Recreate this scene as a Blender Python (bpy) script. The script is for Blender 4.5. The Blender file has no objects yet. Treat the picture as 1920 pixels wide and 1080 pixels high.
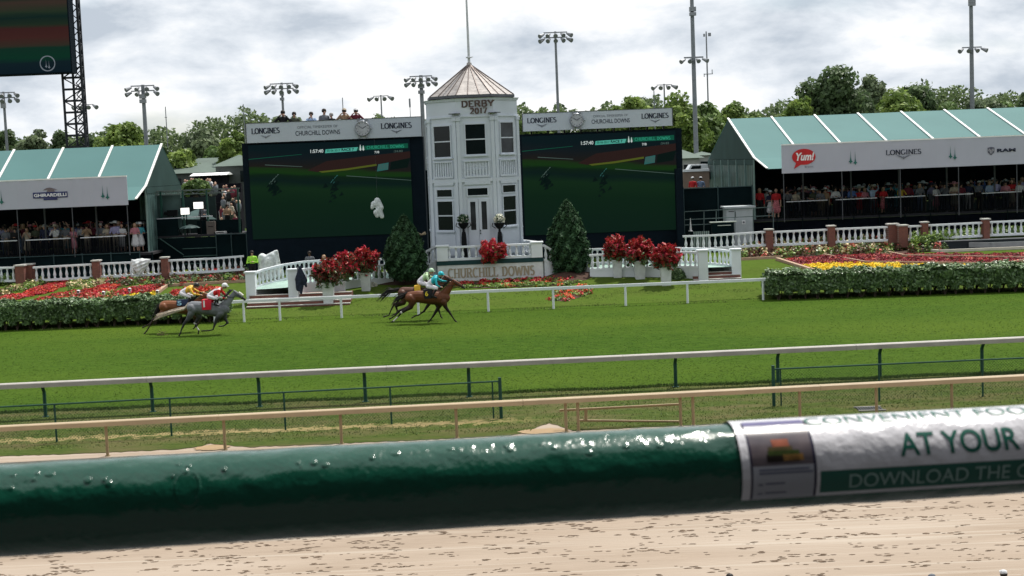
import bpy, math, random
import numpy as np
from mathutils import Vector, Matrix
random.seed(7); RNG = np.random.default_rng(7)
scene = bpy.context.scene
COL = scene.collection

# ---------------------------------------------------------------- camera
F = 2700.0; H = 6.7
PITCH = math.atan(234.0 / F); ROLL = math.radians(2.29)
Fw = Vector((0, math.cos(PITCH), -math.sin(PITCH)))
U0 = Vector((0, math.sin(PITCH), math.cos(PITCH))); R0 = Vector((1, 0, 0))
RC = R0 * math.cos(ROLL) - U0 * math.sin(ROLL)
UC = R0 * math.sin(ROLL) + U0 * math.cos(ROLL)
CP = Vector((0, 0, H))
cd = bpy.data.cameras.new('camera'); cam = bpy.data.objects.new('camera', cd); COL.objects.link(cam)
m = Matrix((RC, UC, -Fw)).transposed().to_4x4(); m.translation = CP
cam.matrix_world = m
cd.sensor_width = 36; cd.lens = 36 * F / 1920; cd.clip_start = 0.1; cd.clip_end = 6000
cd.dof.use_dof = True; cd.dof.focus_distance = 62; cd.dof.aperture_fstop = 11
scene.camera = cam

# ---------------------------------------------------------------- sky, sun, exposure
SUN = Vector((0.30, 0.36, 0.90)).normalized()
elev = math.asin(SUN.z); azim = math.atan2(SUN.x, SUN.y)
world = bpy.data.worlds.new("World"); scene.world = world; world.use_nodes = True
nt = world.node_tree; nt.nodes.clear()
def N(t, typ, **kw):
    n = t.nodes.new(typ)
    for k, v in kw.items():
        if k.startswith('i_'): n.inputs[k[2:].replace('_', ' ')].default_value = v
        else: setattr(n, k, v)
    return n
sky = N(nt, 'ShaderNodeTexSky', sky_type='NISHITA', sun_disc=False, sun_elevation=elev, sun_rotation=azim)
bgs = N(nt, 'ShaderNodeBackground', i_Strength=0.11)
nt.links.new(sky.outputs[0], bgs.inputs[0])
tc = N(nt, 'ShaderNodeTexCoord')
mp = N(nt, 'ShaderNodeMapping'); mp.inputs['Scale'].default_value = (1, 1, 2.3); mp.inputs['Location'].default_value = (0.35, 0.2, 0.63)
nt.links.new(tc.outputs['Generated'], mp.inputs[0])
n1 = N(nt, 'ShaderNodeTexNoise', i_Scale=8.5, i_Detail=8.0, i_Roughness=0.56, i_Distortion=0.15)
nt.links.new(mp.outputs[0], n1.inputs['Vector'])
cr = N(nt, 'ShaderNodeValToRGB')
cr.color_ramp.elements[0].position = 0.38; cr.color_ramp.elements[0].color = (0.50, 0.56, 0.635, 1)
cr.color_ramp.elements[1].position = 0.60; cr.color_ramp.elements[1].color = (1.0, 1.0, 1.0, 1)
e = cr.color_ramp.elements.new(0.49); e.color = (0.74, 0.785, 0.84, 1)
nt.links.new(n1.outputs[0], cr.inputs[0])
bgc = N(nt, 'ShaderNodeBackground', i_Strength=1.0); nt.links.new(cr.outputs[0], bgc.inputs[0])
mpb = N(nt, 'ShaderNodeMapping'); mpb.inputs['Scale'].default_value = (1, 1, 3.0)
nt.links.new(tc.outputs['Generated'], mpb.inputs[0])
n2 = N(nt, 'ShaderNodeTexNoise', i_Scale=5.0, i_Detail=4.0)
nt.links.new(mpb.outputs[0], n2.inputs['Vector'])
mr = N(nt, 'ShaderNodeMapRange'); mr.inputs[1].default_value = 0.30; mr.inputs[2].default_value = 0.42; mr.inputs[3].default_value = 0.55
nt.links.new(n2.outputs[0], mr.inputs[0])
mxs = N(nt, 'ShaderNodeMixShader'); nt.links.new(mr.outputs[0], mxs.inputs[0])
nt.links.new(bgs.outputs[0], mxs.inputs[1]); nt.links.new(bgc.outputs[0], mxs.inputs[2])
wo = N(nt, 'ShaderNodeOutputWorld'); nt.links.new(mxs.outputs[0], wo.inputs[0])

sl = bpy.data.lights.new('sun', 'SUN'); sl.energy = 4.5; sl.angle = math.radians(0.6); sl.color = (1, 0.955, 0.88)
so = bpy.data.objects.new('sun', sl); COL.objects.link(so)
so.rotation_euler = (-SUN).to_track_quat('-Z', 'Y').to_euler(); so.location = (0, 0, 60)
scene.view_settings.view_transform = 'Standard'; scene.view_settings.look = 'None'
scene.view_settings.exposure = 0.15; scene.view_settings.gamma = 1
scene.render.engine = 'CYCLES'

# ---------------------------------------------------------------- pixel helpers: where a measured point of the photo stands in the world
def ray(px, py):
    return (Fw * F + RC * (px - 960) + UC * (540 - py))
def W(px, py, D):
    r = ray(px, py); return CP + r * (D / r.y)
GZ = [(-100, 0), (66.2, 0), (69, .25), (72.7, .8), (75, 1.08), (79, 1.14), (90, 1.4), (9999, 1.4)]
def gz(y):
    for (a, za), (b, zb) in zip(GZ, GZ[1:]):
        if y <= b: return za + (zb - za) * (y - a) / (b - a)
    return 1.4
def G(px, py, z=0.0):
    r = ray(px, py); return CP + r * ((z - H) / r.z)
def TG(px, py):
    r = ray(px, py); y = 20.0
    while y < 400:
        p = CP + r * (y / r.y)
        if p.z <= gz(y): return Vector((p.x, y, gz(y)))
        y += 0.1
    return p
def mpp(D): return D / F

# ---------------------------------------------------------------- tagging
def tag(o, label=None, cat=None, group=None, kind=None):
    if label: o['label'] = label
    if cat: o['category'] = cat
    if group: o['group'] = group
    if kind: o['kind'] = kind
    return o
def thing(name, label, cat, loc=(0, 0, 0), rz=0, group=None):
    o = bpy.data.objects.new(name, None); COL.objects.link(o)
    o.location = loc; o.rotation_euler = (0, 0, rz); o.empty_display_size = 0.3
    return tag(o, label, cat, group)
def kids(o): return [c for c in bpy.data.objects if c.parent == o]
def dup(o, loc, rz=None, label=None, group=None, scale=None):
    def cp(s, par):
        c = s.copy(); COL.objects.link(c); c.parent = par
        for k in CH.get(s.as_pointer(), []):
            cp(k, c)
        return c
    c = cp(o, None); c.location = loc
    if rz is not None: c.rotation_euler = (0, 0, rz)
    if scale is not None: c.scale = scale
    if label: c['label'] = label
    if group: c['group'] = group
    return c
CH = {}; WORLDC = set()
def wthing(*a, **k):     # its parts are written in world coordinates
    o = thing(*a, **k); WORLDC.add(o.as_pointer()); return o
def setpar(c, p):
    if p is not None:
        c.parent = p
        if p.as_pointer() in WORLDC: c.matrix_parent_inverse = Matrix.Translation(-p.location)
        CH.setdefault(p.as_pointer(), []).append(c)

# ---------------------------------------------------------------- materials
MATS = {}
def mat(name, col, rough=0.6, spec=0.3, metal=0.0, var=0.12, vscale=3.0, bump=0.0, bscale=30.0, emis=None, estr=1.0, coat=0.0, objc=True, tint=False, transl=0.0, stretch=None, detail=4.0):
    if name in MATS: return MATS[name]
    m = bpy.data.materials.new(name); m.use_nodes = True; t = m.node_tree
    b = t.nodes['Principled BSDF']
    b.inputs['Roughness'].default_value = rough
    b.inputs['Specular IOR Level'].default_value = spec
    b.inputs['Metallic'].default_value = metal
    b.inputs['Coat Weight'].default_value = coat
    tcn = N(t, 'ShaderNodeTexCoord'); vec = tcn.outputs['Object']
    if stretch:
        mpn = N(t, 'ShaderNodeMapping'); mpn.inputs['Scale'].default_value = stretch
        t.links.new(vec, mpn.inputs[0]); vec = mpn.outputs[0]
    ns = N(t, 'ShaderNodeTexNoise', i_Scale=vscale, i_Detail=detail); t.links.new(vec, ns.inputs['Vector'])
    r = N(t, 'ShaderNodeValToRGB')
    c = Vector(col)
    lo = c * (1 - var); hi = c * (1 + var)
    r.color_ramp.elements[0].position = 0.3; r.color_ramp.elements[1].position = 0.7
    r.color_ramp.elements[0].color = (*lo, 1); r.color_ramp.elements[1].color = (*hi, 1)
    t.links.new(ns.outputs[0], r.inputs[0]); out = r.outputs[0]
    if tint:
        at = N(t, 'ShaderNodeAttribute', attribute_name='tint')
        hs = N(t, 'ShaderNodeHueSaturation')
        mr_ = N(t, 'ShaderNodeMapRange'); mr_.inputs[3].default_value = 0.5; mr_.inputs[4].default_value = 1.6
        mh_ = N(t, 'ShaderNodeMapRange'); mh_.inputs[3].default_value = 0.52; mh_.inputs[4].default_value = 0.485
        t.links.new(at.outputs['Fac'], mr_.inputs[0]); t.links.new(mr_.outputs[0], hs.inputs['Value'])
        t.links.new(at.outputs['Fac'], mh_.inputs[0]); t.links.new(mh_.outputs[0], hs.inputs['Hue'])
        t.links.new(out, hs.inputs['Color']); out = hs.outputs[0]
    t.links.new(out, b.inputs['Base Color'])
    if bump:
        nb = N(t, 'ShaderNodeTexNoise', i_Scale=bscale, i_Detail=5.0); t.links.new(vec, nb.inputs['Vector'])
        bm_ = N(t, 'ShaderNodeBump', i_Strength=bump, i_Distance=0.02); t.links.new(nb.outputs[0], bm_.inputs['Height'])
        t.links.new(bm_.outputs[0], b.inputs['Normal'])
    if emis:
        b.inputs['Emission Color'].default_value = (*emis, 1); b.inputs['Emission Strength'].default_value = estr
    if transl:
        tr = N(t, 'ShaderNodeBsdfTranslucent'); t.links.new(out, tr.inputs[0])
        mx = N(t, 'ShaderNodeMixShader', i_Fac=transl)
        t.links.new(b.outputs[0], mx.inputs[1]); t.links.new(tr.outputs[0], mx.inputs[2])
        t.links.new(mx.outputs[0], t.nodes['Material Output'].inputs[0])
    MATS[name] = m; return m

white = mat('white_paint', (.70, .735, .77), .55, spec=.15, var=.05, vscale=1.5)
twhite = mat('tower_white_paint', (.52, .565, .625), .6, spec=.12, var=.05, vscale=.9, bump=.1, bscale=12)
offwhite = mat('stone_white', (.60, .62, .62), .7, spec=.1, var=.1, vscale=4, bump=.15)
boardw = mat('board_vinyl', (.45, .495, .55), .7, spec=.08, var=.03, vscale=.5)
bannerw = mat('banner_fabric', (.43, .44, .51), .8, spec=.08, var=.03, vscale=.6)
black = mat('black_paint', (.006, .007, .008), .6, spec=.1)
dkgrey = mat('dark_grey_metal', (.06, .065, .07), .5)
grey = mat('galvanised_steel', (.20, .215, .23), .5, metal=.3)
lamp_grey = mat('lamp_housing', (.24, .25, .265), .45, metal=.3)
ink = mat('navy_lettering', (.015, .02, .04), .5)
ink2 = mat('grey_lettering', (.13, .14, .17), .5)
spire_green = mat('logo_green', (.02, .13, .11), .5)
copper = mat('copper_roof', (.34, .315, .30), .55, metal=.15, var=.25, vscale=2.5, bump=.4, bscale=8, stretch=(1, 1, 4))
darkglass = mat('window_glass', (.006, .010, .011), .12, spec=.2, var=.3, vscale=.8)
brick = None
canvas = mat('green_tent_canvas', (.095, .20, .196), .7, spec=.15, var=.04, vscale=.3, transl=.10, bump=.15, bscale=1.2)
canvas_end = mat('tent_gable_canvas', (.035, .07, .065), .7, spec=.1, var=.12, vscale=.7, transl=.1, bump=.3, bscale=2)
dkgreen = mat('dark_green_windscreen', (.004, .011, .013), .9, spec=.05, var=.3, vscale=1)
postgreen = mat('green_post_paint', (.012, .06, .045), .4, var=.2)
tanpaint = mat('tan_rail_paint', (.31, .235, .135), .5, spec=.15, var=.1, vscale=2)
tanrail = mat('tan_rail_beam', (.41, .315, .195), .4, spec=.4, var=.08, vscale=2)
greyrail = mat('white_rail_beam', (.38, .36, .33), .5, var=.12, vscale=2)
stone = mat('stone_cap', (.45, .44, .41), .7)
mulch = mat('mulch', (.06, .032, .022), .95, var=.4, vscale=12, bump=.8, bscale=25)
bark = mat('bark', (.06, .045, .032), .95, var=.3, vscale=9)
tanborder = mat('timber_border', (.40, .27, .19), .8)
steelblack = mat('truss_black', (.012, .015, .02), .5)
concrete = mat('concrete', (.34, .33, .31), .85, var=.12, bump=.2)

def leafmat(name, c, tr=.35): return mat(name, c, .55, spec=.25, var=.28, vscale=.9, tint=True, transl=tr)
leaf_far = [leafmat('leaf_mid_green', (.14, .215, .065)), leafmat('leaf_yellow_green', (.175, .25, .06)), leafmat('leaf_dark_green', (.095, .145, .062)), leafmat('leaf_grey_green', (.15, .195, .105))]  # lightened, with some distance haze put into the leaf colours
leaf_hedge = mat('leaf_hedge', (.10, .165, .065), .42, spec=.4, var=.25, vscale=.9, tint=True, transl=.08)
leaf_ever = mat('leaf_evergreen', (.034, .080, .034), .6, spec=.15, var=.3, vscale=2, tint=True, transl=.1)
leaf_red = mat('leaf_red', (.40, .025, .03), .5, var=.35, vscale=3, tint=True, transl=.2)
leaf_bronze = mat('leaf_bronze', (.12, .06, .035), .5, var=.35, vscale=3, tint=True, transl=.2)
fl_red = mat('flower_red', (.42, .028, .026), .6, var=.25, vscale=2, tint=True, transl=.15)
fl_orange = mat('flower_orange', (.62, .10, .03), .6, var=.25, vscale=2, tint=True, transl=.15)
fl_yellow = mat('flower_yellow', (.80, .60, .03), .6, var=.15, vscale=2, tint=True, transl=.15)
fl_pale = mat('flower_pale', (.60, .50, .28), .6, var=.3, vscale=2, tint=True, transl=.15)
fl_white = mat('flower_white', (.7, .7, .6), .6, var=.15, vscale=2, tint=True, transl=.15)
lf_lime = mat('leaf_lime', (.16, .25, .05), .5, var=.3, vscale=2, tint=True, transl=.2)
fl_pink = mat('flower_salmon', (.55, .14, .10), .6, var=.25, vscale=2, tint=True, transl=.15)

def brickmat():
    m = bpy.data.materials.new('brick'); m.use_nodes = True; t = m.node_tree; b = t.nodes['Principled BSDF']
    tcn = N(t, 'ShaderNodeTexCoord'); mpn = N(t, 'ShaderNodeMapping'); mpn.inputs['Rotation'].default_value = (math.radians(90), 0, 0)
    t.links.new(tcn.outputs['Object'], mpn.inputs[0])
    br = N(t, 'ShaderNodeTexBrick'); br.inputs['Color1'].default_value = (.20, .065, .045, 1); br.inputs['Color2'].default_value = (.14, .045, .035, 1)
    br.inputs['Mortar'].default_value = (.22, .16, .13, 1); br.inputs['Scale'].default_value = 4.5; br.inputs['Mortar Size'].default_value = .012
    t.links.new(mpn.outputs[0], br.inputs['Vector']); t.links.new(br.outputs[0], b.inputs['Base Color']); b.inputs['Roughness'].default_value = .85
    return m
brick = brickmat()

# ---------------------------------------------------------------- mesh builder
class MB:
    def __init__(s): s.v = []; s.f = []; s.mi = []
    def add(s, vs, fs, mi=0):
        o = len(s.v); s.v += [tuple(v) for v in vs]
        for f in fs: s.f.append(tuple(i + o for i in f)); s.mi.append(mi)
        return s
    def box(s, x0, x1, y0, y1, z0, z1, mi=0, M=None):
        vs = [Vector((x, y, z)) for z in (z0, z1) for y in (y0, y1) for x in (x0, x1)]
        if M is not None: vs = [M @ v for v in vs]
        return s.add(vs, [(0, 2, 3, 1), (4, 5, 7, 6), (0, 1, 5, 4), (1, 3, 7, 5), (3, 2, 6, 7), (2, 0, 4, 6)], mi)
    def bar(s, a, b, w, h, mi=0):   # box beam from a to b; w lateral, h vertical
        a = Vector(a); b = Vector(b); d = (b - a)
        L = d.length
        if L < 1e-6: return s
        q = d.to_track_quat('X', 'Z').to_matrix().to_4x4(); q.translation = a
        return s.box(0, L, -w / 2, w / 2, -h / 2, h / 2, mi, q)
    def cyl(s, a, b, r0, r1=None, n=8, mi=0, caps=True):
        a = Vector(a); b = Vector(b); r1 = r0 if r1 is None else r1
        q = (b - a).to_track_quat('Z', 'Y').to_matrix()
        vs = []
        for p, r in ((a, r0), (b, r1)):
            for i in range(n):
                t = 2 * math.pi * i / n; vs.append(p + q @ Vector((r * math.cos(t), r * math.sin(t), 0)))
        fs = [(i, (i + 1) % n, n + (i + 1) % n, n + i) for i in range(n)]
        if caps: fs += [tuple(reversed(range(n))), tuple(range(n, 2 * n))]
        return s.add(vs, fs, mi)
    def lathe(s, prof, c=(0, 0, 0), n=12, mi=0, sy=1.0):
        c = Vector(c); vs = []
        for r, z in prof:
            for i in range(n):
                t = 2 * math.pi * i / n; vs.append(c + Vector((r * math.cos(t), sy * r * math.sin(t), z)))
        fs = []
        for k in range(len(prof) - 1):
            for i in range(n): fs.append((k * n + i, k * n + (i + 1) % n, (k + 1) * n + (i + 1) % n, (k + 1) * n + i))
        fs += [tuple(reversed(range(n))), tuple(range((len(prof) - 1) * n, len(prof) * n))]
        return s.add(vs, fs, mi)
    def prism(s, poly, y0, y1, mi=0):   # poly in (x,z)
        n = len(poly)
        vs = [(x, y0, z) for x, z in poly] + [(x, y1, z) for x, z in poly]
        fs = [tuple(range(n)), tuple(reversed(range(n, 2 * n)))] + [(i, i + n, (i + 1) % n + n, (i + 1) % n) for i in range(n)]
        return s.add(vs, fs, mi)
    def sheet(s, pts, mi=0): return s.add(pts, [tuple(range(len(pts)))], mi)
    def build(s, name, mats, parent=None, smooth=False, loc=None):
        me = bpy.data.meshes.new(name); me.from_pydata(s.v, [], s.f)
        if not isinstance(mats, (list, tuple)): mats = [mats]
        for m_ in mats: me.materials.append(m_)
        me.polygons.foreach_set('material_index', s.mi)
        if smooth: me.polygons.foreach_set('use_smooth', [True] * len(s.f))
        me.update()
        o = bpy.data.objects.new(name, me); COL.objects.link(o)
        if loc is not None: o.location = loc
        setpar(o, parent)
        return o

def quads(name, V, mats, parent=None, tint=None, mi=None):
    """V: (n,k,3) numpy array of k-corner faces"""
    n, k = V.shape[0], V.shape[1]
    me = bpy.data.meshes.new(name)
    me.vertices.add(n * k); me.vertices.foreach_set('co', V.reshape(-1).astype(np.float32))
    me.loops.add(n * k); me.loops.foreach_set('vertex_index', np.arange(n * k, dtype=np.int32))
    me.polygons.add(n); me.polygons.foreach_set('loop_start', np.arange(0, n * k, k, dtype=np.int32))
    try: me.polygons.foreach_set('loop_total', np.full(n, k, dtype=np.int32))
    except Exception: pass
    if not isinstance(mats, (list, tuple)): mats = [mats]
    for m_ in mats: me.materials.append(m_)
    if mi is not None: me.polygons.foreach_set('material_index', np.asarray(mi, dtype=np.int32))
    a = me.attributes.new('tint', 'FLOAT', 'FACE')
    a.data.foreach_set('value', (RNG.random(n) if tint is None else tint).astype(np.float32))
    me.update(calc_edges=True)
    o = bpy.data.objects.new(name, me); COL.objects.link(o); setpar(o, parent)
    return o
def leafquads(C, size, up=0.0, asp=1.8, out=None):
    n = len(C)
    nrm = RNG.normal(size=(n, 3))
    if out is not None: nrm = nrm * .7 + out
    nrm[:, 2] += up
    nrm /= np.linalg.norm(nrm, axis=1)[:, None] + 1e-9
    t = RNG.normal(size=(n, 3)); t -= nrm * (t * nrm).sum(1)[:, None]; t /= np.linalg.norm(t, axis=1)[:, None] + 1e-9
    b = np.cross(nrm, t)
    s = size * (0.6 + 0.8 * RNG.random(n))[:, None]
    return np.stack([C - t * s * asp / 2, C + b * s / 2 + nrm * s * .12, C + t * s * asp / 2, C - b * s / 2 + nrm * s * .12], axis=1)
def ball(n):
    d = RNG.normal(size=(n, 3)); d /= np.linalg.norm(d, axis=1)[:, None]; return d

# ---------------------------------------------------------------- bodies: tapered capsules fused by a voxel remesh into one continuous skin
def body(name, caps, voxel, mats, parent=None, smooth_it=3, extra=None):
    mb = MB()
    for c in caps:
        p0, p1, r0, r1 = Vector(c[0]), Vector(c[1]), c[2], c[3]
        d = p1 - p0; L = d.length
        q = (d if L > 1e-5 else Vector((0, 0, 1))).to_track_quat('Z', 'Y').to_matrix()
        rings = []
        for k in range(5): a = -math.pi / 2 + k * math.pi / 8 ; rings.append((r0 * math.cos(a), r0 * math.sin(a)))
        for k in range(5): a = k * math.pi / 8; rings.append((r1 * math.cos(a), L + r1 * math.sin(a)))
        rings[0] = (r0 * .12, -r0); rings[-1] = (r1 * .12, L + r1)
        sq = c[5] if len(c) > 5 else None
        vs = []; n = 12
        for r, z in rings:
            for i in range(n):
                t = 2 * math.pi * i / n; v = q @ Vector((r * math.cos(t), r * math.sin(t), z))
                if sq:
                    base = d * min(max(z / L, 0), 1) if L > 1e-5 else Vector()
                    o_ = v - base; v = base + Vector((o_.x * sq[0], o_.y * sq[1], o_.z * sq[2]))
                vs.append(p0 + v)
        fs = []
        for k in range(len(rings) - 1):
            for i in range(n): fs.append((k * n + i, k * n + (i + 1) % n, (k + 1) * n + (i + 1) % n, (k + 1) * n + i))
        fs += [tuple(reversed(range(n))), tuple(range((len(rings) - 1) * n, len(rings) * n))]
        mb.add(vs, fs)
    tmp = mb.build('tmp', mats[0])
    r = tmp.modifiers.new('r', 'REMESH'); r.mode = 'VOXEL'; r.voxel_size = voxel
    s_ = tmp.modifiers.new('s', 'SMOOTH'); s_.factor = .5; s_.iterations = smooth_it
    dg = bpy.context.evaluated_depsgraph_get()
    me = bpy.data.meshes.new_from_object(tmp.evaluated_get(dg)); me.name = name
    bpy.data.objects.remove(tmp)
    n = len(me.polygons); C = np.zeros(n * 3); me.polygons.foreach_get('center', C); C = C.reshape(-1, 3)
    best = np.full(n, 1e9); mi = np.zeros(n, dtype=np.int32)
    for c in caps:
        p0 = np.array(c[0], float); p1 = np.array(c[1], float); d = p1 - p0; L2 = max((d * d).sum(), 1e-9)
        t = np.clip(((C - p0) @ d) / L2, 0, 1); rr = c[2] + (c[3] - c[2]) * t
        dist = np.linalg.norm(C - (p0 + t[:, None] * d), axis=1) - rr
        w = dist < best; best[w] = dist[w]; mi[w] = c[4]
    if extra is not None: mi = extra(C, mi)
    me.materials.clear()
    for m_ in mats: me.materials.append(m_)
    me.polygons.foreach_set('material_index', mi.astype(np.int32)); me.polygons.foreach_set('use_smooth', [True] * n); me.update()
    o = bpy.data.objects.new(name, me); COL.objects.link(o); setpar(o, parent)
    return o

# ---------------------------------------------------------------- lettering
def arc(cx, cy, rx, ry, a0, a1, n=9):
    return [(cx + rx * math.cos(math.radians(a0 + (a1 - a0) * i / n)), cy + ry * math.sin(math.radians(a0 + (a1 - a0) * i / n))) for i in range(n + 1)]
GL = {
 'A': (.8, [[(.02, 0), (.4, 1)], [(.4, 1), (.78, 0)], [(.17, .36), (.63, .36)]], [(.02, 0), (.78, 0)]),
 'B': (.68, [[(.12, 0), (.12, 1)], [(.12, .98), (.36, .98)] + arc(.36, .75, .22, .23, 90, -90), [(.12, .5), (.38, .5)] + arc(.38, .26, .25, .25, 90, -90) + [(.12, .01)]], [(.12, 0), (.12, 1)]),
 'C': (.74, [arc(.4, .5, .34, .49, 48, 312, 14)], []),
 'D': (.76, [[(.12, 0), (.12, 1)], [(.12, .98), (.3, .98)] + arc(.3, .5, .38, .48, 90, -90, 12) + [(.12, .02)]], [(.12, 0), (.12, 1)]),
 'E': (.62, [[(.12, 0), (.12, 1)], [(.12, .98), (.56, .98), (.56, .86)], [(.12, .5), (.46, .5)], [(.12, .02), (.58, .02), (.58, .15)]], [(.12, 0), (.12, 1)]),
 'F': (.58, [[(.12, 0), (.12, 1)], [(.12, .98), (.55, .98), (.55, .86)], [(.12, .5), (.44, .5)]], [(.12, 0), (.12, 1)]),
 'G': (.78, [arc(.4, .5, .34, .49, 48, 330, 14), [(.7, .4), (.7, .1)]], [(.7, .4)]),
 'H': (.8, [[(.12, 0), (.12, 1)], [(.68, 0), (.68, 1)], [(.12, .5), (.68, .5)]], [(.12, 0), (.12, 1), (.68, 0), (.68, 1)]),
 'I': (.34, [[(.17, 0), (.17, 1)]], [(.17, 0), (.17, 1)]),
 'K': (.74, [[(.12, 0), (.12, 1)], [(.66, 1), (.14, .42)], [(.28, .58), (.7, 0)]], [(.12, 0), (.12, 1), (.66, 1), (.7, 0)]),
 'L': (.62, [[(.12, 0), (.12, 1)], [(.12, .02), (.58, .02), (.58, .2)]], [(.12, 0), (.12, 1)]),
 'M': (.94, [[(.12, 0), (.12, 1)], [(.12, 1), (.47, .1)], [(.47, .1), (.82, 1)], [(.82, 1), (.82, 0)]], [(.12, 0), (.82, 0), (.12, 1), (.82, 1)]),
 'N': (.82, [[(.12, 0), (.12, 1)], [(.12, 1), (.7, 0)], [(.7, 0), (.7, 1)]], [(.12, 0), (.12, 1), (.7, 1)]),
 'O': (.84, [arc(.42, .5, .36, .49, 0, 360, 18)], []),
 'P': (.66, [[(.12, 0), (.12, 1)], [(.12, .98), (.36, .98)] + arc(.36, .73, .24, .25, 90, -90) + [(.12, .48)]], [(.12, 0), (.12, 1)]),
 'R': (.74, [[(.12, 0), (.12, 1)], [(.12, .98), (.36, .98)] + arc(.36, .74, .24, .24, 90, -90) + [(.12, .5)], [(.38, .5), (.68, 0)]], [(.12, 0), (.12, 1), (.68, 0)]),
 'S': (.6, [arc(.3, .74, .21, .24, 35, 270, 9) + arc(.3, .26, .23, .25, 90, -150, 10)], []),
 'T': (.72, [[(.36, 0), (.36, 1)], [(.06, .86), (.06, .98), (.66, .98), (.66, .86)]], [(.36, 0)]),
 'U': (.8, [[(.12, 1), (.12, .35)] + arc(.4, .35, .28, .34, 180, 360, 9) + [(.68, 1)]], [(.12, 1), (.68, 1)]),
 'W': (1.1, [[(.05, 1), (.3, 0)], [(.3, 0), (.55, .9)], [(.55, .9), (.8, 0)], [(.8, 0), (1.05, 1)]], [(.05, 1), (1.05, 1)]),
 'Y': (.76, [[(.04, 1), (.38, .48)], [(.72, 1), (.38, .48)], [(.38, .48), (.38, 0)]], [(.04, 1), (.72, 1), (.38, 0)]),
 '0': (.6, [arc(.3, .5, .22, .49, 0, 360, 16)], []), '1': (.4, [[(.08, .82), (.22, 1), (.22, 0)]], [(.22, 0)]),
 '2': (.6, [arc(.3, .72, .21, .27, 165, -30, 9) + [(.08, .03), (.56, .03)]], []), '7': (.58, [[(.08, .86), (.08, .97), (.52, .97), (.22, 0)]], []),
 ' ': (.4, [], []),
}
def ribbon(mb, pts, wx, wz, y, mi=0):
    """pts in x,z; stroke width depends on direction: wx thickness of upright strokes, wz of level ones"""
    n = len(pts); L = []; R = []
    closed = (abs(pts[0][0] - pts[-1][0]) + abs(pts[0][1] - pts[-1][1])) < 1e-4 and n > 3
    for i in range(n):
        a = pts[i - 1] if i > 0 else (pts[-2] if closed else pts[i]); b = pts[i + 1] if i < n - 1 else (pts[1] if closed else pts[i])
        dx, dz = b[0] - a[0], b[1] - a[1]; l = math.hypot(dx, dz) or 1; dx /= l; dz /= l
        w = .5 * (wx * abs(dz) + wz * abs(dx))
        L.append((pts[i][0] - dz * w, y, pts[i][1] + dx * w)); R.append((pts[i][0] + dz * w, y, pts[i][1] - dx * w))
    mb.add(L + R, [(i + n, i + 1 + n, i + 1, i) for i in range(n - 1)], mi)
def serif(text, x0, x1, z0, z1, y, thick=.15, thin=.07, gap=.10, serifs=True):
    mb = MB(); tot = sum(GL[c][0] for c in text) + gap * (len(text) - 1)
    sx = (x1 - x0) / tot; sz = z1 - z0; cx = x0; k = 0
    for c in text:
        w, st, ends = GL[c]
        for s in st:
            ribbon(mb, [(cx + px * sx, z0 + pz * sz) for px, pz in s], thick * sz, thin * sz, y - .0016 * (k % 4)); k += 1
        if serifs:
            for (ex, ez) in ends:
                zz = z0 + ez * sz + (thin * sz / 2 if ez == 0 else -thin * sz / 2)
                ribbon(mb, [(cx + (ex) * sx - .15 * sz, zz), (cx + ex * sx + .15 * sz, zz)], thin * sz, thin * sz, y - .0016 * 4)
        cx += (w + gap) * sx
    return mb
def fontverts(text, bold=0.0):
    cu = bpy.data.curves.new('t', 'FONT'); cu.body = text; cu.size = 1; cu.offset = bold
    o = bpy.data.objects.new('t', cu); COL.objects.link(o)
    dg = bpy.context.evaluated_depsgraph_get(); dg.update()
    me = bpy.data.meshes.new_from_object(o.evaluated_get(dg))
    v = [tuple(p.co) for p in me.vertices]; f = [tuple(p.vertices) for p in me.polygons]
    bpy.data.objects.remove(o); bpy.data.meshes.remove(me)
    return v, f
def sans(text, x0, x1, z0, z1, y, bold=0.0, slant=0.0):
    v, f = fontverts(text, bold)
    a = min(p[0] for p in v); b = max(p[0] for p in v); c = min(p[1] for p in v); d = max(p[1] for p in v)
    mb = MB()
    vs = [(x0 + (p[0] - a) / (b - a) * (x1 - x0) + slant * (p[1] - c), y, z0 + (p[1] - c) / (d - c) * (z1 - z0)) for p in v]
    return mb.add(vs, f)
def spires(xc, zc, h, y, parent, m=None):
    for k, (dx, dz) in enumerate(((-.17, .05), (.17, -.05))):
        cx = xc + dx * h; b = zc - .5 * h + dz * h
        poly = [(cx - .02 * h, b + .45 * h), (cx, b + h), (cx + .02 * h, b + .45 * h), (cx + .06 * h, b + .22 * h), (cx + .16 * h, b + .13 * h), (cx + .05 * h, b + .07 * h), (cx, b - .04 * h), (cx - .05 * h, b + .07 * h), (cx - .16 * h, b + .13 * h), (cx - .06 * h, b + .22 * h)]
        MB().prism(poly, y - .006, y, 0).build('spire_emblem', m or spire_green, parent)
def wings(xc, zc, w, y, parent, m):
    mb = MB()
    for s in (-1, 1):
        ribbon(mb, [(xc + s * .04 * w, zc - .06 * w), (xc + s * .25 * w, zc + .05 * w), (xc + s * .5 * w, zc + .10 * w)], .03 * w, .03 * w, y)
        ribbon(mb, [(xc + s * .04 * w, zc - .12 * w), (xc + s * .22 * w, zc - .02 * w), (xc + s * .38 * w, zc + .04 * w)], .03 * w, .03 * w, y - .002)
    ribbon(mb, [(xc, zc - .2 * w), (xc, zc + .02 * w)], .07 * w, .05 * w, y - .004)
    mb.build('winged_emblem', m, parent)
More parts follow.
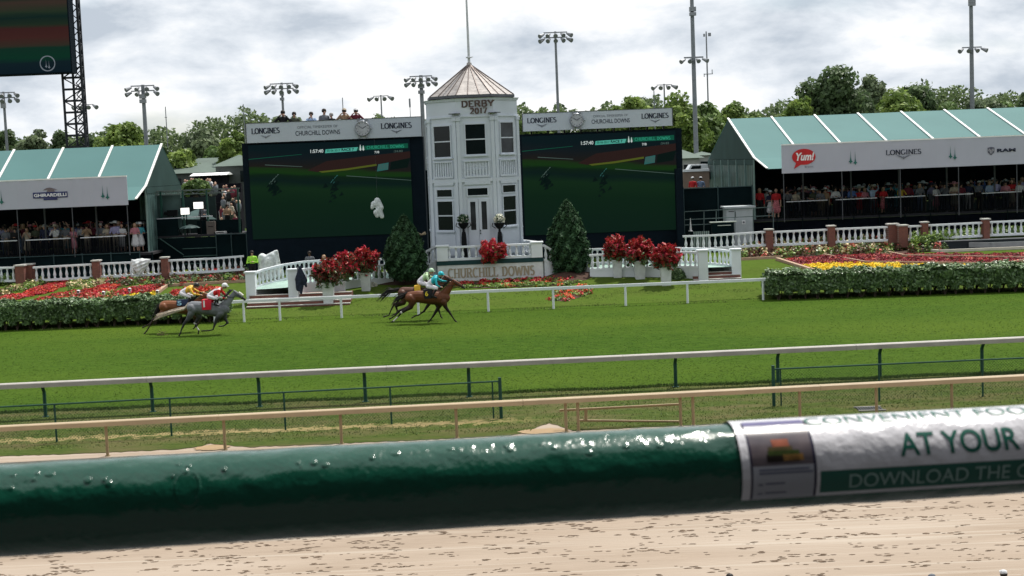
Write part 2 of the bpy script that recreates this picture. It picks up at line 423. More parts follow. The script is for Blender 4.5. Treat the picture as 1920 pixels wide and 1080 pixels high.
# ================================================================ GROUND
def groundmat(name, c1, c2, sc, bumps, c3=None, sc3=.25, stretch=(1, 1, 1), bs=30, rough=.95, fine=None):
    m = bpy.data.materials.new(name); m.use_nodes = True; t = m.node_tree; b = t.nodes['Principled BSDF']
    b.inputs['Roughness'].default_value = rough; b.inputs['Specular IOR Level'].default_value = .03
    tcn = N(t, 'ShaderNodeTexCoord'); mpn = N(t, 'ShaderNodeMapping'); mpn.inputs['Scale'].default_value = stretch
    t.links.new(tcn.outputs['Object'], mpn.inputs[0])
    a = N(t, 'ShaderNodeTexNoise', i_Scale=sc, i_Detail=8.0, i_Roughness=.7); t.links.new(mpn.outputs[0], a.inputs['Vector'])
    r = N(t, 'ShaderNodeValToRGB'); r.color_ramp.elements[0].position = .35; r.color_ramp.elements[1].position = .65
    r.color_ramp.elements[0].color = (*c1, 1); r.color_ramp.elements[1].color = (*c2, 1); t.links.new(a.outputs[0], r.inputs[0]); out = r.outputs[0]
    if c3:
        d = N(t, 'ShaderNodeTexNoise', i_Scale=sc3, i_Detail=3.0); t.links.new(mpn.outputs[0], d.inputs['Vector'])
        r2 = N(t, 'ShaderNodeMapRange'); r2.inputs[1].default_value = .42; r2.inputs[2].default_value = .68; t.links.new(d.outputs[0], r2.inputs[0])
        mx = N(t, 'ShaderNodeMix', data_type='RGBA'); t.links.new(r2.outputs[0], mx.inputs[0]); t.links.new(out, mx.inputs[6]); mx.inputs[7].default_value = (*c3, 1)
        out = mx.outputs[2]
    t.links.new(out, b.inputs['Base Color'])
    nb = N(t, 'ShaderNodeTexNoise', i_Scale=bs, i_Detail=6.0); t.links.new(mpn.outputs[0], nb.inputs['Vector'])
    bm_ = N(t, 'ShaderNodeBump', i_Strength=bumps, i_Distance=.03); t.links.new(nb.outputs[0], bm_.inputs['Height']); t.links.new(bm_.outputs[0], b.inputs['Normal'])
    return m, t, b, out, tcn
def sheetgrid(name, x0, x1, ys, zf, m, nx=1):
    mb = MB(); xs = [x0 + (x1 - x0) * i / nx for i in range(nx + 1)]
    vs = [(x, y, zf(y)) for y in ys for x in xs]; w = nx + 1
    fs = [(j * w + i, j * w + i + 1, (j + 1) * w + i + 1, (j + 1) * w + i) for j in range(len(ys) - 1) for i in range(nx)]
    mb.add(vs, fs); return mb.build(name, m)

gm, *_ = groundmat('far_ground', (.035, .06, .018), (.06, .08, .025), .2, .2)
tag(sheetgrid('ground', -3000, 3000, [-400, 62, 66.2, 69, 72.7, 75, 79, 90, 300, 5000], lambda y: gz(y) - .08, gm), kind='structure')

# dirt track with harrow lines and hoof marks
dm, t, b, out, tcn = groundmat('dirt_track', (.285, .225, .172), (.345, .277, .217), 1.1, .35, (.375, .31, .25), .35, stretch=(.35, 1.6, 1), bs=9, rough=.8)
mpn = N(t, 'ShaderNodeMapping'); mpn.inputs['Scale'].default_value = (.10, 7, 1); mpn.inputs['Rotation'].default_value = (0, 0, math.radians(-.6)); t.links.new(tcn.outputs['Object'], mpn.inputs[0])
wv = N(t, 'ShaderNodeTexNoise', i_Scale=1.0, i_Detail=2.0); t.links.new(mpn.outputs[0], wv.inputs['Vector'])
mrr = N(t, 'ShaderNodeMapRange'); mrr.inputs[1].default_value = .56; mrr.inputs[2].default_value = .66; mrr.inputs[3].default_value = 0; mrr.inputs[4].default_value = .45; t.links.new(wv.outputs[0], mrr.inputs[0])
mx = N(t, 'ShaderNodeMix', data_type='RGBA'); t.links.new(mrr.outputs[0], mx.inputs[0]); t.links.new(out, mx.inputs[6]); mx.inputs[7].default_value = (.45, .40, .335, 1)
mp2 = N(t, 'ShaderNodeMapping'); mp2.inputs['Scale'].default_value = (3.0, 7.5, 1); t.links.new(tcn.outputs['Object'], mp2.inputs[0])
hn = N(t, 'ShaderNodeTexNoise', i_Scale=1.3, i_Detail=5.0, i_Roughness=.75, i_Distortion=.8); t.links.new(mp2.outputs[0], hn.inputs['Vector'])
hb = N(t, 'ShaderNodeTexNoise', i_Scale=.55, i_Detail=2.0); t.links.new(mp2.outputs[0], hb.inputs['Vector'])
hs_ = N(t, 'ShaderNodeMath', operation='MULTIPLY_ADD'); t.links.new(hb.outputs[0], hs_.inputs[0]); hs_.inputs[1].default_value = .30; t.links.new(hn.outputs[0], hs_.inputs[2])
mh = N(t, 'ShaderNodeMapRange'); mh.inputs[1].default_value = .80; mh.inputs[2].default_value = .89; mh.inputs[4].default_value = .85; t.links.new(hs_.outputs[0], mh.inputs[0])
mx2 = N(t, 'ShaderNodeMix', data_type='RGBA'); t.links.new(mh.outputs[0], mx2.inputs[0]); t.links.new(mx.outputs[2], mx2.inputs[6]); mx2.inputs[7].default_value = (.235, .175, .125, 1)
t.links.new(mx2.outputs[2], b.inputs['Base Color'])
tag(sheetgrid('dirt_track', -45, 45, [18, 42], lambda y: 0.0, dm), kind='structure')
clm = mat('dirt_clod', (.13, .09, .06), .95, var=.3, vscale=8)
# hoof-print pits and thrown clods of the dirt
mb = MB()
for k in range(1500):
    y = random.triangular(20.5, 30.5, 26); x = random.gauss(0, 1) * 0 + random.uniform(-12.5, 12.5)
    if random.random() < .35: continue
    cx, cy = x, y
    for j in range(random.randint(2, 6)):
        a = random.gauss(0, .13); c_ = random.gauss(0, .045); r = random.uniform(.008, .030)
        n = 6; base = [(cx + a + r * 2.6 * math.cos(i * math.tau / n) * random.uniform(.7, 1.3), cy + c_ + r * math.sin(i * math.tau / n) * random.uniform(.6, 1.2), .004) for i in range(n)]
        top = (cx + a, cy + c_, r * random.uniform(.2, .6))
        mb.add(base + [top], [(i, (i + 1) % n, n) for i in range(n)])
tag(mb.build('dirt_clods', clm), 'small dark clods thrown up beside the hoof prints of the dirt track', 'dirt clods', kind='stuff')

# outer apron where the spectators under the balcony stand
tag(sheetgrid('apron', -45, 45, [-30, 18.2], lambda y: .02, concrete), kind='structure')

# rough grass verge between the tan rail and the turf course, its ragged near edge traced along the dirt
edge = [(-60, 858), (0, 856), (100, 853), (200, 849), (330, 843), (372, 838), (395, 832), (430, 836), (470, 839), (600, 834), (800, 825), (950, 818), (990, 812), (1012, 799), (1030, 794), (1052, 800), (1075, 808), (1250, 800), (1400, 794), (1560, 786), (1600, 779), (1660, 781), (1750, 778), (2000, 765)]
ep = [G(x, y) for x, y in edge]
pts = []
for a, b_ in zip(ep, ep[1:]):
    n = max(2, int((b_ - a).length / .12))
    for i in range(n):
        p = a.lerp(b_, i / n); pts.append((p.x, p.y + random.uniform(-.06, .06)))
pts = [(-46, pts[0][1])] + pts + [(46, pts[-1][1])]
vm, t, b, out, tcn = groundmat('verge_grass', (.034, .062, .012), (.080, .10, .026), 7.0, .9, (.10, .092, .040), .9, stretch=(.5, 1.3, 1), bs=18)
# straw-coloured line of dead grass running along the verge
sx = N(t, 'ShaderNodeSeparateXYZ'); t.links.new(tcn.outputs['Object'], sx.inputs[0])
yst = G(400, 812).y
wn = N(t, 'ShaderNodeTexNoise', i_Scale=3.4, i_Detail=6.0); t.links.new(tcn.outputs['Object'], wn.inputs['Vector'])
m1 = N(t, 'ShaderNodeMath', operation='SUBTRACT'); t.links.new(sx.outputs[1], m1.inputs[0]); m1.inputs[1].default_value = yst
m2 = N(t, 'ShaderNodeMath', operation='MULTIPLY_ADD'); t.links.new(wn.outputs[0], m2.inputs[0]); m2.inputs[1].default_value = 1.7; m2.inputs[2].default_value = -.85
m3 = N(t, 'ShaderNodeMath', operation='ADD'); t.links.new(m1.outputs[0], m3.inputs[0]); t.links.new(m2.outputs[0], m3.inputs[1])
m4 = N(t, 'ShaderNodeMath', operation='ABSOLUTE'); t.links.new(m3.outputs[0], m4.inputs[0])
m5 = N(t, 'ShaderNodeMapRange'); m5.inputs[1].default_value = .13; m5.inputs[2].default_value = .30; m5.inputs[3].default_value = .65; m5.inputs[4].default_value = 0; t.links.new(m4.outputs[0], m5.inputs[0])
m6 = N(t, 'ShaderNodeMapRange'); m6.inputs[1].default_value = -1.2; m6.inputs[2].default_value = 1.2; m6.inputs[3].default_value = 1; m6.inputs[4].default_value = 0; t.links.new(sx.outputs[0], m6.inputs[0])
m7 = N(t, 'ShaderNodeMath', operation='MULTIPLY'); t.links.new(m5.outputs[0], m7.inputs[0]); t.links.new(m6.outputs[0], m7.inputs[1])
mx = N(t, 'ShaderNodeMix', data_type='RGBA'); t.links.new(m7.outputs[0], mx.inputs[0]); t.links.new(out, mx.inputs[6]); mx.inputs[7].default_value = (.34, .26, .13, 1)
t.links.new(mx.outputs[2], b.inputs['Base Color'])
mb = MB(); n = len(pts)
mb.add([(x, y, .012) for x, y in pts] + [(x, 44, .012) for x, y in pts], [(i, i + 1, n + i + 1, n + i) for i in range(n - 1)])
tag(mb.build('verge', vm), kind='structure')
# clumps of uncut grass on the verge
nT = 60000
X = RNG.uniform(-16, 16, nT); Y = RNG.uniform(35.6, 41.9, nT)
ex = np.array([p[0] for p in pts]); ey = np.array([p[1] for p in pts]); o_ = np.argsort(ex)
keep = Y > np.interp(X, ex[o_], ey[o_]) + .03
cl = np.sin(X * 2.1 + np.sin(Y * 3.3) * 2.7 + np.sin(X * .73)) * np.sin(Y * 4.7 + X * .6 + 2 * np.sin(X * 1.3)) * .6 + RNG.normal(size=nT) * .8
keep &= cl > .05; keep &= (np.abs(Y - yst) > .22) | (X > 0) | (RNG.random(nT) < .2)
X, Y = X[keep], Y[keep]; nT = len(X); h = RNG.uniform(.02, .065, nT)
an = RNG.uniform(0, 3.14, nT); w = .014
lx = RNG.normal(size=nT) * .03; ly = RNG.normal(size=nT) * .03
V = np.stack([np.stack([X - w * np.cos(an), Y - w * np.sin(an), np.full(nT, .01)], 1), np.stack([X + w * np.cos(an), Y + w * np.sin(an), np.full(nT, .01)], 1), np.stack([X + lx, Y + ly, h], 1)], axis=1)
vgb = mat('verge_blade', (.095, .135, .035), .7, var=.3, vscale=1.2, tint=True, transl=.25)
tag(quads('grass_tufts', V, vgb), 'tufts of rough uncut grass along the verge between the rails', 'grass', kind='stuff')

# dark ragged fringe where the mown turf meets the verge
nT = 26000; X = RNG.uniform(-17, 17, nT); Y = 41.75 + RNG.normal(size=nT) * .10 + .08 * np.sin(X * 1.7); h = RNG.uniform(.03, .09, nT); an = RNG.uniform(0, 3.14, nT); w = .014
V = np.stack([np.stack([X - w * np.cos(an), Y - w * np.sin(an), np.full(nT, .01)], 1), np.stack([X + w * np.cos(an), Y + w * np.sin(an), np.full(nT, .01)], 1), np.stack([X + RNG.normal(size=nT) * .03, Y, h], 1)], axis=1)
tag(quads('turf_fringe', V, mat('fringe_blade', (.05, .085, .02), .7, var=.3, vscale=1.2, tint=True, transl=.2)), 'ragged dark grass fringe where the mown turf ends behind the low fence', 'grass', kind='stuff')
# turf course
tm, t, b, out, tcn = groundmat('turf', (.027, .064, .006), (.055, .103, .012), 5.0, .8, (.064, .106, .012), .12, stretch=(.35, .9, 1), bs=20)
tag(sheetgrid('turf_course', -60, 60, [41.7, 66.2], lambda y: .03, tm), kind='structure')
nT = 110000; X = RNG.uniform(-24, 24, nT); Y = 41.9 + 22.5 * RNG.random(nT) ** 1.3; kk = np.abs(X) < Y * .40; X, Y = X[kk], Y[kk]; nT = len(X)
h = RNG.uniform(.004, .015, nT); an = RNG.uniform(0, 3.14, nT); w = RNG.uniform(.012, .035, nT)
V = np.stack([np.stack([X - w * np.cos(an), Y - w * np.sin(an), np.full(nT, .031)], 1), np.stack([X + w * np.cos(an), Y + w * np.sin(an), np.full(nT, .031)], 1), np.stack([X + RNG.normal(size=nT) * .03, Y + RNG.normal(size=nT) * .03, .031 + h], 1)], axis=1)
pat = .44 + .16 * np.sin(X * .9 + 1.3 * np.sin(Y * .8)) * np.sin(Y * 1.9 + np.sin(X * .5)) + RNG.normal(size=nT) * .13
tag(quads('turf_blades', V, mat('turf_blade', (.054, .093, .016), .8, spec=.05, var=.2, vscale=.4, tint=True, transl=.15), tint=np.clip(pat, 0, 1)), 'close cut grass blades covering the turf course', 'grass', kind='stuff')
im, *_ = groundmat('infield_lawn', (.045, .080, .010), (.088, .125, .023), 6.0, 1.0, (.068, .115, .016), .5, stretch=(.6, 1.0, 1), bs=16)
tag(sheetgrid('infield_lawn', -60, 60, [66.0, 69, 72.7, 75, 79, 81], lambda y: gz(y) + .04, im), kind='structure')
nT = 30000
X = RNG.uniform(-24, 26, nT); Y = RNG.uniform(64.8, 70, nT); k_ = (np.sin(X * 1.3) * np.sin(Y * 3 + X * .4) + RNG.normal(size=nT) * .5) > .25
X, Y = X[k_], Y[k_]; nT = len(X); Z = np.interp(Y, [a for a, _ in GZ], [c for _, c in GZ]) + .03; h = RNG.uniform(.03, .075, nT); an = RNG.uniform(0, 3.14, nT); w = .02
V = np.stack([np.stack([X - w * np.cos(an), Y - w * np.sin(an), Z], 1), np.stack([X + w * np.cos(an), Y + w * np.sin(an), Z], 1), np.stack([X + RNG.normal(size=nT) * .03, Y, Z + h], 1)], axis=1)
lb = mat('lawn_blade', (.11, .15, .04), .7, var=.3, vscale=.8, tint=True, transl=.25)
tag(quads('lawn_grass', V, lb), 'longer pale grass on the lawn bank just inside the white running rail', 'grass', kind='stuff')

# puddles of wet dirt at the track edge
wetm = mat('wet_sand', (.30, .20, .10), .75, spec=.5, var=.1, bump=.1)
for (px, py, rx, ry, lab) in ((398, 839, 38, 5, 'wet sandy patch at the dirt track edge by the second tan rail post'), (1018, 808, 46, 5.5, 'wide wet sandy patch spreading into the grass beside the tan gate')):
    c = G(px, py, .016); s = c.y / F; mb = MB(); n = 26; ry_ = ry / F * c.y / (H / c.y)
    ring = [(c.x + rx * s * math.cos(i * math.tau / n) * random.uniform(.8, 1.1), c.y + ry_ * math.sin(i * math.tau / n) * random.uniform(.75, 1.1), .018) for i in range(n)]
    mb.sheet(ring); tag(mb.build('puddle', wetm), lab, 'puddle', kind='structure')

# ================================================================ RAILS
def railrun(name, label, posts, h, beam, mats, post_r, lean=0, skip=(), ext=(-1.0, 1.0), postname='post', top_t=0, group=None):
    """posts: pixel positions of the post feet; fits a straight line on the ground"""
    P = [G(*p) for p in posts]
    ax = np.array([p.x for p in P]); ay = np.array([p.y for p in P]); k, c0 = np.polyfit(ax, ay, 1)
    P = [Vector((p.x, k * p.x + c0, gz(p.y))) for p in P]
    t_ = wthing(name, label, 'rail', P[0], group=group)
    a = Vector((P[0].x + ext[0], k * (P[0].x + ext[0]) + c0, h)); b_ = Vector((P[-1].x + ext[1], k * (P[-1].x + ext[1]) + c0, h))
    w, hh = beam
    d = (b_ - a).normalized(); nrm = Vector((-d.y, d.x, 0))
    prof = [(-w / 2, -hh), (-w / 2, -hh * .14), (-w * .42, 0), (w * .42, 0), (w / 2, -hh * .14), (w / 2, -hh)]
    mb = MB(); L = (b_ - a).length; seg = max(1, int(L / 6.1)); n = len(prof)
    for s in range(seg):
        p0 = a + d * (L * s / seg + .004); p1 = a + d * (L * (s + 1) / seg - .004)
        vs = [p0 + nrm * x + Vector((0, 0, z)) for x, z in prof] + [p1 + nrm * x + Vector((0, 0, z)) for x, z in prof]
        mb.add(vs, [(i, (i + 1) % n, n + (i + 1) % n, n + i) for i in range(n)] + [tuple(range(n)), tuple(reversed(range(n, 2 * n)))])
    mb.build('top_rail', mats[0], t_)
    for i, p in enumerate(P):
        mb = MB()
        if lean: # gooseneck: upright leaning back and a short arm to the beam
            f = p + nrm * lean; mb.cyl(f, f + Vector((0, 0, h * .72)), post_r, n=8); mb.cyl(f + Vector((0, 0, h * .70)), Vector((p.x, p.y, h - hh * .8)), post_r * .95, n=8)
            mb.cyl(f, f + Vector((0, 0, .03)), post_r * 1.9, n=8)
        else:
            mb.cyl(p, Vector((p.x, p.y, h - hh * .9)), post_r, n=8); mb.cyl(p, p + Vector((0, 0, .02)), post_r * 1.7, n=8)
        mb.build(postname, mats[1], t_)
    return t_, k, c0
tanR, kt, ct = railrun('running_rail', 'tan metal rail on thin tan posts along the inside of the dirt track', [(-12, 866), (202, 855), (422, 844), (641, 832), (857, 821), (1062, 811), (1085, 810), (1277, 800), (1300, 798), (1500, 788), (1644, 781), (1784, 773), (1935, 766)], 0.87, (.24, .12), (tanrail, tanpaint), .038, ext=(-2, 2))
outR, ko, co = railrun('running_rail', 'weathered white beam on green leaning posts at the near edge of the turf course', [(-112, 795), (83, 784), (284, 775), (485, 766), (686, 754), (881, 744), (1268, 727), (1460, 718), (1655, 711), (1850, 703)], 1.04, (.27, .14), (greyrail, postgreen), .052, lean=.16, ext=(-1, 3))
def g_white():
    P = [(402, 608), (458, 605), (527, 601), (640, 598), (785, 591), (916, 585), (1038, 580), (1173, 574), (1290, 570), (1432, 564)]
    t_, k, c = railrun('running_rail', 'plain white rail on white posts at the far edge of the turf below the tower', P, 1.03, (.10, .13), (white, white), .055, ext=(0, .9))
    return t_
whiteR = g_white()
# the gate in the tan rail: two lower bars, one of them sagging
gt = wthing('rail_gate', 'tan pipe gate of two thin lower bars hung between doubled posts of the tan rail', 'gate', G(1062, 811))
def onrail(px, k, c, z):   # point above the straight rail line at a photo column
    lo, hi = -30, 30
    for _ in range(40):
        mid = (lo + hi) / 2; v = Vector((mid, k * mid + c, z)) - CP
        q = 960 + F * v.dot(RC) / v.dot(Fw)
        if q < px: lo = mid
        else: hi = mid
    return Vector((lo, k * lo + c, z))
off = Vector((0, .35, 0))
MB().cyl(onrail(1050, kt, ct, .50) + off, onrail(1278, kt, ct, .50) + off, .032, n=8).build('upper_bar', tanpaint, gt)
MB().cyl(onrail(1085, kt, ct, .22) + off, onrail(1280, kt, ct, .06) + off, .03, n=8).build('lower_bar', tanpaint, gt)
MB().cyl(onrail(1100, kt, ct, .22) + off, onrail(1100, kt, ct, .52) + off, .04, n=8).build('hinge_post', tanpaint, gt)
# low green fences of the verge
def meshmat():
    m = bpy.data.materials.new('chain_link'); m.use_nodes = True; t = m.node_tree; b = t.nodes['Principled BSDF']
    b.inputs['Base Color'].default_value = (.012, .05, .04, 1); b.inputs['Roughness'].default_value = .5
    tcn = N(t, 'ShaderNodeTexCoord'); mpn = N(t, 'ShaderNodeMapping'); mpn.inputs['Rotation'].default_value = (0, math.radians(45), 0); mpn.inputs['Scale'].default_value = (18, 18, 18)
    t.links.new(tcn.outputs['Object'], mpn.inputs[0]); sp = N(t, 'ShaderNodeSeparateXYZ'); t.links.new(mpn.outputs[0], sp.inputs[0])
    outs = []
    for k in (0, 2):
        fr = N(t, 'ShaderNodeMath', operation='FRACT'); t.links.new(sp.outputs[k], fr.inputs[0])
        lt = N(t, 'ShaderNodeMath', operation='LESS_THAN'); t.links.new(fr.outputs[0], lt.inputs[0]); lt.inputs[1].default_value = .08; outs.append(lt)
    mxm = N(t, 'ShaderNodeMath', operation='MAXIMUM'); t.links.new(outs[0].outputs[0], mxm.inputs[0]); t.links.new(outs[1].outputs[0], mxm.inputs[1])
    t.links.new(mxm.outputs[0], b.inputs['Alpha']); return m
chain = meshmat()
def lowfence(label, feet, endpair, side):
    P = [G(*p) for p in feet]; ax = [p.x for p in P]; ay = [p.y for p in P]; k, c = np.polyfit(ax, ay, 1)
    P = [Vector((p.x, k * p.x + c, 0)) for p in P]; h = 1.0
    t_ = wthing('low_fence', label, 'fence', P[0])
    a, b_ = P[0], P[-1]
    MB().cyl(a + Vector((0, 0, h)), b_ + Vector((0, 0, h)), .022, n=6).build('top_rail', postgreen, t_)
    MB().sheet([a + Vector((0, 0, .05)), b_ + Vector((0, 0, .05)), b_ + Vector((0, 0, h)), a + Vector((0, 0, h))]).build('chain_link_mesh', chain, t_)
    for i, p in enumerate(P):
        e = (i == len(P) - 1 and side > 0) or (i == 0 and side < 0)
        MB().cyl(p, p + Vector((0, 0, h + (.1 if e else 0))), .045 if e else .026, n=8).build('post', postgreen, t_)
    p = P[-1] + Vector((-.2, .03, 0)) if side > 0 else P[0] + Vector((.2, .03, 0))
    MB().cyl(p, p + Vector((0, 0, h)), .02, n=6).build('brace', postgreen, t_)
lowfence('low dark green wire fence on the verge, ending left of the tan gate', [(-105, 840), (108, 829), (320, 820), (533, 810), (735, 795), (940, 784)], True, 1)
lowfence('low dark green wire fence on the verge at the right, behind the printed sleeve', [(1452, 763), (1647, 752), (1844, 745), (2050, 735)], True, -1)
# drain grate
c = G(1630, 767, .02); gr = wthing('drain_grate', 'rusty slotted drain grate set in the grass behind the tan rail', 'drain grate', c)
mb = MB(); 
for i in range(10): mb.bar((c.x - .30 + i * .065, c.y - .25, .035), (c.x - .30 + i * .065 + .02, c.y + .25, .035), .028, .02)
mb.build('bars', dkgrey, gr)
mb = MB().bar((c.x - .34, c.y - .27, .03), (c.x + .36, c.y - .27, .03), .04, .03).bar((c.x - .34, c.y + .27, .03), (c.x + .36, c.y + .27, .03), .04, .03); mb.build('frame', concrete, gr)

# ================================================================ HEDGES
def hedge(label, feet_px, thick, h, n_leaf, seed):
    P = [G(*p) for p in feet_px]
    t_ = wthing('hedge', label, 'hedge', P[0])
    a, b_ = P[0], P[-1]; d = (b_ - a); L = d.length; d.normalize(); nr = Vector((-d.y, d.x, 0))
    n = n_leaf; u = RNG.random(n) * L; w = RNG.random(n); z = RNG.random(n)
    # put leaves on the front, top, back and ends, rougher near the foot
    face = RNG.random(n); 
    uu, ww, zz = u.copy(), w * thick, .30 + z * (h - .30)
    bump_ = .05 * np.sin(u * 1.9) + .05 * np.sin(u * 5.9 + 1) + .05 * np.sin(ww * 6 + u) + .03 * np.sin(u * 13 + 2 * np.sin(u))
    fr = face < .42; ww[fr] = RNG.normal(size=fr.sum()) * .07 + .06 * np.sin(zz[fr] * 5 + u[fr] * 3.1) + .10
    tp = (face >= .42) & (face < .84); zz[tp] = h + bump_[tp] + np.abs(RNG.normal(size=tp.sum())) * .06 - .03
    bk = (face >= .84) & (face < .92); ww[bk] = thick + RNG.normal(size=bk.sum()) * .07
    en = (face >= .92) & (face < .96); uu[en] = L + RNG.normal(size=en.sum()) * .08; e2 = (face >= .96) & (face < .985); uu[e2] = RNG.normal(size=e2.sum()) * .08
    # foot: leaves thin out leaving gaps between the stems
    low = (zz < .48) & (np.sin(u * math.tau / .62) < .1) ; zz[low] += .25
    C = np.array(a)[None] + uu[:, None] * np.array(d)[None] + ww[:, None] * np.array(nr)[None]; C[:, 2] = zz
    outn = np.zeros((n, 3)); outn[fr] = -np.array(nr); outn[tp] = (0, 0, 1.0)
    outn[fr, 2] -= .5; outn[tp, 2] += .4
    V = leafquads(C, .085, up=.35, out=outn)
    quads('foliage', V, leaf_hedge, t_)
    # dense inner twig mass so that no light shows through the body
    mb = MB(); seg = int(L / .5)
    inner = []
    for i in range(seg + 1):
        p = a + d * (L * i / seg)
        inner.append([p + nr * .2 + Vector((0, 0, .42 + .06 * math.sin(i * 2.1))), p + nr * (thick - .2) + Vector((0, 0, .42)), p + nr * (thick - .25) + Vector((0, 0, h - .12)), p + nr * .22 + Vector((0, 0, h - .12 + .05 * math.sin(i)))])
    vs = [v for q in inner for v in q]
    mb.add(vs, [(4 * i + j, 4 * i + (j + 1) % 4, 4 * (i + 1) + (j + 1) % 4, 4 * (i + 1) + j) for i in range(seg) for j in range(4)] + [(0, 1, 2, 3), (4 * seg + 3, 4 * seg + 2, 4 * seg + 1, 4 * seg)])
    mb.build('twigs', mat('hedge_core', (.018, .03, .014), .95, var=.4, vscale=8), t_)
    k = int(L / .62)
    for i in range(min(k, 60)):
        for r in range(2):
            mb = MB(); p = a + d * (.62 * i + .3 + random.uniform(-.08, .08)) + nr * (.25 + r * (thick - .5))
            for j in range(5):
                q = p + Vector((random.gauss(0, .13), random.gauss(0, .08), .5)); mb.cyl(p + Vector((0, 0, -.02)), q, .03, .016, n=5)
            if i < 45: mb.build('stem', bark, t_)
hedge('long clipped leafy hedge along the turf edge at the left, below the red flower beds', [(-60, 625), (412, 606)], 2.3, 1.10, 85000, 1)
hedge('clipped leafy hedge along the turf edge at the right, below the yellow flowers', [(1446, 565), (1990, 547)], 2.2, 1.12, 85000, 2)

# ================================================================ TOWER
TD = 76.3
base = W(893, 440, TD); TX = base.x; FZ = 1.78
def zt(py, px=893, D=TD): return W(px, py, D).z
tw = wthing('race_tower', 'white eight-sided wooden tower with a copper roof between the two big screens', 'tower', (TX, TD, FZ))
Rf = 2.33  # half width across flats
ang = math.radians(-5.5)
def oct_pts(r, z, n=8):
    rc = r / math.cos(math.pi / 8)
    return [Vector((TX + rc * math.sin(ang + math.pi / 8 + k * math.pi / 4 + math.pi), TD + rc * math.cos(ang + math.pi / 8 + k * math.pi / 4 + math.pi), z)) for k in range(n)]
def octring(mb, prof, mi=0):
    rings = [oct_pts(r, z) for r, z in prof]; vs = [v for q in rings for v in q]
    fs = [(k * 8 + i, (k + 1) * 8 + i, (k + 1) * 8 + (i + 1) % 8, k * 8 + (i + 1) % 8) for k in range(len(prof) - 1) for i in range(8)]
    return mb.add(vs, fs, mi)
ztop = W(893, 183.5, TD - Rf).z; zeave = W(893, 180.5, TD - Rf).z; apex = zt(119)
mb = MB(); octring(mb, [(Rf, FZ - .9), (Rf, ztop - .01)]); 
for x in [(Rf + .03, FZ - .9, FZ + .28), (Rf + .06, zt(340), zt(333)), (Rf + .05, zt(222), zt(219))]: octring(mb, [(Rf, x[1]), (x[0], x[1]), (x[0], x[2]), (Rf, x[2])])
mb.build('wall', twhite, tw)
mb = MB(); octring(mb, [(Rf, ztop - .13), (Rf + .05, ztop - .12), (Rf + .08, ztop - .04), (Rf + .13, ztop), (.1, ztop + .01)])
mb.build('cornice', twhite, tw)
# roof
mb = MB(); er = Rf - .20
octring(mb, [(er + .1, zeave - .03), (er + .1, zeave + .10), (er, zeave + .12)]); mb.build('gutter', dkgrey, tw)
rf = MB(); octring(rf, [(er + .06, zeave + .09), (.14, apex - .12), (.12, apex + .05), (.02, apex + .09)])
rf = rf.build('roof', copper, tw)
sm = MB(); E = oct_pts(er + .06, zeave + .11); A_ = oct_pts(.14, apex - .10)
for i in range(8):
    for t_ in (0, .33, .67):
        e0 = E[i].lerp(E[(i + 1) % 8], t_); a0 = A_[i].lerp(A_[(i + 1) % 8], t_); sm.bar(e0, a0, .035, .06 if t_ == 0 else .04)
sm.build('standing_seam', mat('copper_seam', (.16, .13, .12), .5, metal=.4), rf)
mb = MB().cyl((TX, TD, apex), (TX, TD, apex + 6.5), .07, .035, n=10).lathe([(.16, 0), (.16, .04), (.05, .06), (.05, .1)], (TX, TD, apex + .3)).cyl((TX - .16, TD, apex + .35), (TX + .22, TD, apex + .35), .02)
mb.build('flagpole', mat('pole_paint', (.5, .52, .54), .4), tw)
# faces
def facebox(i, u0, u1, z0, z1, d0, d1, mb, mi=0):
    P = oct_pts(Rf, 0); a, b_ = P[i], P[(i + 1) % 8]; e = (b_ - a); L = e.length; e.normalize(); nr = Vector((e.y, -e.x, 0))
    mid = (a + b_) / 2
    if nr.dot(mid - Vector((TX, TD, 0))) < 0: nr = -nr
    if (e.x * nr.y - e.y * nr.x) > 0: pass
    vs = []
    for z in (z0, z1):
        for d in (d0, d1):
            for u in (u0, u1): vs.append(mid + e * u + nr * d + Vector((0, 0, z)))
    return mb.add(vs, [(0, 2, 3, 1), (4, 5, 7, 6), (0, 1, 5, 4), (1, 3, 7, 5), (3, 2, 6, 7), (2, 0, 4, 6)], mi)
# which index is the front / left / right face
P = oct_pts(Rf, 0)
def fidx(target):
    best = max(range(8), key=lambda i: ((P[i] + P[(i + 1) % 8]) / 2 - Vector((TX, TD, 0))).normalized().dot(Vector(target).normalized()))
    return best
FR, LF, RT, LL, RR = fidx((0, -1, 0)), fidx((-1, -1, 0)), fidx((1, -1, 0)), fidx((-1, 0, 0)), fidx((1, 0, 0))
PF = TD - Rf
def zf(py): return W(893, py, PF).z
mb = MB()
for i in range(8):  # corner pilasters, paired at each corner
    facebox(i, -.97, -.80, FZ, zf(222), .0, .07, mb); facebox(i, .80, .97, FZ, zf(222), .0, .07, mb)
    facebox(i, -1.0, -.76, zf(226), zf(219), .0, .11, mb); facebox(i, .76, 1.0, zf(226), zf(219), .0, .11, mb)
mb.build('pilasters', twhite, tw)
gl_r = mat('window_reflecting', (.03, .034, .036), .08, spec=.3, var=.5, vscale=1.5)
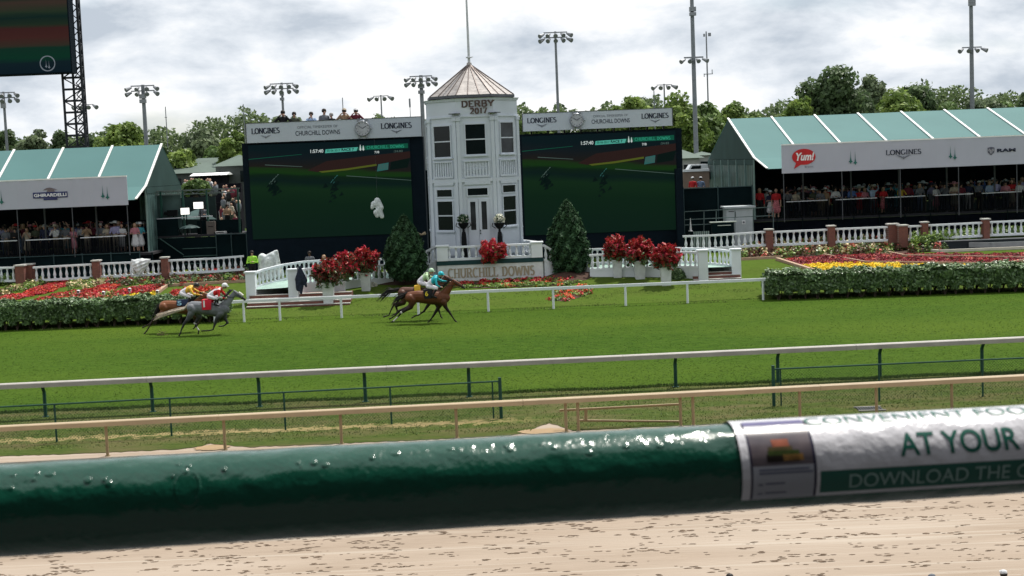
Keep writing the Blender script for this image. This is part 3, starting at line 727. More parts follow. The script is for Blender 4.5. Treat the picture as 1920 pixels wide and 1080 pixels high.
def window(i, u0, u1, z0, z1, mid=True, nm='window', m=None, sill=True):
    fm = MB(); w = .055
    facebox(i, u0 - w, u1 + w, z1, z1 + w, 0, .06, fm); facebox(i, u0 - w, u1 + w, z0 - w, z0, 0, .06, fm)
    facebox(i, u0 - w, u0, z0, z1, 0, .06, fm); facebox(i, u1, u1 + w, z0, z1, 0, .06, fm)
    if mid: zm = (z0 + z1) / 2; facebox(i, u0, u1, zm - .03, zm + .03, 0, .045, fm)
    if sill: facebox(i, u0 - .12, u1 + .12, z0 - .12, z0 - w, 0, .12, fm)
    wo_ = fm.build(nm, twhite, tw)
    g = MB(); facebox(i, u0, u1, z0, z1, -.02, .012, g); g.build('pane', m or darkglass, wo_)
    return wo_
S = .72
window(FR, -.49, .51, zf(289), zf(233)); window(LF, -.56, .56, zf(292), zf(234)); window(RT, -.52, .5, zf(288), zf(231), m=gl_r)
window(FR, -.50, .52, zf(366), zf(353), False, 'transom', sill=False)
window(LF, -.52, .52, zf(367), zf(354), False, 'transom', sill=False); window(RT, -.52, .5, zf(363), zf(350), False, 'transom', sill=False)
window(LF, -.52, .52, zf(430), zf(376)); window(RT, -.52, .5, zf(425), zf(371))
for i in (LL, RR): window(i, -.5, .5, zf(289), zf(233)); window(i, -.5, .5, zf(428), zf(373))
# double door
for s in (-1, 1):
    d = MB(); a, b_ = (-.56, -.01) if s < 0 else (.01, .56)
    zb, zt_ = FZ + .02, zf(373); facebox(FR, a, a + .14, zb, zt_, .0, .05, d); facebox(FR, b_ - .14, b_, zb, zt_, .0, .05, d)
    facebox(FR, a + .14, b_ - .14, zt_ - .14, zt_, .0, .05, d); facebox(FR, a + .14, b_ - .14, zb, zf(431), .0, .05, d)
    dd = d.build('door', twhite, tw)
    g = MB(); facebox(FR, a + .14, b_ - .14, zf(431), zt_ - .14, -.02, .02, g); g.build('pane', gl_r, dd)
    if s < 0:
        g = MB(); facebox(FR, -.075, -.03, zf(434), zf(431), .05, .085, g); facebox(FR, -.075, -.03, zf(439), zf(436.5), .05, .09, g); g.build('handle', black, dd)
# relief panels with turned balusters between the storeys
for i in (FR, LF, RT, LL, RR):
    mb = MB(); z0, z1 = zf(329), zf(303)
    facebox(i, -.66, .66, z1, z1 + .07, 0, .09, mb); facebox(i, -.66, .66, z0 - .1, z0, 0, .09, mb)
    facebox(i, -.66, -.58, z0, z1, 0, .07, mb); facebox(i, .58, .66, z0, z1, 0, .07, mb)
    for k in range(7):
        u = -.48 + k * .16; facebox(i, u - .045, u + .045, z0, z0 + .35, .01, .07, mb); facebox(i, u - .03, u + .03, z0 + .35, z1, .01, .05, mb)
    mb.build('baluster_panel', twhite, tw)
    mb = MB(); facebox(i, -.66, .66, zf(346), zf(340), 0, .07, mb); mb.build('moulding', twhite, tw)
    if i != FR: mb = MB(); facebox(i, -.62, .62, FZ + .1, zf(438), 0, .03, mb); mb.build('dado_panel', twhite, tw)
# small black gooseneck caps above the windows
mb = MB()
for i, us in ((FR, (-.9, .95)), (LF, (-.9,)), (RT, (.9,))):
    for u in us:
        mb = MB(); facebox(i, u - .2, u + .2, zf(213), zf(211.3), 0, .26, mb); mb.build('sconce', mat('sconce_metal', (.09, .10, .11), .4), tw)
yF = PF - .012
def px2x(px, D): return W(px, 540, D).x + (0)
def xat(px, py, D): return W(px, py, D).x
x0, x1 = xat(865, 193, PF), xat(926, 192, PF)
serif('DERBY', x0, x1, W(895, 200, PF).z, W(895, 188.5, PF).z, yF - .05, .27, .17).build('lettering', mat('derby_letters', (.085, .055, .05), .6), tw)
serif('2017', xat(881, 205, PF), xat(913, 205, PF), W(895, 213, PF).z, W(895, 202.5, PF).z, yF - .05, .27, .17, serifs=False).build('lettering', MATS['derby_letters'], tw)

# ================================================================ BALUSTRADES
def baluster_mesh(h=.62):
    mb = MB(); mb.lathe([(.07, 0), (.07, .05), (.045, .07), (.075, .16), (.082, .22), (.06, .34), (.035, .48), (.042, .54), (.065, .57), (.065, h)], n=10)
    o = mb.build('baluster', white, smooth=True); me = o.data; bpy.data.objects.remove(o); return me
BAL = baluster_mesh()
def inst(me, name, parent, loc, scale=(1, 1, 1), rz=0):
    o = bpy.data.objects.new(name, me); COL.objects.link(o); setpar(o, parent); o.location = loc; o.scale = scale; o.rotation_euler = (0, 0, rz); return o
def balrun(parent, pts, h=.86, sp=.26, ends=True, skirt=0, railw=.16):
    """pts: world points of the TOP of the hand rail"""
    tr, br = MB(), MB(); pts = [Vector(p) for p in pts]
    for a, b_ in zip(pts, pts[1:]):
        tr.bar(a - Vector((0, 0, .05)), b_ - Vector((0, 0, .05)), railw, .10); br.bar(a - Vector((0, 0, h - .06)), b_ - Vector((0, 0, h - .06)), railw * .9, .12)
        if skirt:
            q = (b_ - a); q.z = 0; q.normalize(); nr = Vector((q.y, -q.x, 0)) * .06
            for s in (nr,):
                br.add([a - Vector((0, 0, h)) + s, b_ - Vector((0, 0, h)) + s, b_ - Vector((0, 0, h + skirt)) + s, a - Vector((0, 0, h + skirt)) + s, a - Vector((0, 0, h)) - s, b_ - Vector((0, 0, h)) - s, b_ - Vector((0, 0, h + skirt)) - s, a - Vector((0, 0, h + skirt)) - s], [(0, 1, 2, 3), (7, 6, 5, 4)])
    tr.build('hand_rail', white, parent); br.build('base_rail', white, parent)
    tot = sum((b_ - a).length for a, b_ in zip(pts, pts[1:])); n = int(tot / sp); k = (h - .22) / .62
    for i in range(n):
        s = (i + .5) * tot / n
        for a, b_ in zip(pts, pts[1:]):
            L = (b_ - a).length
            if s <= L: p = a.lerp(b_, s / L); break
            s -= L
        inst(BAL, 'baluster', parent, (p.x, p.y, p.z - h + .12), (1, 1, k))
def newel(parent, p, w=.42, h=1.05, m=None, cap=None, name='newel_post'):
    p = Vector(p)
    o = MB().box(p.x - w / 2, p.x + w / 2, p.y - w / 2, p.y + w / 2, p.z - h, p.z).build(name, m or white, parent)
    MB().box(p.x - w / 2 - .05, p.x + w / 2 + .05, p.y - w / 2 - .05, p.y + w / 2 + .05, p.z + .002, p.z + .07).build('cap', cap or white, o)
    return o
# platform in front of the tower
D1 = 72.7
pl = wthing('tower_platform', 'white raised platform with its name on the front wall and a balustrade, below the tower', 'platform', (TX, D1, .8))
xl, xr = xat(820, 495, D1), xat(1018, 495, D1)
zt0, zt1 = W(900, 495, D1).z, W(900, 488, D1).z; FZp = zt0
MB().box(xl, xr, D1, TD + 2.6, .3, FZp - .01).build('base_wall', offwhite, pl)
MB().box(xl - .03, xr + .03, D1 - .03, TD + 2.6, FZp, zt1 + .03).build('green_band', mat('band_green', (.01, .045, .05), .5), pl)
ZR = W(900, 460, D1).z
serif('CHURCHILL DOWNS', xat(840, 510, D1), xat(1002, 505, D1), W(920, 518.5, D1).z, W(920, 501, D1).z, D1 - .02, .17, .08).build('lettering', mat('bronze_letters', (.34, .29, .21), .5), pl)
hR = ZR - zt1 - .03
balrun(pl, [(xl + .45, D1 + .14, ZR), (xr - .45, D1 + .14, ZR)], h=hR, sp=.34, railw=.26)
newel(pl, (xl + .28, D1 + .2, ZR), .56, hR); newel(pl, (xr - .28, D1 + .2, ZR), .56, hR)
balrun(pl, [(xr - .2, D1 + .5, ZR), (xr - .2, D1 + 1.6, ZR), (TX + Rf + .1, TD - .2, ZR + .02)], h=hR, sp=.3)
balrun(pl, [(xl + .2, D1 + .5, ZR), (xl + .2, D1 + 1.2, ZR)], h=hR, sp=.3)
# curved walkways with steps on both sides
carpet = mat('walkway_carpet', (.30, .42, .37), .9)
brickrun = brick
def walkway(label, back, front, steps, landing, stair):
    t_ = wthing('walkway_stair', label, 'stair', W(back[0][0], back[0][1] + 40, back[0][2]))
    B = [W(*p) for p in back]; Fp = [W(*p) for p in front]; h = .84
    balrun(t_, B, h=h, sp=.27, skirt=.9); balrun(t_, Fp, h=h, sp=.27, skirt=.9)
    newel(t_, B[0] + Vector((0, 0, .04)), .46, 1.35); newel(t_, Fp[0] + Vector((0, 0, .04)), .46, 1.5)
    # floor between the two rails
    mb = MB(); n = max(len(B), len(Fp)); 
    def samp(L, k): 
        f = k * (len(L) - 1); i = min(int(f), len(L) - 2); return L[i].lerp(L[i + 1], f - i)
    top = [samp(B, i / 12) - Vector((0, 0, h - .05)) for i in range(13)] + [samp(Fp, i / 12) - Vector((0, 0, h - .05)) for i in range(12, -1, -1)]
    mb.sheet(top); mb.build('walkway_floor', carpet, t_)
    # brick steps with pale nosings
    (xa, xb, ya, z0, n, rise, tread) = steps
    for k in range(n):
        o = MB().box(xa + .0 * k, xb, ya + tread * k, ya + tread * n + .6, z0 + rise * k - .2 * (k == 0), z0 + rise * (k + 1) - .032).build('step', brick, t_)
        MB().box(xa - .02, xb + .02, ya + tread * k - .02, ya + tread * (k + 1) + .0, z0 + rise * (k + 1) - .03, z0 + rise * (k + 1)).build('nosing', stone, o)
    S_ = [W(*p) for p in stair]; balrun(t_, S_, h=.84, sp=.3, skirt=1.0)
    return t_
sL = W(462, 580, 68.5)
walkway('white curved balustrade walkway with brick steps at the left of the tower',
        [(470, 513, 69.8), (490, 505, 70.6), (530, 495, 71.8), (570, 489, 72.8), (620, 485.5, 73.8), (728, 484, 74.8), (775, 482, 75.0)],
        [(549, 508, 69.6), (570, 503, 70.4), (620, 499, 71.7), (700, 496, 72.8), (736, 495, 73.0)],
        (xat(462, 570, 68.6), xat(655, 560, 68.6), 68.6, .20, 4, .155, .30), None,
        [(778, 482, 74.6), (800, 470, 73.8), (818, 460, 73.2)])
walkway('white curved balustrade walkway with brick steps at the right of the tower',
        [(1379, 470, 71.4), (1350, 467, 72.4), (1310, 464.5, 73.2), (1260, 463.5, 73.8), (1180, 464, 74.2), (1105, 466, 74.4)],
        [(1317, 472, 70.9), (1290, 471, 71.4), (1240, 472, 71.9), (1170, 474, 72.3), (1105, 477, 72.6)],
        (xat(1303, 530, 70.4), xat(1392, 528, 70.4), 70.4, .33, 4, .15, .30), None,
        [(1106, 475, 73.6), (1045, 473, 73.4), (1018, 458, 72.9)])
# garden balustrades with brick piers
def garden(label, sections, piers, D, h):
    t_ = wthing('garden_balustrade', label, 'balustrade', W(sections[0][0][0], sections[0][0][1] + 30, D))
    for s in sections:
        P_ = [W(p[0], p[1], p[2] if len(p) > 2 else D) for p in s]; balrun(t_, P_, h=h, sp=.30)
    for (px0, px1, py, d) in piers:
        a = W(px0, py, d); b_ = W(px1, py, d); w = b_.x - a.x
        o = MB().box(a.x, b_.x, d - .25, d + .25, a.z - 1.15, a.z).build('brick_pier', brick, t_)
        MB().box(a.x - .05, b_.x + .05, d - .30, d + .30, a.z + .002, a.z + .07).build('cap', stone, o)
    return t_
garden('white balustrade with brick piers above the left flower beds', [[(-60, 502), (30, 500)], [(62, 500), (175, 494)], [(188, 493), (302, 488)], [(316, 487), (400, 483), (457, 478.5)]], [(30, 47, 499, 77.9), (43, 62, 497, 78.4), (174, 187, 490, 78), (303, 315, 484, 78)], 78, .82)
garden('white balustrade with brick piers above the right flower beds and pool', [[(1280, 441.5), (1330, 440), (1380, 437), (1435, 433)], [(1448, 433.5), (1551, 429)], [(1565, 428), (1664, 424)], [(1700, 423), (1727, 422)], [(1740, 421), (1841, 416)], [(1854, 415), (1975, 410)]], [(1435, 1448, 431.5, 78), (1552, 1564, 425, 78), (1664, 1682, 421.5, 78.1), (1683, 1700, 424, 77.7), (1728, 1738, 418, 78), (1842, 1853, 412, 78)], 78, .82)

# ================================================================ BIG SCREENS
def screenmat(seed, flip=0):
    m = bpy.data.materials.new('screen_picture'); m.use_nodes = True; t = m.node_tree; b = t.nodes['Principled BSDF']
    b.inputs['Base Color'].default_value = (.002, .003, .003, 1); b.inputs['Roughness'].default_value = .7; b.inputs['Specular IOR Level'].default_value = .03
    tcn = N(t, 'ShaderNodeTexCoord'); sp = N(t, 'ShaderNodeSeparateXYZ'); t.links.new(tcn.outputs['Generated'], sp.inputs[0])
    ns = N(t, 'ShaderNodeTexNoise', i_Scale=2.5, i_Detail=5.0); mpn = N(t, 'ShaderNodeMapping'); mpn.inputs['Scale'].default_value = (1, 1, 4); t.links.new(tcn.outputs['Generated'], mpn.inputs[0]); t.links.new(mpn.outputs[0], ns.inputs['Vector'])
    # height in the picture, tilted like the filmed turf
    a = N(t, 'ShaderNodeMath', operation='MULTIPLY_ADD'); t.links.new(sp.outputs[0], a.inputs[0]); a.inputs[1].default_value = .10; t.links.new(sp.outputs[2], a.inputs[2])
    b2 = N(t, 'ShaderNodeMath', operation='MULTIPLY_ADD'); t.links.new(ns.outputs[0], b2.inputs[0]); b2.inputs[1].default_value = .10; t.links.new(a.outputs[0], b2.inputs[2])
    r = N(t, 'ShaderNodeValToRGB'); r.color_ramp.elements[0].position = .10; r.color_ramp.elements[0].color = (.0035, .014, .009, 1)
    r.color_ramp.elements[1].position = 1.0; r.color_ramp.elements[1].color = (.003, .010, .013, 1)
    for p, c in ((.45, (.004, .018, .008)), (.60, (.006, .024, .009)), (.68, (.003, .012, .010)), (.735, (.004, .015, .007)), (.76, (.008, .035, .006)), (.80, (.010, .030, .007)), (.82, (.012, .010, .009)), (.93, (.006, .010, .013))):
        e = r.color_ramp.elements.new(p); e.color = (*c, 1)
    t.links.new(b2.outputs[0], r.inputs[0])
    t.links.new(r.outputs[0], b.inputs['Emission Color']); b.inputs['Emission Strength'].default_value = .72
    return m
def em(name, c, s=1.0): 
    return mat(name, (.003, .003, .003), .8, spec=.02, emis=c, estr=s)
e_teal, e_white, e_dgreen, e_yel, e_brn, e_grey, e_dk = em('screen_teal', (.06, .30, .24)), em('screen_white', (.42, .47, .46)), em('screen_bar_green', (.004, .06, .035)), em('screen_yellow', (.06, .075, .01)), em('screen_brown', (.018, .009, .008)), em('screen_grey', (.05, .08, .07)), em('screen_black', (.0015, .006, .005))
e_gtxt = em('screen_green_text', (.02, .22, .14)); e_bldg = em('screen_teal_dim', (.02, .09, .085))
frame_m = mat('screen_frame', (.005, .010, .016), .8, spec=.06)
def bigscreen(label, D, px0, px1, frame, bd, boardpx, mirror, cx_):
    """everything in metres from measured photo points at distance D"""
    l = W(px0, 360, D); r = W(px1, 350, D); z1 = W((px0 + px1) / 2, bd[2], D).z; zb = .9
    t_ = wthing('video_screen', label, 'screen', ((l.x + r.x) / 2, D, gz(D)))
    MB().box(l.x, r.x, D, D + 1.2, zb, z1).build('cabinet', frame_m, t_)
    sl_, sr = l.x + frame[0], r.x - frame[1]; zs0 = W((px0 + px1) / 2, bd[3], D).z; zs1 = z1 - .12
    MB().box(sl_, sr, D - .05, D - .003, zs0, zs1).build('picture', screenmat(1), t_)
    Wd, Hd = sr - sl_, zs1 - zs0; yy = D - .056
    def q(name, poly, m_, k=0): 
        MB().prism([(sl_ + a * Wd, zs0 + c * Hd) for a, c in poly], yy - .004 * k - .004, yy - .004 * k).build(name, m_, t_)
    q('picture_detail', [(.36, .71), (.48, .80), (.75, .84), (1, .87), (1, .80), (.8, .745), (.6, .70), (.42, .69)], e_brn)
    q('picture_detail', [(.43, .695), (.6, .715), (.79, .75), (.79, .73), (.6, .695), (.45, .68)], e_yel, 1)
    q('picture_detail', [(.79, .67), (.86, .685), (.865, .76), (.80, .745)], e_bldg, 2); q('picture_detail', [(.87, .68), (.98, .70), (1.0, .80), (.88, .765)], e_dk, 2)
    for i in range(7): q('picture_detail', [(.80 + .009 * i, .69), (.803 + .009 * i, .69), (.806 + .009 * i, .745), (.803 + .009 * i, .745)], e_grey, 3)
    q('picture_detail', [(.60, .64), (1, .565), (1, .56), (.60, .634)], e_grey, 1)
    q('picture_detail', [(.1, .79), (.33, .755), (.33, .75), (.1, .783)], e_grey, 1); q('picture_detail', [(.0, .855), (.33, .885), (.33, .88), (.0, .848)], e_dgreen, 1)
    # filmed horses and riders as dim shapes
    def rider(cx, cz, s, m_a):
        rr = random.Random(int(cx * 100))
        for k in range(16):
            ax_, az_ = cx + rr.gauss(0, .022) * s, cz + rr.gauss(-.03, .045) * s; w_ = rr.uniform(.008, .02) * s
            q('picture_detail', [(ax_ - w_, az_ - w_ * 1.5), (ax_ + w_ * rr.uniform(-.3, .6), az_ + w_ * rr.uniform(1, 2)), (ax_ + w_, az_ - w_ * rr.uniform(-.5, 1))], e_dk, 4 + (k % 2) * .3)
        for (dx, dz, w_) in ((-.016, .035, .006), (-.006, .055, .007), (.008, .078, .006), (.02, .098, .008), (.0, .03, .005)):
            q('picture_detail', [(cx + (dx - w_) * s, cz + (dz - .012) * s), (cx + (dx + w_ * .3) * s, cz + (dz + .012) * s), (cx + (dx + w_) * s, cz + (dz + .006) * s)], m_a, 5)
    rider(.155, .575, 1, e_grey); rider(.135, .56, .8, e_grey); rider(.52, .54, 1, e_bldg)
    # race caption
    q('caption_panel', [(.475, .885), (.48, .925), (.68, .935), (.67, .895)], e_teal, 6); q('caption_panel', [(.67, .90), (.69, .945), (.99, .955), (.99, .905)], e_dgreen, 5)
    tl = lambda s, a, b_, c, d, m_, k, bold=.02: sans(s, sl_ + a * Wd, sl_ + b_ * Wd, zs0 + c * Hd, zs0 + d * Hd, yy - .004 * k - .004, bold).build('lettering', m_, t_)
    tl('1:57:40', .385, .465, .892, .928, e_white, 7); tl('05-06-2017', .487, .57, .898, .921, e_dgreen, 8); tl('RACE 7', .578, .655, .900, .927, e_dk, 8, .03)
    tl('7/8', .78, .81, .862, .886, e_white, 7); tl(':24.83', .90, .955, .865, .887, e_grey, 7)
    serif('CHURCHILL DOWNS', sl_ + .735 * Wd, sl_ + .965 * Wd, zs0 + .912 * Hd, zs0 + .942 * Hd, yy - .036, .17, .1).build('lettering', e_gtxt, t_)
    for k in range(2):
        cx = .695 + .018 * k; q('spire_emblem', [(cx - .006, .905), (cx - .001, .96 - .01 * k), (cx + .001, .96 - .01 * k), (cx + .006, .905), (cx, .895)], e_white, 9)
    # sponsor board above
    bl, br_ = W(boardpx[0], 250, D - .3).x, W(boardpx[1], 240, D - .3).x; cxp = (boardpx[0] + boardpx[1]) / 2
    zb1, zb0 = W(cxp, bd[0], D - .3).z, W(cxp, bd[1], D - .3).z
    bo = wthing('sponsor_board', cx_[1], 'sign', ((bl + br_) / 2, D - .3, zb0))
    MB().box(bl, br_, D - .3, D - .05, zb0, zb1).build('board_panel', boardw, bo)
    MB().box(bl - .04, bl, D - .32, D, zb0 - .03, zb1 + .03).box(br_, br_ + .04, D - .32, D, zb0 - .03, zb1 + .03).box(bl, br_, D - .32, D, zb1, zb1 + .03).build('board_frame', dkgrey, bo)
    for i in range(9): x = bl + (i + .5) * (br_ - bl) / 9; MB().box(x - .04, x + .04, D - .1, D + .3, z1 - .1, zb0 + .02).build('bracket', black, bo)
    y_ = D - .31; Bw, Bh = br_ - bl, zb1 - zb0
    bx = lambda u: bl + u * Bw; bz = lambda v: zb0 + v * Bh
    for (a, b_) in cx_[0][:2]:
        serif('LONGINES', bx(a), bx(b_), bz(.46), bz(.74), y_, .20, .08, gap=.06).build('lettering', ink, bo)
        wings(bx((a + b_) / 2), bz(.31), (b_ - a) * Bw * .36, y_ - .01, bo, ink2)
    a, b_ = cx_[0][2]
    sans('OFFICIAL TIMEKEEPER OF', bx(a + .012), bx(b_ - .012), bz(.64), bz(.77), y_).build('lettering', ink2, bo)
    sans('CHURCHILL DOWNS', bx(a), bx(b_), bz(.28), bz(.52), y_, .01).build('lettering', ink, bo)
    # the wristwatch
    wc = bx(cx_[0][3]); wz = bz(.52); R_ = Bh * .40
    wt = wthing('watch_display', cx_[2], 'watch sign', (wc, y_ - .1, wz))
    mb = MB(); 
    q_ = [(R_ * 1.02, 0), (R_ * 1.02, .12), (R_ * .93, .17), (R_ * .88, .15)]
    ring = []; n = 28
    for rr, dd in q_: ring += [(wc + rr * math.cos(i * math.tau / n), y_ - dd, wz + rr * math.sin(i * math.tau / n)) for i in range(n)]
    mb.add(ring, [(k * n + i, k * n + (i + 1) % n, (k + 1) * n + (i + 1) % n, (k + 1) * n + i) for k in range(3) for i in range(n)]); mb.cyl((wc + R_, y_ - .08, wz), (wc + R_ * 1.18, y_ - .08, wz), .05)
    mb.build('watch_case', mat('steel_case', (.32, .34, .37), .3, metal=.6), wt, smooth=False)
    dial = MB(); dial.add([(wc + R_ * .9 * math.cos(i * math.tau / n), y_ - .14, wz + R_ * .9 * math.sin(i * math.tau / n)) for i in range(n)], [tuple(range(n))]); dial = dial.build('dial', mat('watch_dial', (.42, .44, .47), .3, metal=.2), wt)
    mb = MB()
    for i in range(12): t0 = i * math.tau / 12; mb.bar((wc + R_ * .68 * math.cos(t0), y_ - .15, wz + R_ * .68 * math.sin(t0)), (wc + R_ * .82 * math.cos(t0), y_ - .15, wz + R_ * .82 * math.sin(t0)), .01, .025)
    mb.bar((wc, y_ - .155, wz), (wc + R_ * .45, y_ - .155, wz + R_ * .25), .01, .03).bar((wc, y_ - .16, wz), (wc - R_ * .5, y_ - .16, wz + R_ * .35), .01, .02); mb.build('watch_hands', ink, wt)
    for s in (-1, 1):
        zz = wz + s * R_ * .9
        for sx_ in (-.55, .55): MB().bar((wc + sx_ * R_, y_ - .07, zz - s * .05), (wc + sx_ * R_ * .85, y_ - .07, zz + s * R_ * .38), .09, .10).build('watch_lug', MATS['steel_case'], wt)
    return t_
SD = 80.6
scrL = bigscreen('dark big video screen standing left of the white tower showing the race', SD, 458, 797, (.35, .75), (225.5, 262, 262, 443), (462, 790), False, (((.03, .19), (.77, .945), (.28, .535), .665), 'pale grey sponsor board with a wristwatch at its right, over the left video screen', 'large steel wristwatch model on the sponsor board left of the tower'))
scrR = bigscreen('dark big video screen standing right of the white tower showing the race', SD, 975, 1281, (.2, .35), (208, 241, 246, 436), (981, 1261), True, (((.03, .225), (.795, .975), (.46, .715), .36), 'pale grey sponsor board with a wristwatch near its left, over the right video screen', 'large steel wristwatch model on the sponsor board right of the tower'))
scrPost = tag(MB().box(xat(1268, 380, 80), xat(1281, 380, 80), 79.9, 80.5, 1.0, W(1275, 316, 80).z).build('screen_pylon', frame_m), 'dark square pylon closing the right edge of the right video screen', 'pylon')

# the great board at the far left on black truss towers
BD = 175.0
bl = W(-200, 60, BD); brx = W(131, 60, BD).x; zb = W(60, 139.5, BD).z
bb = wthing('video_board', 'huge dark video board on black truss towers rising above the left tent', 'screen', (bl.x, BD, 1.4))
MB().box(bl.x, brx, BD, BD + 2, zb, zb + 14).build('cabinet', frame_m, bb)
def bandmat():
    m = bpy.data.materials.new('board_picture'); m.use_nodes = True; t = m.node_tree; b = t.nodes['Principled BSDF']; b.inputs['Base Color'].default_value = (.003, .003, .004, 1); b.inputs['Roughness'].default_value = .9; b.inputs['Specular IOR Level'].default_value = .03
    tcn = N(t, 'ShaderNodeTexCoord'); sp = N(t, 'ShaderNodeSeparateXYZ'); t.links.new(tcn.outputs['Generated'], sp.inputs[0])
    ns = N(t, 'ShaderNodeTexNoise', i_Scale=3.0, i_Detail=3.0); mpn = N(t, 'ShaderNodeMapping'); mpn.inputs['Scale'].default_value = (1, 1, 6); t.links.new(tcn.outputs['Generated'], mpn.inputs[0]); t.links.new(mpn.outputs[0], ns.inputs['Vector'])
    a = N(t, 'ShaderNodeMath', operation='MULTIPLY_ADD'); t.links.new(ns.outputs[0], a.inputs[0]); a.inputs[1].default_value = .07; t.links.new(sp.outputs[2], a.inputs[2])
    r = N(t, 'ShaderNodeValToRGB'); r.color_ramp.elements[0].position = .0; r.color_ramp.elements[0].color = (.002, .007, .012, 1); r.color_ramp.elements[1].position = 1; r.color_ramp.elements[1].color = (.004, .018, .010, 1)
    for p, c in ((.17, (.003, .010, .013)), (.22, (.002, .022, .012)), (.35, (.003, .020, .012)), (.38, (.022, .018, .012)), (.48, (.035, .012, .010)), (.60, (.030, .010, .009)), (.64, (.010, .018, .010)), (.74, (.003, .012, .010)), (.80, (.012, .022, .012)), (.92, (.03, .02, .015))):
        e = r.color_ramp.elements.new(p); e.color = (*c, 1)
    t.links.new(a.outputs[0], r.inputs[0]); t.links.new(r.outputs[0], b.inputs['Emission Color']); b.inputs['Emission Strength'].default_value = 1
    return m
MB().box(bl.x, brx - .15, BD - .06, BD - .002, zb + .15, zb + 9.6).build('picture', bandmat(), bb)
c = W(89, 119, BD - .1); mb = MB(); ribbon(mb, [(c.x + .88 * math.cos(i * math.tau / 30), c.z + .88 * math.sin(i * math.tau / 30)) for i in range(31)], .1, .1, BD - .09); mb.build('ring_emblem', em('emblem_grey', (.12, .14, .16)), bb)
spires(c.x, c.z - .05, 1.0, BD - .09, bb, MATS['emblem_grey'])
mb = MB(); xa, xb = W(110, 200, BD).x, W(146, 200, BD).x; zt_ = zb + 14
cols = [(xa, BD + 2.3), (xb, BD + 2.3), (xa + .6, BD + 4.6), (xb - .4, BD + 4.6)]
for i, (x, y) in enumerate(cols): mb.cyl((x, y, 0), (x, y, zt_ if i % 2 else zb + .3), .16, n=6)
z = 1.0; k = 0
while z < zt_:
    hi = z > zb
    if not hi:
        mb.bar((xa, BD + 2.3, z), (xb, BD + 2.3, z), .16, .26); mb.bar((xa, BD + 2.3, z), (xb, BD + 2.3, z + 1.4), .13, .13) if k % 2 else mb.bar((xb, BD + 2.3, z), (xa, BD + 2.3, z + 1.4), .13, .13)
        mb.bar((xa + .6, BD + 4.6, z), (xb - .4, BD + 4.6, z + 1.4), .1, .1)
    mb.bar((xb, BD + 2.3, z), (xb - .4, BD + 4.6, z + 1.4), .12, .12); mb.bar((xb, BD + 2.3, z), (xb - .4, BD + 4.6, z), .12, .12); mb.bar((xb, BD + 2.3, z), (xb - .75, BD + 2.4, z + .7), .1, .1); mb.bar((xb - .75, BD + 2.4, z + .7), (xb, BD + 2.3, z + 1.4), .1, .1)
    z += 1.4; k += 1
mb.cyl((xb - .8, BD + 2.4, zb), (xb - .8, BD + 2.4, zt_), .09, n=6)
mb.build('truss_tower', steelblack, bb)
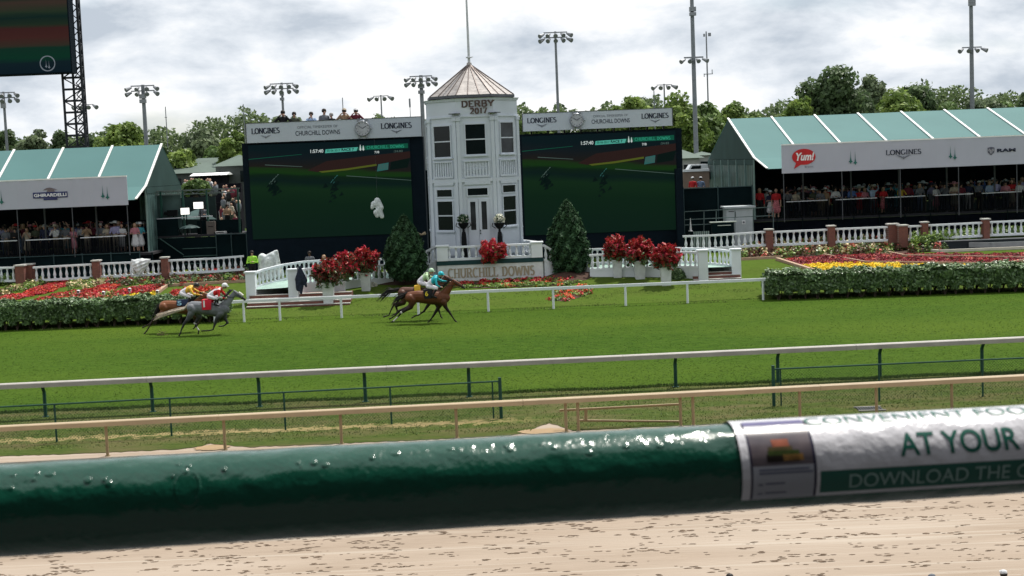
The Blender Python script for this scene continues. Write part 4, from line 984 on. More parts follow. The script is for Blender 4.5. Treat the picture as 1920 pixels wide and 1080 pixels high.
# ================================================================ TENTS
ribw = mat('tent_rib_white', (.80, .80, .78), .5, var=.04)
tdark = mat('tent_interior', (.010, .010, .013), .95, spec=.05, var=.4, vscale=1.5)  # near-black walls: the shade inside the tents is put into the colour
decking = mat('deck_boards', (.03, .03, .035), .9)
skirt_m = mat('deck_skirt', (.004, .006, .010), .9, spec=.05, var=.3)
vinyl = mat('clear_vinyl', (.06, .105, .10), .35, spec=.25, var=.4, vscale=1.1)
def tent(name, label, xe, side, nb, bay, ridge, bend, front, backbend, floor_z, eave_z):
    """side=+1: tent runs to +x from xe; side=-1: runs to -x. ridge/bend/front/backbend are (y, z) of the section"""
    t_ = wthing(name, label, 'tent', (xe, bend[0], gz(bend[0])))
    xf = xe + side * nb * bay
    lo, hi = min(xe, xf), max(xe, xf)
    for k in range(nb):
        a, b_ = xe + side * k * bay, xe + side * (k + 1) * bay; a, b_ = min(a, b_), max(a, b_); n = 6
        def strip(p, q, m_, sag=.05):
            mb = MB(); vs = []
            for i in range(n + 1):
                for j in range(n + 1):
                    u, v = i / n, j / n; y = p[0] + (q[0] - p[0]) * v; z = p[1] + (q[1] - p[1]) * v
                    vs.append((a + (b_ - a) * u, y, z - sag * math.sin(math.pi * u) * math.sin(math.pi * v)))
            w = n + 1; mb.add(vs, [(i * w + j, i * w + j + 1, (i + 1) * w + j + 1, (i + 1) * w + j) for i in range(n) for j in range(n)]); return mb
        strip(ridge, bend, canvas).build('roof_panel', canvas, t_, smooth=True)
        strip(bend, front, canvas).build('awning_panel', canvas, t_, smooth=True)
        strip(ridge, backbend, canvas).build('roof_panel', canvas, t_, smooth=True)
    for k in range(nb + 1):
        x = xe + side * k * bay; up = Vector((0, 0, .05))
        mb = MB(); R3 = lambda p: Vector((x, p[0], p[1])) + up
        mb.bar(R3(ridge), R3(bend), .13, .06).bar(R3(bend), R3(front), .12, .05); mb.build('roof_rib', ribw, t_)
    # gable wall
    x = xe + side * .02
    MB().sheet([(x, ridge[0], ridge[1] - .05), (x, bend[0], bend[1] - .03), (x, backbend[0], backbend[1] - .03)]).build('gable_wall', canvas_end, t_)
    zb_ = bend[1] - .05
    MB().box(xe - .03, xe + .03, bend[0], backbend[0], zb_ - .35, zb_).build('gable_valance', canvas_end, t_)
    n = 6
    for k in range(n):
        y0 = bend[0] + (backbend[0] - bend[0]) * k / n; y1 = bend[0] + (backbend[0] - bend[0]) * (k + 1) / n; mb = MB(); m_ = 10; vs = []
        for i in range(m_ + 1):
            yy = y0 + (y1 - y0) * i / m_; w_ = .05 * math.sin(i * 2.2 + k); vs += [(xe + w_, yy, floor_z), (xe + w_ * .3, yy, zb_ - .35)]
        mb.add(vs, [(2 * i, 2 * i + 1, 2 * i + 3, 2 * i + 2) for i in range(m_)]); mb.build('side_panel', vinyl, t_)
        MB().box(xe - .08, xe + .0, y0 - .035, y0 + .035, floor_z, zb_).build('side_post', mat('side_post_m', (.22, .32, .30), .5), t_)
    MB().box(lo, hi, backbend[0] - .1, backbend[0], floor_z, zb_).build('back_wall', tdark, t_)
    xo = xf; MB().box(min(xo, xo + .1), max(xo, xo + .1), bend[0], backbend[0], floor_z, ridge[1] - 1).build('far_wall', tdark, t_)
    for k in range(1, nb + 1):
        x = xe + side * k * bay
        MB().box(x - .035, x + .05, bend[0] - .02, bend[0] + .08, floor_z, bend[1]).build('roof_post', mat('post_alu', (.07, .075, .085), .5), t_)
    return t_
# left tent
Lr, Lb, Lf = W(303, 271, 87), W(267, 350, 82.6), W(243, 375, 80.2)
LFZ = 2.46
tent('marquee_tent', 'green marquee with white ribs at the left, behind the banner with the navy badge', Lr.x, -1, 6, 2.95, (87, Lr.z), (82.6, Lb.z), (80.2, Lf.z), (91.4, Lb.z), LFZ, 0)
Rr, Rb, Rf_ = W(1365, 223, 96), W(1420, 297, 86.2), W(1463, 316, 82)
RFZ = W(1700, 398, 88).z
tent('marquee_tent', 'long green marquee with white ribs at the right, behind the red bubble banner', Rr.x, 1, 9, W(1446, 219, 96).x - Rr.x, (96, Rr.z), (86.2, Rb.z), (82, Rf_.z), (106, Rb.z), RFZ, 0)
# platforms the spectators stand on
def deck(label, x0, x1, y0, y1, z, gx):
    t_ = wthing('viewing_deck', label, 'deck', ((x0 + x1) / 2, y0, gz(y0)))
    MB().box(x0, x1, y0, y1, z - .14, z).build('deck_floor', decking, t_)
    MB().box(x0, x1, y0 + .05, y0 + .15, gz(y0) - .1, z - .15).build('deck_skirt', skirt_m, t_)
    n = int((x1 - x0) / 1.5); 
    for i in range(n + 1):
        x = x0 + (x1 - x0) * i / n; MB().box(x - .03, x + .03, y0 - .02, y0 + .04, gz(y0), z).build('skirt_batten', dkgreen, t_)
    return t_
deck('dark raised deck under the left marquee', -38, Lr.x + .3, 81.9, 91, LFZ, 0)
deck('dark raised deck under the right marquee', W(1408, 400, 86).x, 45, 85.9, 105, RFZ, 0)
def shademat():
    m = bpy.data.materials.new('shade_mesh'); m.use_nodes = True; t = m.node_tree; b = t.nodes['Principled BSDF']
    b.inputs['Base Color'].default_value = (.006, .008, .012, 1); b.inputs['Roughness'].default_value = .9; b.inputs['Specular IOR Level'].default_value = .03; b.inputs['Alpha'].default_value = .72; return m
shade = shademat()
def handrail(label, px0, py0, px1, py1, D, fz):
    a, b_ = W(px0, py0, D), W(px1, py1, D); t_ = wthing('deck_rail', label, 'rail', (a.x, D, fz))
    MB().bar(a, b_, .16, .05).build('hand_rail', mat('rail_alu', (.75, .76, .80), .5), t_)
    n = max(2, int((b_.x - a.x) / .12)); mb = MB()
    for i in range(n + 1): p = a.lerp(b_, i / n); mb.box(p.x - .01, p.x + .01, D - .01, D + .01, fz, p.z - .03)
    mb.box(a.x, b_.x, D - .015, D + .015, fz + .08, fz + .11)
    mb.build('pickets', black, t_)
    MB().sheet([(a.x, D + .02, fz + .12), (b_.x, D + .02, fz + .12), (b_.x, D + .02, b_.z - .05), (a.x, D + .02, a.z - .05)]).build('mesh_screen', shade, t_)
    for p in (a, b_): MB().box(p.x - .04, p.x + .04, D - .04, D + .04, fz, p.z - .03).build('post', black, t_)
ordn = ['first', 'second', 'third', 'fourth', 'fifth', 'sixth', 'seventh', 'eighth', 'ninth', 'tenth', 'eleventh', 'twelfth', 'thirteenth', 'fourteenth', 'fifteenth', 'sixteenth', 'seventeenth', 'eighteenth', 'nineteenth', 'twentieth']
for i, (a, b_, c_, d) in enumerate([(-60, 455, 32, 451), (49, 450.5, 132, 446.5), (151, 446, 235, 441.5)]):
    handrail(f'metal hand rail, {ordn[i]} from the left along the left deck', a, b_, c_, d, 82.1, LFZ)
RR_ = [(1474, 378.5, 1551, 375), (1567, 374.5, 1644, 371), (1660, 370.5, 1734, 367), (1752, 366.5, 1824, 363), (1841, 362.5, 1915, 359), (1930, 358, 2010, 355)]
for i, (a, b_, c_, d) in enumerate(RR_):
    handrail(f'metal hand rail, {ordn[i]} from the left along the right deck', a, b_, c_, d, 86.1, RFZ)
# banners
def banner(name, label, px0, py0, py1, px1, D):
    a = W(px0, py0, D); zb_ = W(px0, py1, D).z; b_ = W(px1, py0, D)
    t_ = wthing('banner', label, 'banner', (a.x, D, zb_)); mb = MB(); n = 40; vs = []
    x0, x1 = a.x, b_.x
    for i in range(n + 1):
        x = x0 + (x1 - x0) * i / n; w_ = .012 * math.sin(i * 1.7); vs += [(x, D + w_, zb_), (x, D + w_, a.z), (x, D + w_ + .04, a.z), (x, D + w_ + .04, zb_)]
    mb.add(vs, [(4 * i + j, 4 * i + (j + 1) % 4, 4 * i + 4 + (j + 1) % 4, 4 * i + 4 + j) for i in range(n) for j in range(4)] + [(0, 1, 2, 3), (4 * n + 3, 4 * n + 2, 4 * n + 1, 4 * n)])
    mb.build('fabric', bannerw, t_)
    MB().box(x0, x1, D - .02, D + .10, a.z + .002, a.z + .07).build('top_hem', ribw, t_)
    k = int((x1 - x0) / 3)
    for i in range(k + 1): x = x0 + .1 + i * (x1 - x0 - .2) / k; MB().box(x - .02, x + .02, D + .07, D + .11, (LFZ if px1 < 500 else RFZ) , a.z).build('banner_pole', mat('post_alu', (.28, .29, .31)), t_)
    return t_, x0, x1, zb_, a.z
DL, DR = 80.0, 81.6
tb, *_ = banner('b', 'white sponsor banner with navy chocolate maker badge hung along the left marquee', -80, 344, 397, 238, DL)
tr_, *_ = banner('b', 'long white sponsor banner with a red speech bubble on the right marquee', 1465, 273, 325.5, 2020, DR)
def bpt(px, py, D): return W(px, py, D)
navy = mat('badge_navy', (.03, .035, .12), .5); redm = mat('bubble_red', (.48, .02, .025), .5); lwhite = mat('letter_white', (.75, .75, .76), .5)
yb = DL - .03
def rect(px0, py0, px1, py1, D, y, nm, m_, par):
    a, b_ = W(px0, (py0 + py1) / 2, D), W(px1, (py0 + py1) / 2, D); cx = (px0 + px1) / 2; z1, z0 = W(cx, py0, D).z, W(cx, py1, D).z
    MB().box(a.x, b_.x, y, y + .01, z0, z1).build(nm, m_, par)
rect(62, 360, 127, 371, DL, yb, 'badge', navy, tb); rect(82, 371.5, 108, 375, DL, yb, 'badge', navy, tb)
a, b_ = W(64, 365.5, DL), W(125, 365.5, DL)
sans('GHIRARDELLI', a.x, b_.x, W(95, 368.7, DL).z, W(95, 362.5, DL).z, yb - .01, .03).build('lettering', lwhite, tb)
p = W(95, 355.5, DL); s = DL / F
MB().prism([(p.x - 15 * s, p.z - 1 * s), (p.x - 8 * s, p.z + 3 * s), (p.x - 2 * s, p.z + 4 * s), (p.x + 3 * s, p.z + 3 * s), (p.x + 14 * s, p.z - 1 * s), (p.x + 6 * s, p.z + 0 * s), (p.x + 8 * s, p.z - 4 * s), (p.x - 8 * s, p.z - 4 * s), (p.x - 5 * s, p.z)], yb - .01, yb).build('eagle_emblem', mat('emblem_taupe', (.16, .13, .14)), tb)
def spx(px, py, hpx, D, par): c = W(px, py, D); spires(c.x, c.z, hpx * D / F, D - .03, par)
spx(197, 360, 25, DL, tb); spx(-2, 368, 27, DL, tb)
yr = DR - .03; s = DR / F
c = W(1507, 294, DR); n = 28
MB().prism([(c.x + 22 * s * math.cos(i * math.tau / n), c.z + 15 * s * math.sin(i * math.tau / n)) for i in range(n)], yr, yr + .01).build('bubble', redm, tr_)
MB().prism([(c.x - 14 * s, c.z - 9 * s), (c.x - 19 * s, c.z - 22 * s), (c.x - 3 * s, c.z - 13 * s)], yr - .003, yr + .007).build('bubble', redm, tr_)
sans('Yum!', c.x - 18 * s, c.x + 17 * s, c.z - 7 * s, c.z + 8 * s, yr - .012, .035, slant=.12).build('lettering', lwhite, tr_)
c = W(1517, 312.5, DR); sans('Brands', c.x - 8 * s, c.x + 8 * s, c.z - 1.7 * s, c.z + 1.7 * s, yr).build('lettering', ink2, tr_)
spx(1599, 295, 25, DR, tr_); spx(1786, 286, 24, DR, tr_)
c = W(1694, 285, DR); serif('LONGINES', c.x - 33 * s, c.x + 33 * s, c.z - 4.5 * s, c.z + 4.5 * s, yr, .20, .08, gap=.06).build('lettering', ink, tr_)
wings(c.x, c.z - 8.5 * s, 26 * s, yr - .01, tr_, ink2)
c = W(1858, 283, DR); MB().prism([(c.x - 6.5 * s, c.z + 6 * s), (c.x, c.z + 7.5 * s), (c.x + 6.5 * s, c.z + 6 * s), (c.x + 6 * s, c.z - 3 * s), (c.x, c.z - 8 * s), (c.x - 6 * s, c.z - 3 * s)], yr, yr + .01).build('shield_emblem', mat('shield_grey', (.09, .09, .12)), tr_)
for sg in (-1, 1):
    mb = MB(); ribbon(mb, [(c.x + sg * (1.2 + .0) * s, c.z - 5 * s), (c.x + sg * 1.5 * s, c.z + 2 * s), (c.x + sg * 3.8 * s, c.z + 4 * s), (c.x + sg * 4.5 * s, c.z + 1 * s), (c.x + sg * 3 * s, c.z - .5 * s)], 1.1 * s, 1.1 * s, yr - .008); mb.build('shield_emblem', mat('shield_light', (.40, .40, .44)), tr_)
c = W(1886, 281.5, DR); sans('RAM', c.x - 17 * s, c.x + 18 * s, c.z - 3.2 * s, c.z + 3.2 * s, yr, .05).build('lettering', ink, tr_)
# ceiling fans / lamps glimpsed through the right tent are small; a few bright gaps in the back wall
gapm = em('sky_gap', (.55, .6, .66))
for (px, py, w_, h_) in ((1663, 322, 2.2, 8), (1672, 322, 2, 9), (1690, 320, 1.4, 9), (1652, 326, 1.6, 12), (1616, 327, 1.2, 10)):
    pass

# ================================================================ THE SERVICE AREAS EITHER SIDE OF THE SCREENS
# left: broadcast platform
bpD = 84.5
x0, x1 = W(262, 450, bpD).x, W(452, 450, bpD).x; fz = W(350, 441, bpD).z
bp = wthing('broadcast_platform', 'dark green scaffold platform with windscreen cloth between the left marquee and the screen', 'platform', (x0, bpD, gz(bpD)))
MB().box(x0, x1, bpD, bpD + 3, fz - .12, fz).build('platform_floor', decking, bp)
MB().box(x0, x1, bpD - .03, bpD, gz(80) - .1, fz - .14).build('windscreen', dkgreen, bp)
MB().box(x0, x0 + 2.3, bpD - .01, bpD + .03, fz, fz + 1.0).box(x0 + 3.3, x1, bpD + .5, bpD + .54, fz, fz + .8).build('windscreen', dkgreen, bp)
zt_ = W(350, 357, bpD).z; zu = W(350, 364, bpD).z
for x in (x0 + .1, x0 + 1.3, x0 + 2.6, x0 + 4.0, x1 - .1): MB().box(x - .05, x + .05, bpD + .3, bpD + .4, gz(80), zt_).build('scaffold_post', postgreen, bp)
MB().bar((x0, bpD + .35, zt_), (x1, bpD + .35, zt_), .08, .08).bar((x0 + 1, bpD + .35, zu), (x1 - .3, bpD + .35, zu), .06, .06).build('roof_truss', mat('truss_grey', (.12, .15, .14)), bp)
mb = MB(); n = 12
for i in range(n): a = x0 + 1 + (x1 - x0 - 1.3) * i / n; b_ = x0 + 1 + (x1 - x0 - 1.3) * (i + 1) / n; mb.bar((a, bpD + .35, zt_ if i % 2 else zu), (b_, bpD + .35, zu if i % 2 else zt_), .03, .03)
mb.build('roof_truss', MATS['truss_grey'], bp)
MB().box(x0 + .0, x0 + 2.4, bpD + .6, bpD + .62, fz, W(300, 366, bpD).z).build('vinyl_screen', vinyl, bp)
mb = MB(); mb.bar((x0 + 1.0, bpD + .2, W(320, 410, bpD).z), (x0 + 4.3, bpD + .2, W(320, 408, bpD).z), .05, .05); mb.build('desk_rail', mat('rail_alu', (.46, .47, .5)), bp)
mb = MB(); p0, p1 = W(300, 447, bpD), W(345, 478, bpD); mb.bar((p0.x, bpD - .06, p0.z), (p1.x, bpD - .06, p1.z), .04, .05); 
for k in range(3): zz = gz(80) + .4 + .45 * k; mb.bar((x0 + 2.5, bpD - .07, zz), (x1, bpD - .07, zz), .03, .04)
mb.build('guard_rail', mat('dim_rail', (.06, .12, .11)), bp)
lampw = em('floodlight_panel', (1, .98, .92), 1.6)
for (px, py, w_, h_, lab) in ((347, 396, 8, 6, 'bright square floodlight on the broadcast platform, left of the pair'), (372, 385, 9, 6, 'bright square floodlight on the broadcast platform, right of the pair')):
    c = W(px, py, bpD); fl = wthing('floodlight', lab, 'floodlight', (c.x, bpD, fz)); s = bpD / F
    MB().box(c.x - w_ * s, c.x + w_ * s, bpD - .02, bpD - .005, c.z - h_ * s, c.z + h_ * s).build('lamp_panel', lampw, fl)
    MB().box(c.x - w_ * s - .03, c.x + w_ * s + .03, bpD, bpD + .08, c.z - h_ * s - .03, c.z + h_ * s + .03).build('housing', black, fl)
    MB().cyl((c.x + .05, bpD + .1, fz), (c.x + .05, bpD + .1, c.z), .03).build('stand', black, fl)
c = W(353, 425, bpD - .2); um = wthing('umbrella', 'dark open umbrella on the broadcast platform below the floodlights', 'umbrella', (c.x, bpD - .2, fz))
MB().lathe([(.62, 0), (.45, .10), (.2, .17), (.02, .2)], (c.x, bpD + .2, c.z - .1), n=10).build('canopy', mat('umbrella_cloth', (.03, .06, .06), .7), um); MB().cyl((c.x, bpD + .2, fz), (c.x, bpD + .2, c.z), .015).build('pole', grey, um)
for i, (px, lab) in enumerate(((325, 'dark television camera on a tripod at the left end of the platform desk'), (395, 'grey equipment case on the broadcast platform, right of the umbrella'), (412, 'small white box on the edge of the broadcast platform'))):
    c = W(px, 436, bpD)
    if i == 0:
        o = wthing('tv_camera', lab, 'camera', (c.x, bpD + .1, fz)); MB().box(c.x - .35, c.x + .25, bpD + .2, bpD + .45, fz + 1.15, fz + 1.5).cyl((c.x - .55, bpD + .32, fz + 1.32), (c.x - .3, bpD + .32, fz + 1.32), .1).build('camera_body', black, o)
        mb = MB(); [mb.cyl((c.x, bpD + .32, fz + 1.15), (c.x + .4 * math.cos(a), bpD + .32 + .3 * math.sin(a), fz), .025, n=6) for a in (0.5, 2.6, 4.7)]; mb.build('tripod', black, o)
    else:
        o = wthing('equipment_case', lab, 'case', (c.x, bpD + .1, fz)); w_ = .25 if i == 1 else .35; hh_ = .75 if i == 1 else .14
        MB().box(c.x - w_, c.x + w_, bpD + .1, bpD + .4, fz, fz + hh_).build('case_body', mat('case%d' % i, (.12, .10, .09) if i == 1 else (.5, .5, .5)), o); MB().bar((c.x - w_ * .6, bpD + .08, fz + hh_ * .6), (c.x + w_ * .6, bpD + .08, fz + hh_ * .6), .02, .03).build('handle', black, o)
MB().box(x0, W(406, 400, bpD + 3).x, bpD + 2.95, bpD + 3.0, fz, W(340, 371, bpD + 3).z).build('back_windscreen', mat('dim_canvas', (.018, .035, .032), .8), bp)
mb = MB(); pa_, pb_, pc_ = W(345, 392, bpD + 2), W(412, 410, bpD + 2), W(330, 410, bpD + 2)
mb.sheet([pa_ + Vector((.9, 0, 0)), (pb_.x, pb_.y - .9, pb_.z), (pc_.x, pc_.y - .9, pc_.z)]).build('awning', vinyl, bp)
# dark fence panels filling the backs
def screenfence(label, px0, px1, pytop, D, z0=None):
    a, b_ = W(px0, pytop, D), W(px1, pytop - .04 * (px1 - px0), D); t_ = wthing('windscreen_fence', label, 'fence', (a.x, D, gz(D)))
    MB().box(a.x, b_.x, D, D + .04, gz(D) - .2, a.z).build('windscreen_cloth', dkgreen, t_)
    n = max(2, int((b_.x - a.x) / 1.6)); 
    for i in range(n + 1):
        x = a.x + (b_.x - a.x) * i / n; MB().cyl((x, D - .05, gz(D)), (x, D - .05, a.z + .08), .035, n=6).build('post', mat('fence_post_dim', (.03, .06, .065), .5), t_)
    MB().bar((a.x, D - .05, a.z), (b_.x, D - .05, a.z), .05, .05).build('top_rail', MATS['fence_post_dim'], t_)
    return t_
screenfence('dark green windscreen fence behind the white booth, right of the right screen', 1281, 1410, 354, 85.5)
screenfence('dark green windscreen fence behind the left balustrade under the left marquee', -60, 262, 486, 81.2)
screenfence('dark green windscreen fence joining the platform to the left screen', 405, 462, 440, 83.8)
screenfence('dark green windscreen fence in the gap between tower and left screen', 792, 815, 320, 82.5)
# lower rails at right with table, cone and booth
D_ = 82.0; t_ = wthing('guard_rail', 'thin dim green pipe railing before the white booth', 'railing', W(1283, 440, D_))
mb = MB()
for (a, b_, c_, d) in ((1283, 397, 1450, 388), (1283, 412, 1450, 404), (1283, 422, 1370, 419)): mb.bar(W(a, b_, D_), W(c_, d, D_), .04, .04)
for px in (1283, 1320, 1343, 1378, 1412, 1450): mb.bar(W(px, 445 - .04 * (px - 1283), D_), W(px, 398 - .04 * (px - 1283), D_), .04, .04)
mb.build('pipes', mat('dim_rail2', (.09, .13, .13), .5), t_)
c = W(1388, 425, 83.2); bo = wthing('ticket_booth', 'white boxy booth with a flat lid roof behind the right balustrade', 'booth', (c.x, 83.2, gz(80))); w_ = 25 * 83.2 / F; zt_ = W(1388, 390, 83.2).z; zb_ = W(1388, 428, 83.2).z
boothw = mat('booth_white', (.42, .46, .48), .5, var=.08)
MB().box(c.x - w_, c.x + w_, 83.2, 84.6, gz(80), zt_).build('booth_wall', boothw, bo); MB().box(c.x - w_ - .12, c.x + w_ + .12, 83.05, 84.8, zt_ + .002, zt_ + .1).build('booth_roof', boothw, bo)
MB().box(c.x + .1, c.x + .3, 83.17, 83.19, zt_ - .95, zt_ - .72).build('label_plate', lwhite, bo); MB().cyl((c.x + .2, 83.16, zt_ - .83), (c.x + .2, 83.15, zt_ - .83), .06).build('plate_mark', ink2, bo)
MB().box(c.x - .3, c.x - .24, 83.17, 83.19, zt_ - .55, zt_ - .2).box(c.x - .65, c.x - .35, 83.17, 83.19, zt_ - .2, zt_ - .15).build('vent', dkgrey, bo)
c = W(1358, 421, 81.6); tb_ = wthing('folding_table', 'low dark green table with a white folded cover beside the booth', 'table', (c.x, 81.6, gz(80)))
MB().box(c.x - .8, c.x + .7, 81.5, 82.0, c.z + .12, c.z + .17).build('table_top', mat('cover_white', (.45, .5, .45)), tb_); MB().box(c.x - .7, c.x + .55, 81.55, 81.95, gz(80), c.z + .115).build('table_base', dkgreen, tb_); MB().box(c.x - .4, c.x + .35, 81.42, 81.49, c.z - .06, c.z - .02).build('shelf', MATS['cover_white'], tb_)
c = W(1295, 432, 81.6); cn = wthing('marker_cone', 'thin white cone standing beside the right screen', 'cone', (c.x, 81.6, c.z)); MB().lathe([(.12, 0), (.12, .03), (.06, .04), (.012, .75)], (c.x, 81.6, c.z - .05), n=10).build('cone_body', lwhite, cn); MB().box(c.x - .09, c.x + .09, 81.5, 81.7, 1.3, c.z - .055).build('cone_stand', dkgreen, cn)
c = W(1330, 438, 81.3); mb = MB(); x_ = W(1300, 436, 81.3).x; x2_ = W(1331, 436, 81.3).x; cr_ = wthing('picket_crate', 'pale picket crate behind the right balustrade next to the screen', 'crate', (x_, 81.3, gz(80)))
for i in range(8): x = x_ + (x2_ - x_) * i / 8; mb.box(x, x + .08, 81.3, 81.33, 1.4, c.z + .15)
mb.build('pickets', mat('picket_pale', (.22, .28, .27)), cr_); MB().box(x_, x2_, 81.34, 81.6, 1.4, c.z + .08).build('crate_body', dkgreen, cr_)

# ================================================================ BUILDINGS BEHIND
roofg = mat('roof_green_grey', (.10, .135, .115), .8, var=.12, vscale=.6)
wallp = mat('pale_wall', (.42, .42, .40), .8)
def house(name, label, px0, px1, pyeave, pyridge, D, depth, hip=True, wallm=None, roofm=None, base=1.4, nwin=3, cat='building'):
    a, b_ = W(px0, pyeave, D), W(px1, pyeave, D); zr = W((px0 + px1) / 2, pyridge, D + depth / 2).z; ze = W((px0 + px1) / 2, pyeave, D).z
    t_ = wthing(name, label, cat, ((a.x + b_.x) / 2, D, base)); i = depth / 2 if hip else 0
    MB().box(a.x + .4, b_.x - .4, D + .4, D + depth, base - .2, ze).build('wall', wallm or wallp, t_)
    x0, x1 = a.x, b_.x; y0, y1 = D, D + depth + .4; i = min(i, (x1 - x0) * .48)
    MB().add([(x0, y0, ze), (x1, y0, ze), (x1, y1, ze), (x0, y1, ze), (x0 + i, (y0 + y1) / 2, zr), (x1 - i, (y0 + y1) / 2, zr)], [(0, 1, 5, 4), (1, 2, 5), (2, 3, 4, 5), (3, 0, 4), (3, 2, 1, 0)]).build('roof', roofm or roofg, t_)
    for k in range(nwin):
        x = x0 + (k + .5) * (x1 - x0) / nwin; MB().box(x - .35, x + .35, D + .36, D + .398, ze - 1.6, ze - .5).build('window', darkglass, t_)
barnw = mat('barn_wall', (.07, .08, .075), .9)
house('long_barn', 'long low building with a grey green roof behind the left marquee', 312, 425, 324, 297, 146, 12, False, wallm=barnw)
house('pavilion', 'pale pavilion with a grey hipped roof beside the left screen', 395, 475, 311, 291, 143, 8, True, nwin=2, wallm=barnw)
house('white_shelter', 'small white flat canopy shelter beyond the left marquee', 355, 425, 329, 324, 140, 3, False, roofm=mat('bright_canopy', (.8, .8, .8)), wallm=tdark, nwin=1, cat='shelter')
house('pavilion', 'small pavilion with a green hipped roof right of the right screen', 1240, 1322, 297, 277, 112, 8, True, nwin=4)
house('white_shelter', 'long white roofed stall behind the pavilion, partly hidden by the tall lamp mast', 1300, 1345, 291, 284, 116, 4, True, wallm=wallp, nwin=1, cat='shelter')
c = W(1309, 312, 105)
vt = wthing('parked_van', 'white utility vehicle parked before the pavilion right of the screen', 'van', (c.x, 105, 1.4)); zc = c.z - .7
MB().prism([(c.x - .8, zc), (c.x - .8, zc + .4), (c.x - .5, zc + .85), (c.x + .7, zc + .85), (c.x + .8, zc)], 105, 106.6).build('van_body', white, vt); MB().prism([(c.x - .6, zc + .45), (c.x - .42, zc + .75), (c.x + .2, zc + .75), (c.x + .2, zc + .45)], 104.98, 104.998).build('window', darkglass, vt)
for s in (-.6, .7): MB().cyl((c.x + s, 104.95, zc), (c.x + s, 105.2, zc), .3, n=14).build('wheel', black, vt)
st = wthing('terrace_wall', 'pale concrete terrace rail crossing behind the red shirted people', 'wall', W(1281, 330, 100))
MB().box(W(1281, 330, 100).x, W(1330, 330, 100).x, 100, 100.3, 1.4, W(1300, 322, 100).z).build('terrace_panel', mat('terrace_tan', (.20, .15, .12)), st); MB().box(W(1281, 330, 100).x, W(1330, 330, 100).x, 99.9, 100.4, W(1300, 321.5, 100).z, W(1300, 317.5, 100).z).build('terrace_rail', white, st)

# ================================================================ TREES
def tree(label, px, ytop, hw, D, ci, ybot=None, n=7000, leaf=.34, seed=0, group='trees beyond the infield', name='leafy_tree', gap=0.0, thin=False):
    rs = np.random.RandomState(seed + 11)
    top = W(px, ytop, D); s = D / F; R = hw * s * 1.12; zt_ = top.z; zb_ = max(1.4 + .22 * (zt_ - 1.4), 2.2)
    if ybot: zb_ = W(px, ybot, D).z
    cz = (zt_ + zb_) / 2; rz = (zt_ - zb_) / 2
    base = Vector((top.x, D, 1.35)); t_ = wthing(name, label, 'tree', base, group=group)
    nc = 90
    d = rs.normal(size=(nc, 3)); d /= np.linalg.norm(d, axis=1)[:, None]; rr = rs.uniform(.25, .80, nc)[:, None]
    cc = d * rr * np.array([R, R * .85, rz]); cc[:, 0] *= (1 - .25 * np.clip(cc[:, 2] / rz, -1, 1))
    cr_ = rs.uniform(.20, .42, nc) * min(R, rz) * (.72 if thin else 1.0)
    w_ = cr_ ** 2; w_ /= w_.sum(); idx = rs.choice(nc, n, p=w_)
    dd = rs.normal(size=(n, 3)); dd /= np.linalg.norm(dd, axis=1)[:, None]
    rad = (.55 + .55 * rs.random(n) ** .7)[:, None] * cr_[idx][:, None]
    C = cc[idx] + dd * rad * np.array([1, 1, .8]); C += np.array([base.x, base.y, cz])
    tint = np.clip(rs.normal(.5, .16, n) + (rs.random(nc)[idx] - .5) * .5, 0, 1)
    V = leafquads(C, leaf, up=.3, asp=1.5, out=dd * .9); quads('crown', V, leaf_far[ci], t_, tint=tint)
    mb = MB(); tr0 = max(.12, .05 * (zt_ - 1.4))
    mb.cyl(base, (base.x, base.y, zb_), tr0, tr0 * .7, n=7); mb.cyl((base.x, base.y, zb_), (base.x + R * .06, base.y, cz + rz * .4), tr0 * .7, tr0 * .2, n=6)
    for k in range(11):
        e = cc[k] + np.array([base.x, base.y, cz]); mb.cyl((base.x, base.y, zb_ + (e[2] - zb_) * .25), tuple(e), tr0 * .35, tr0 * .08, n=5)
    mb.build('trunk', bark, t_)
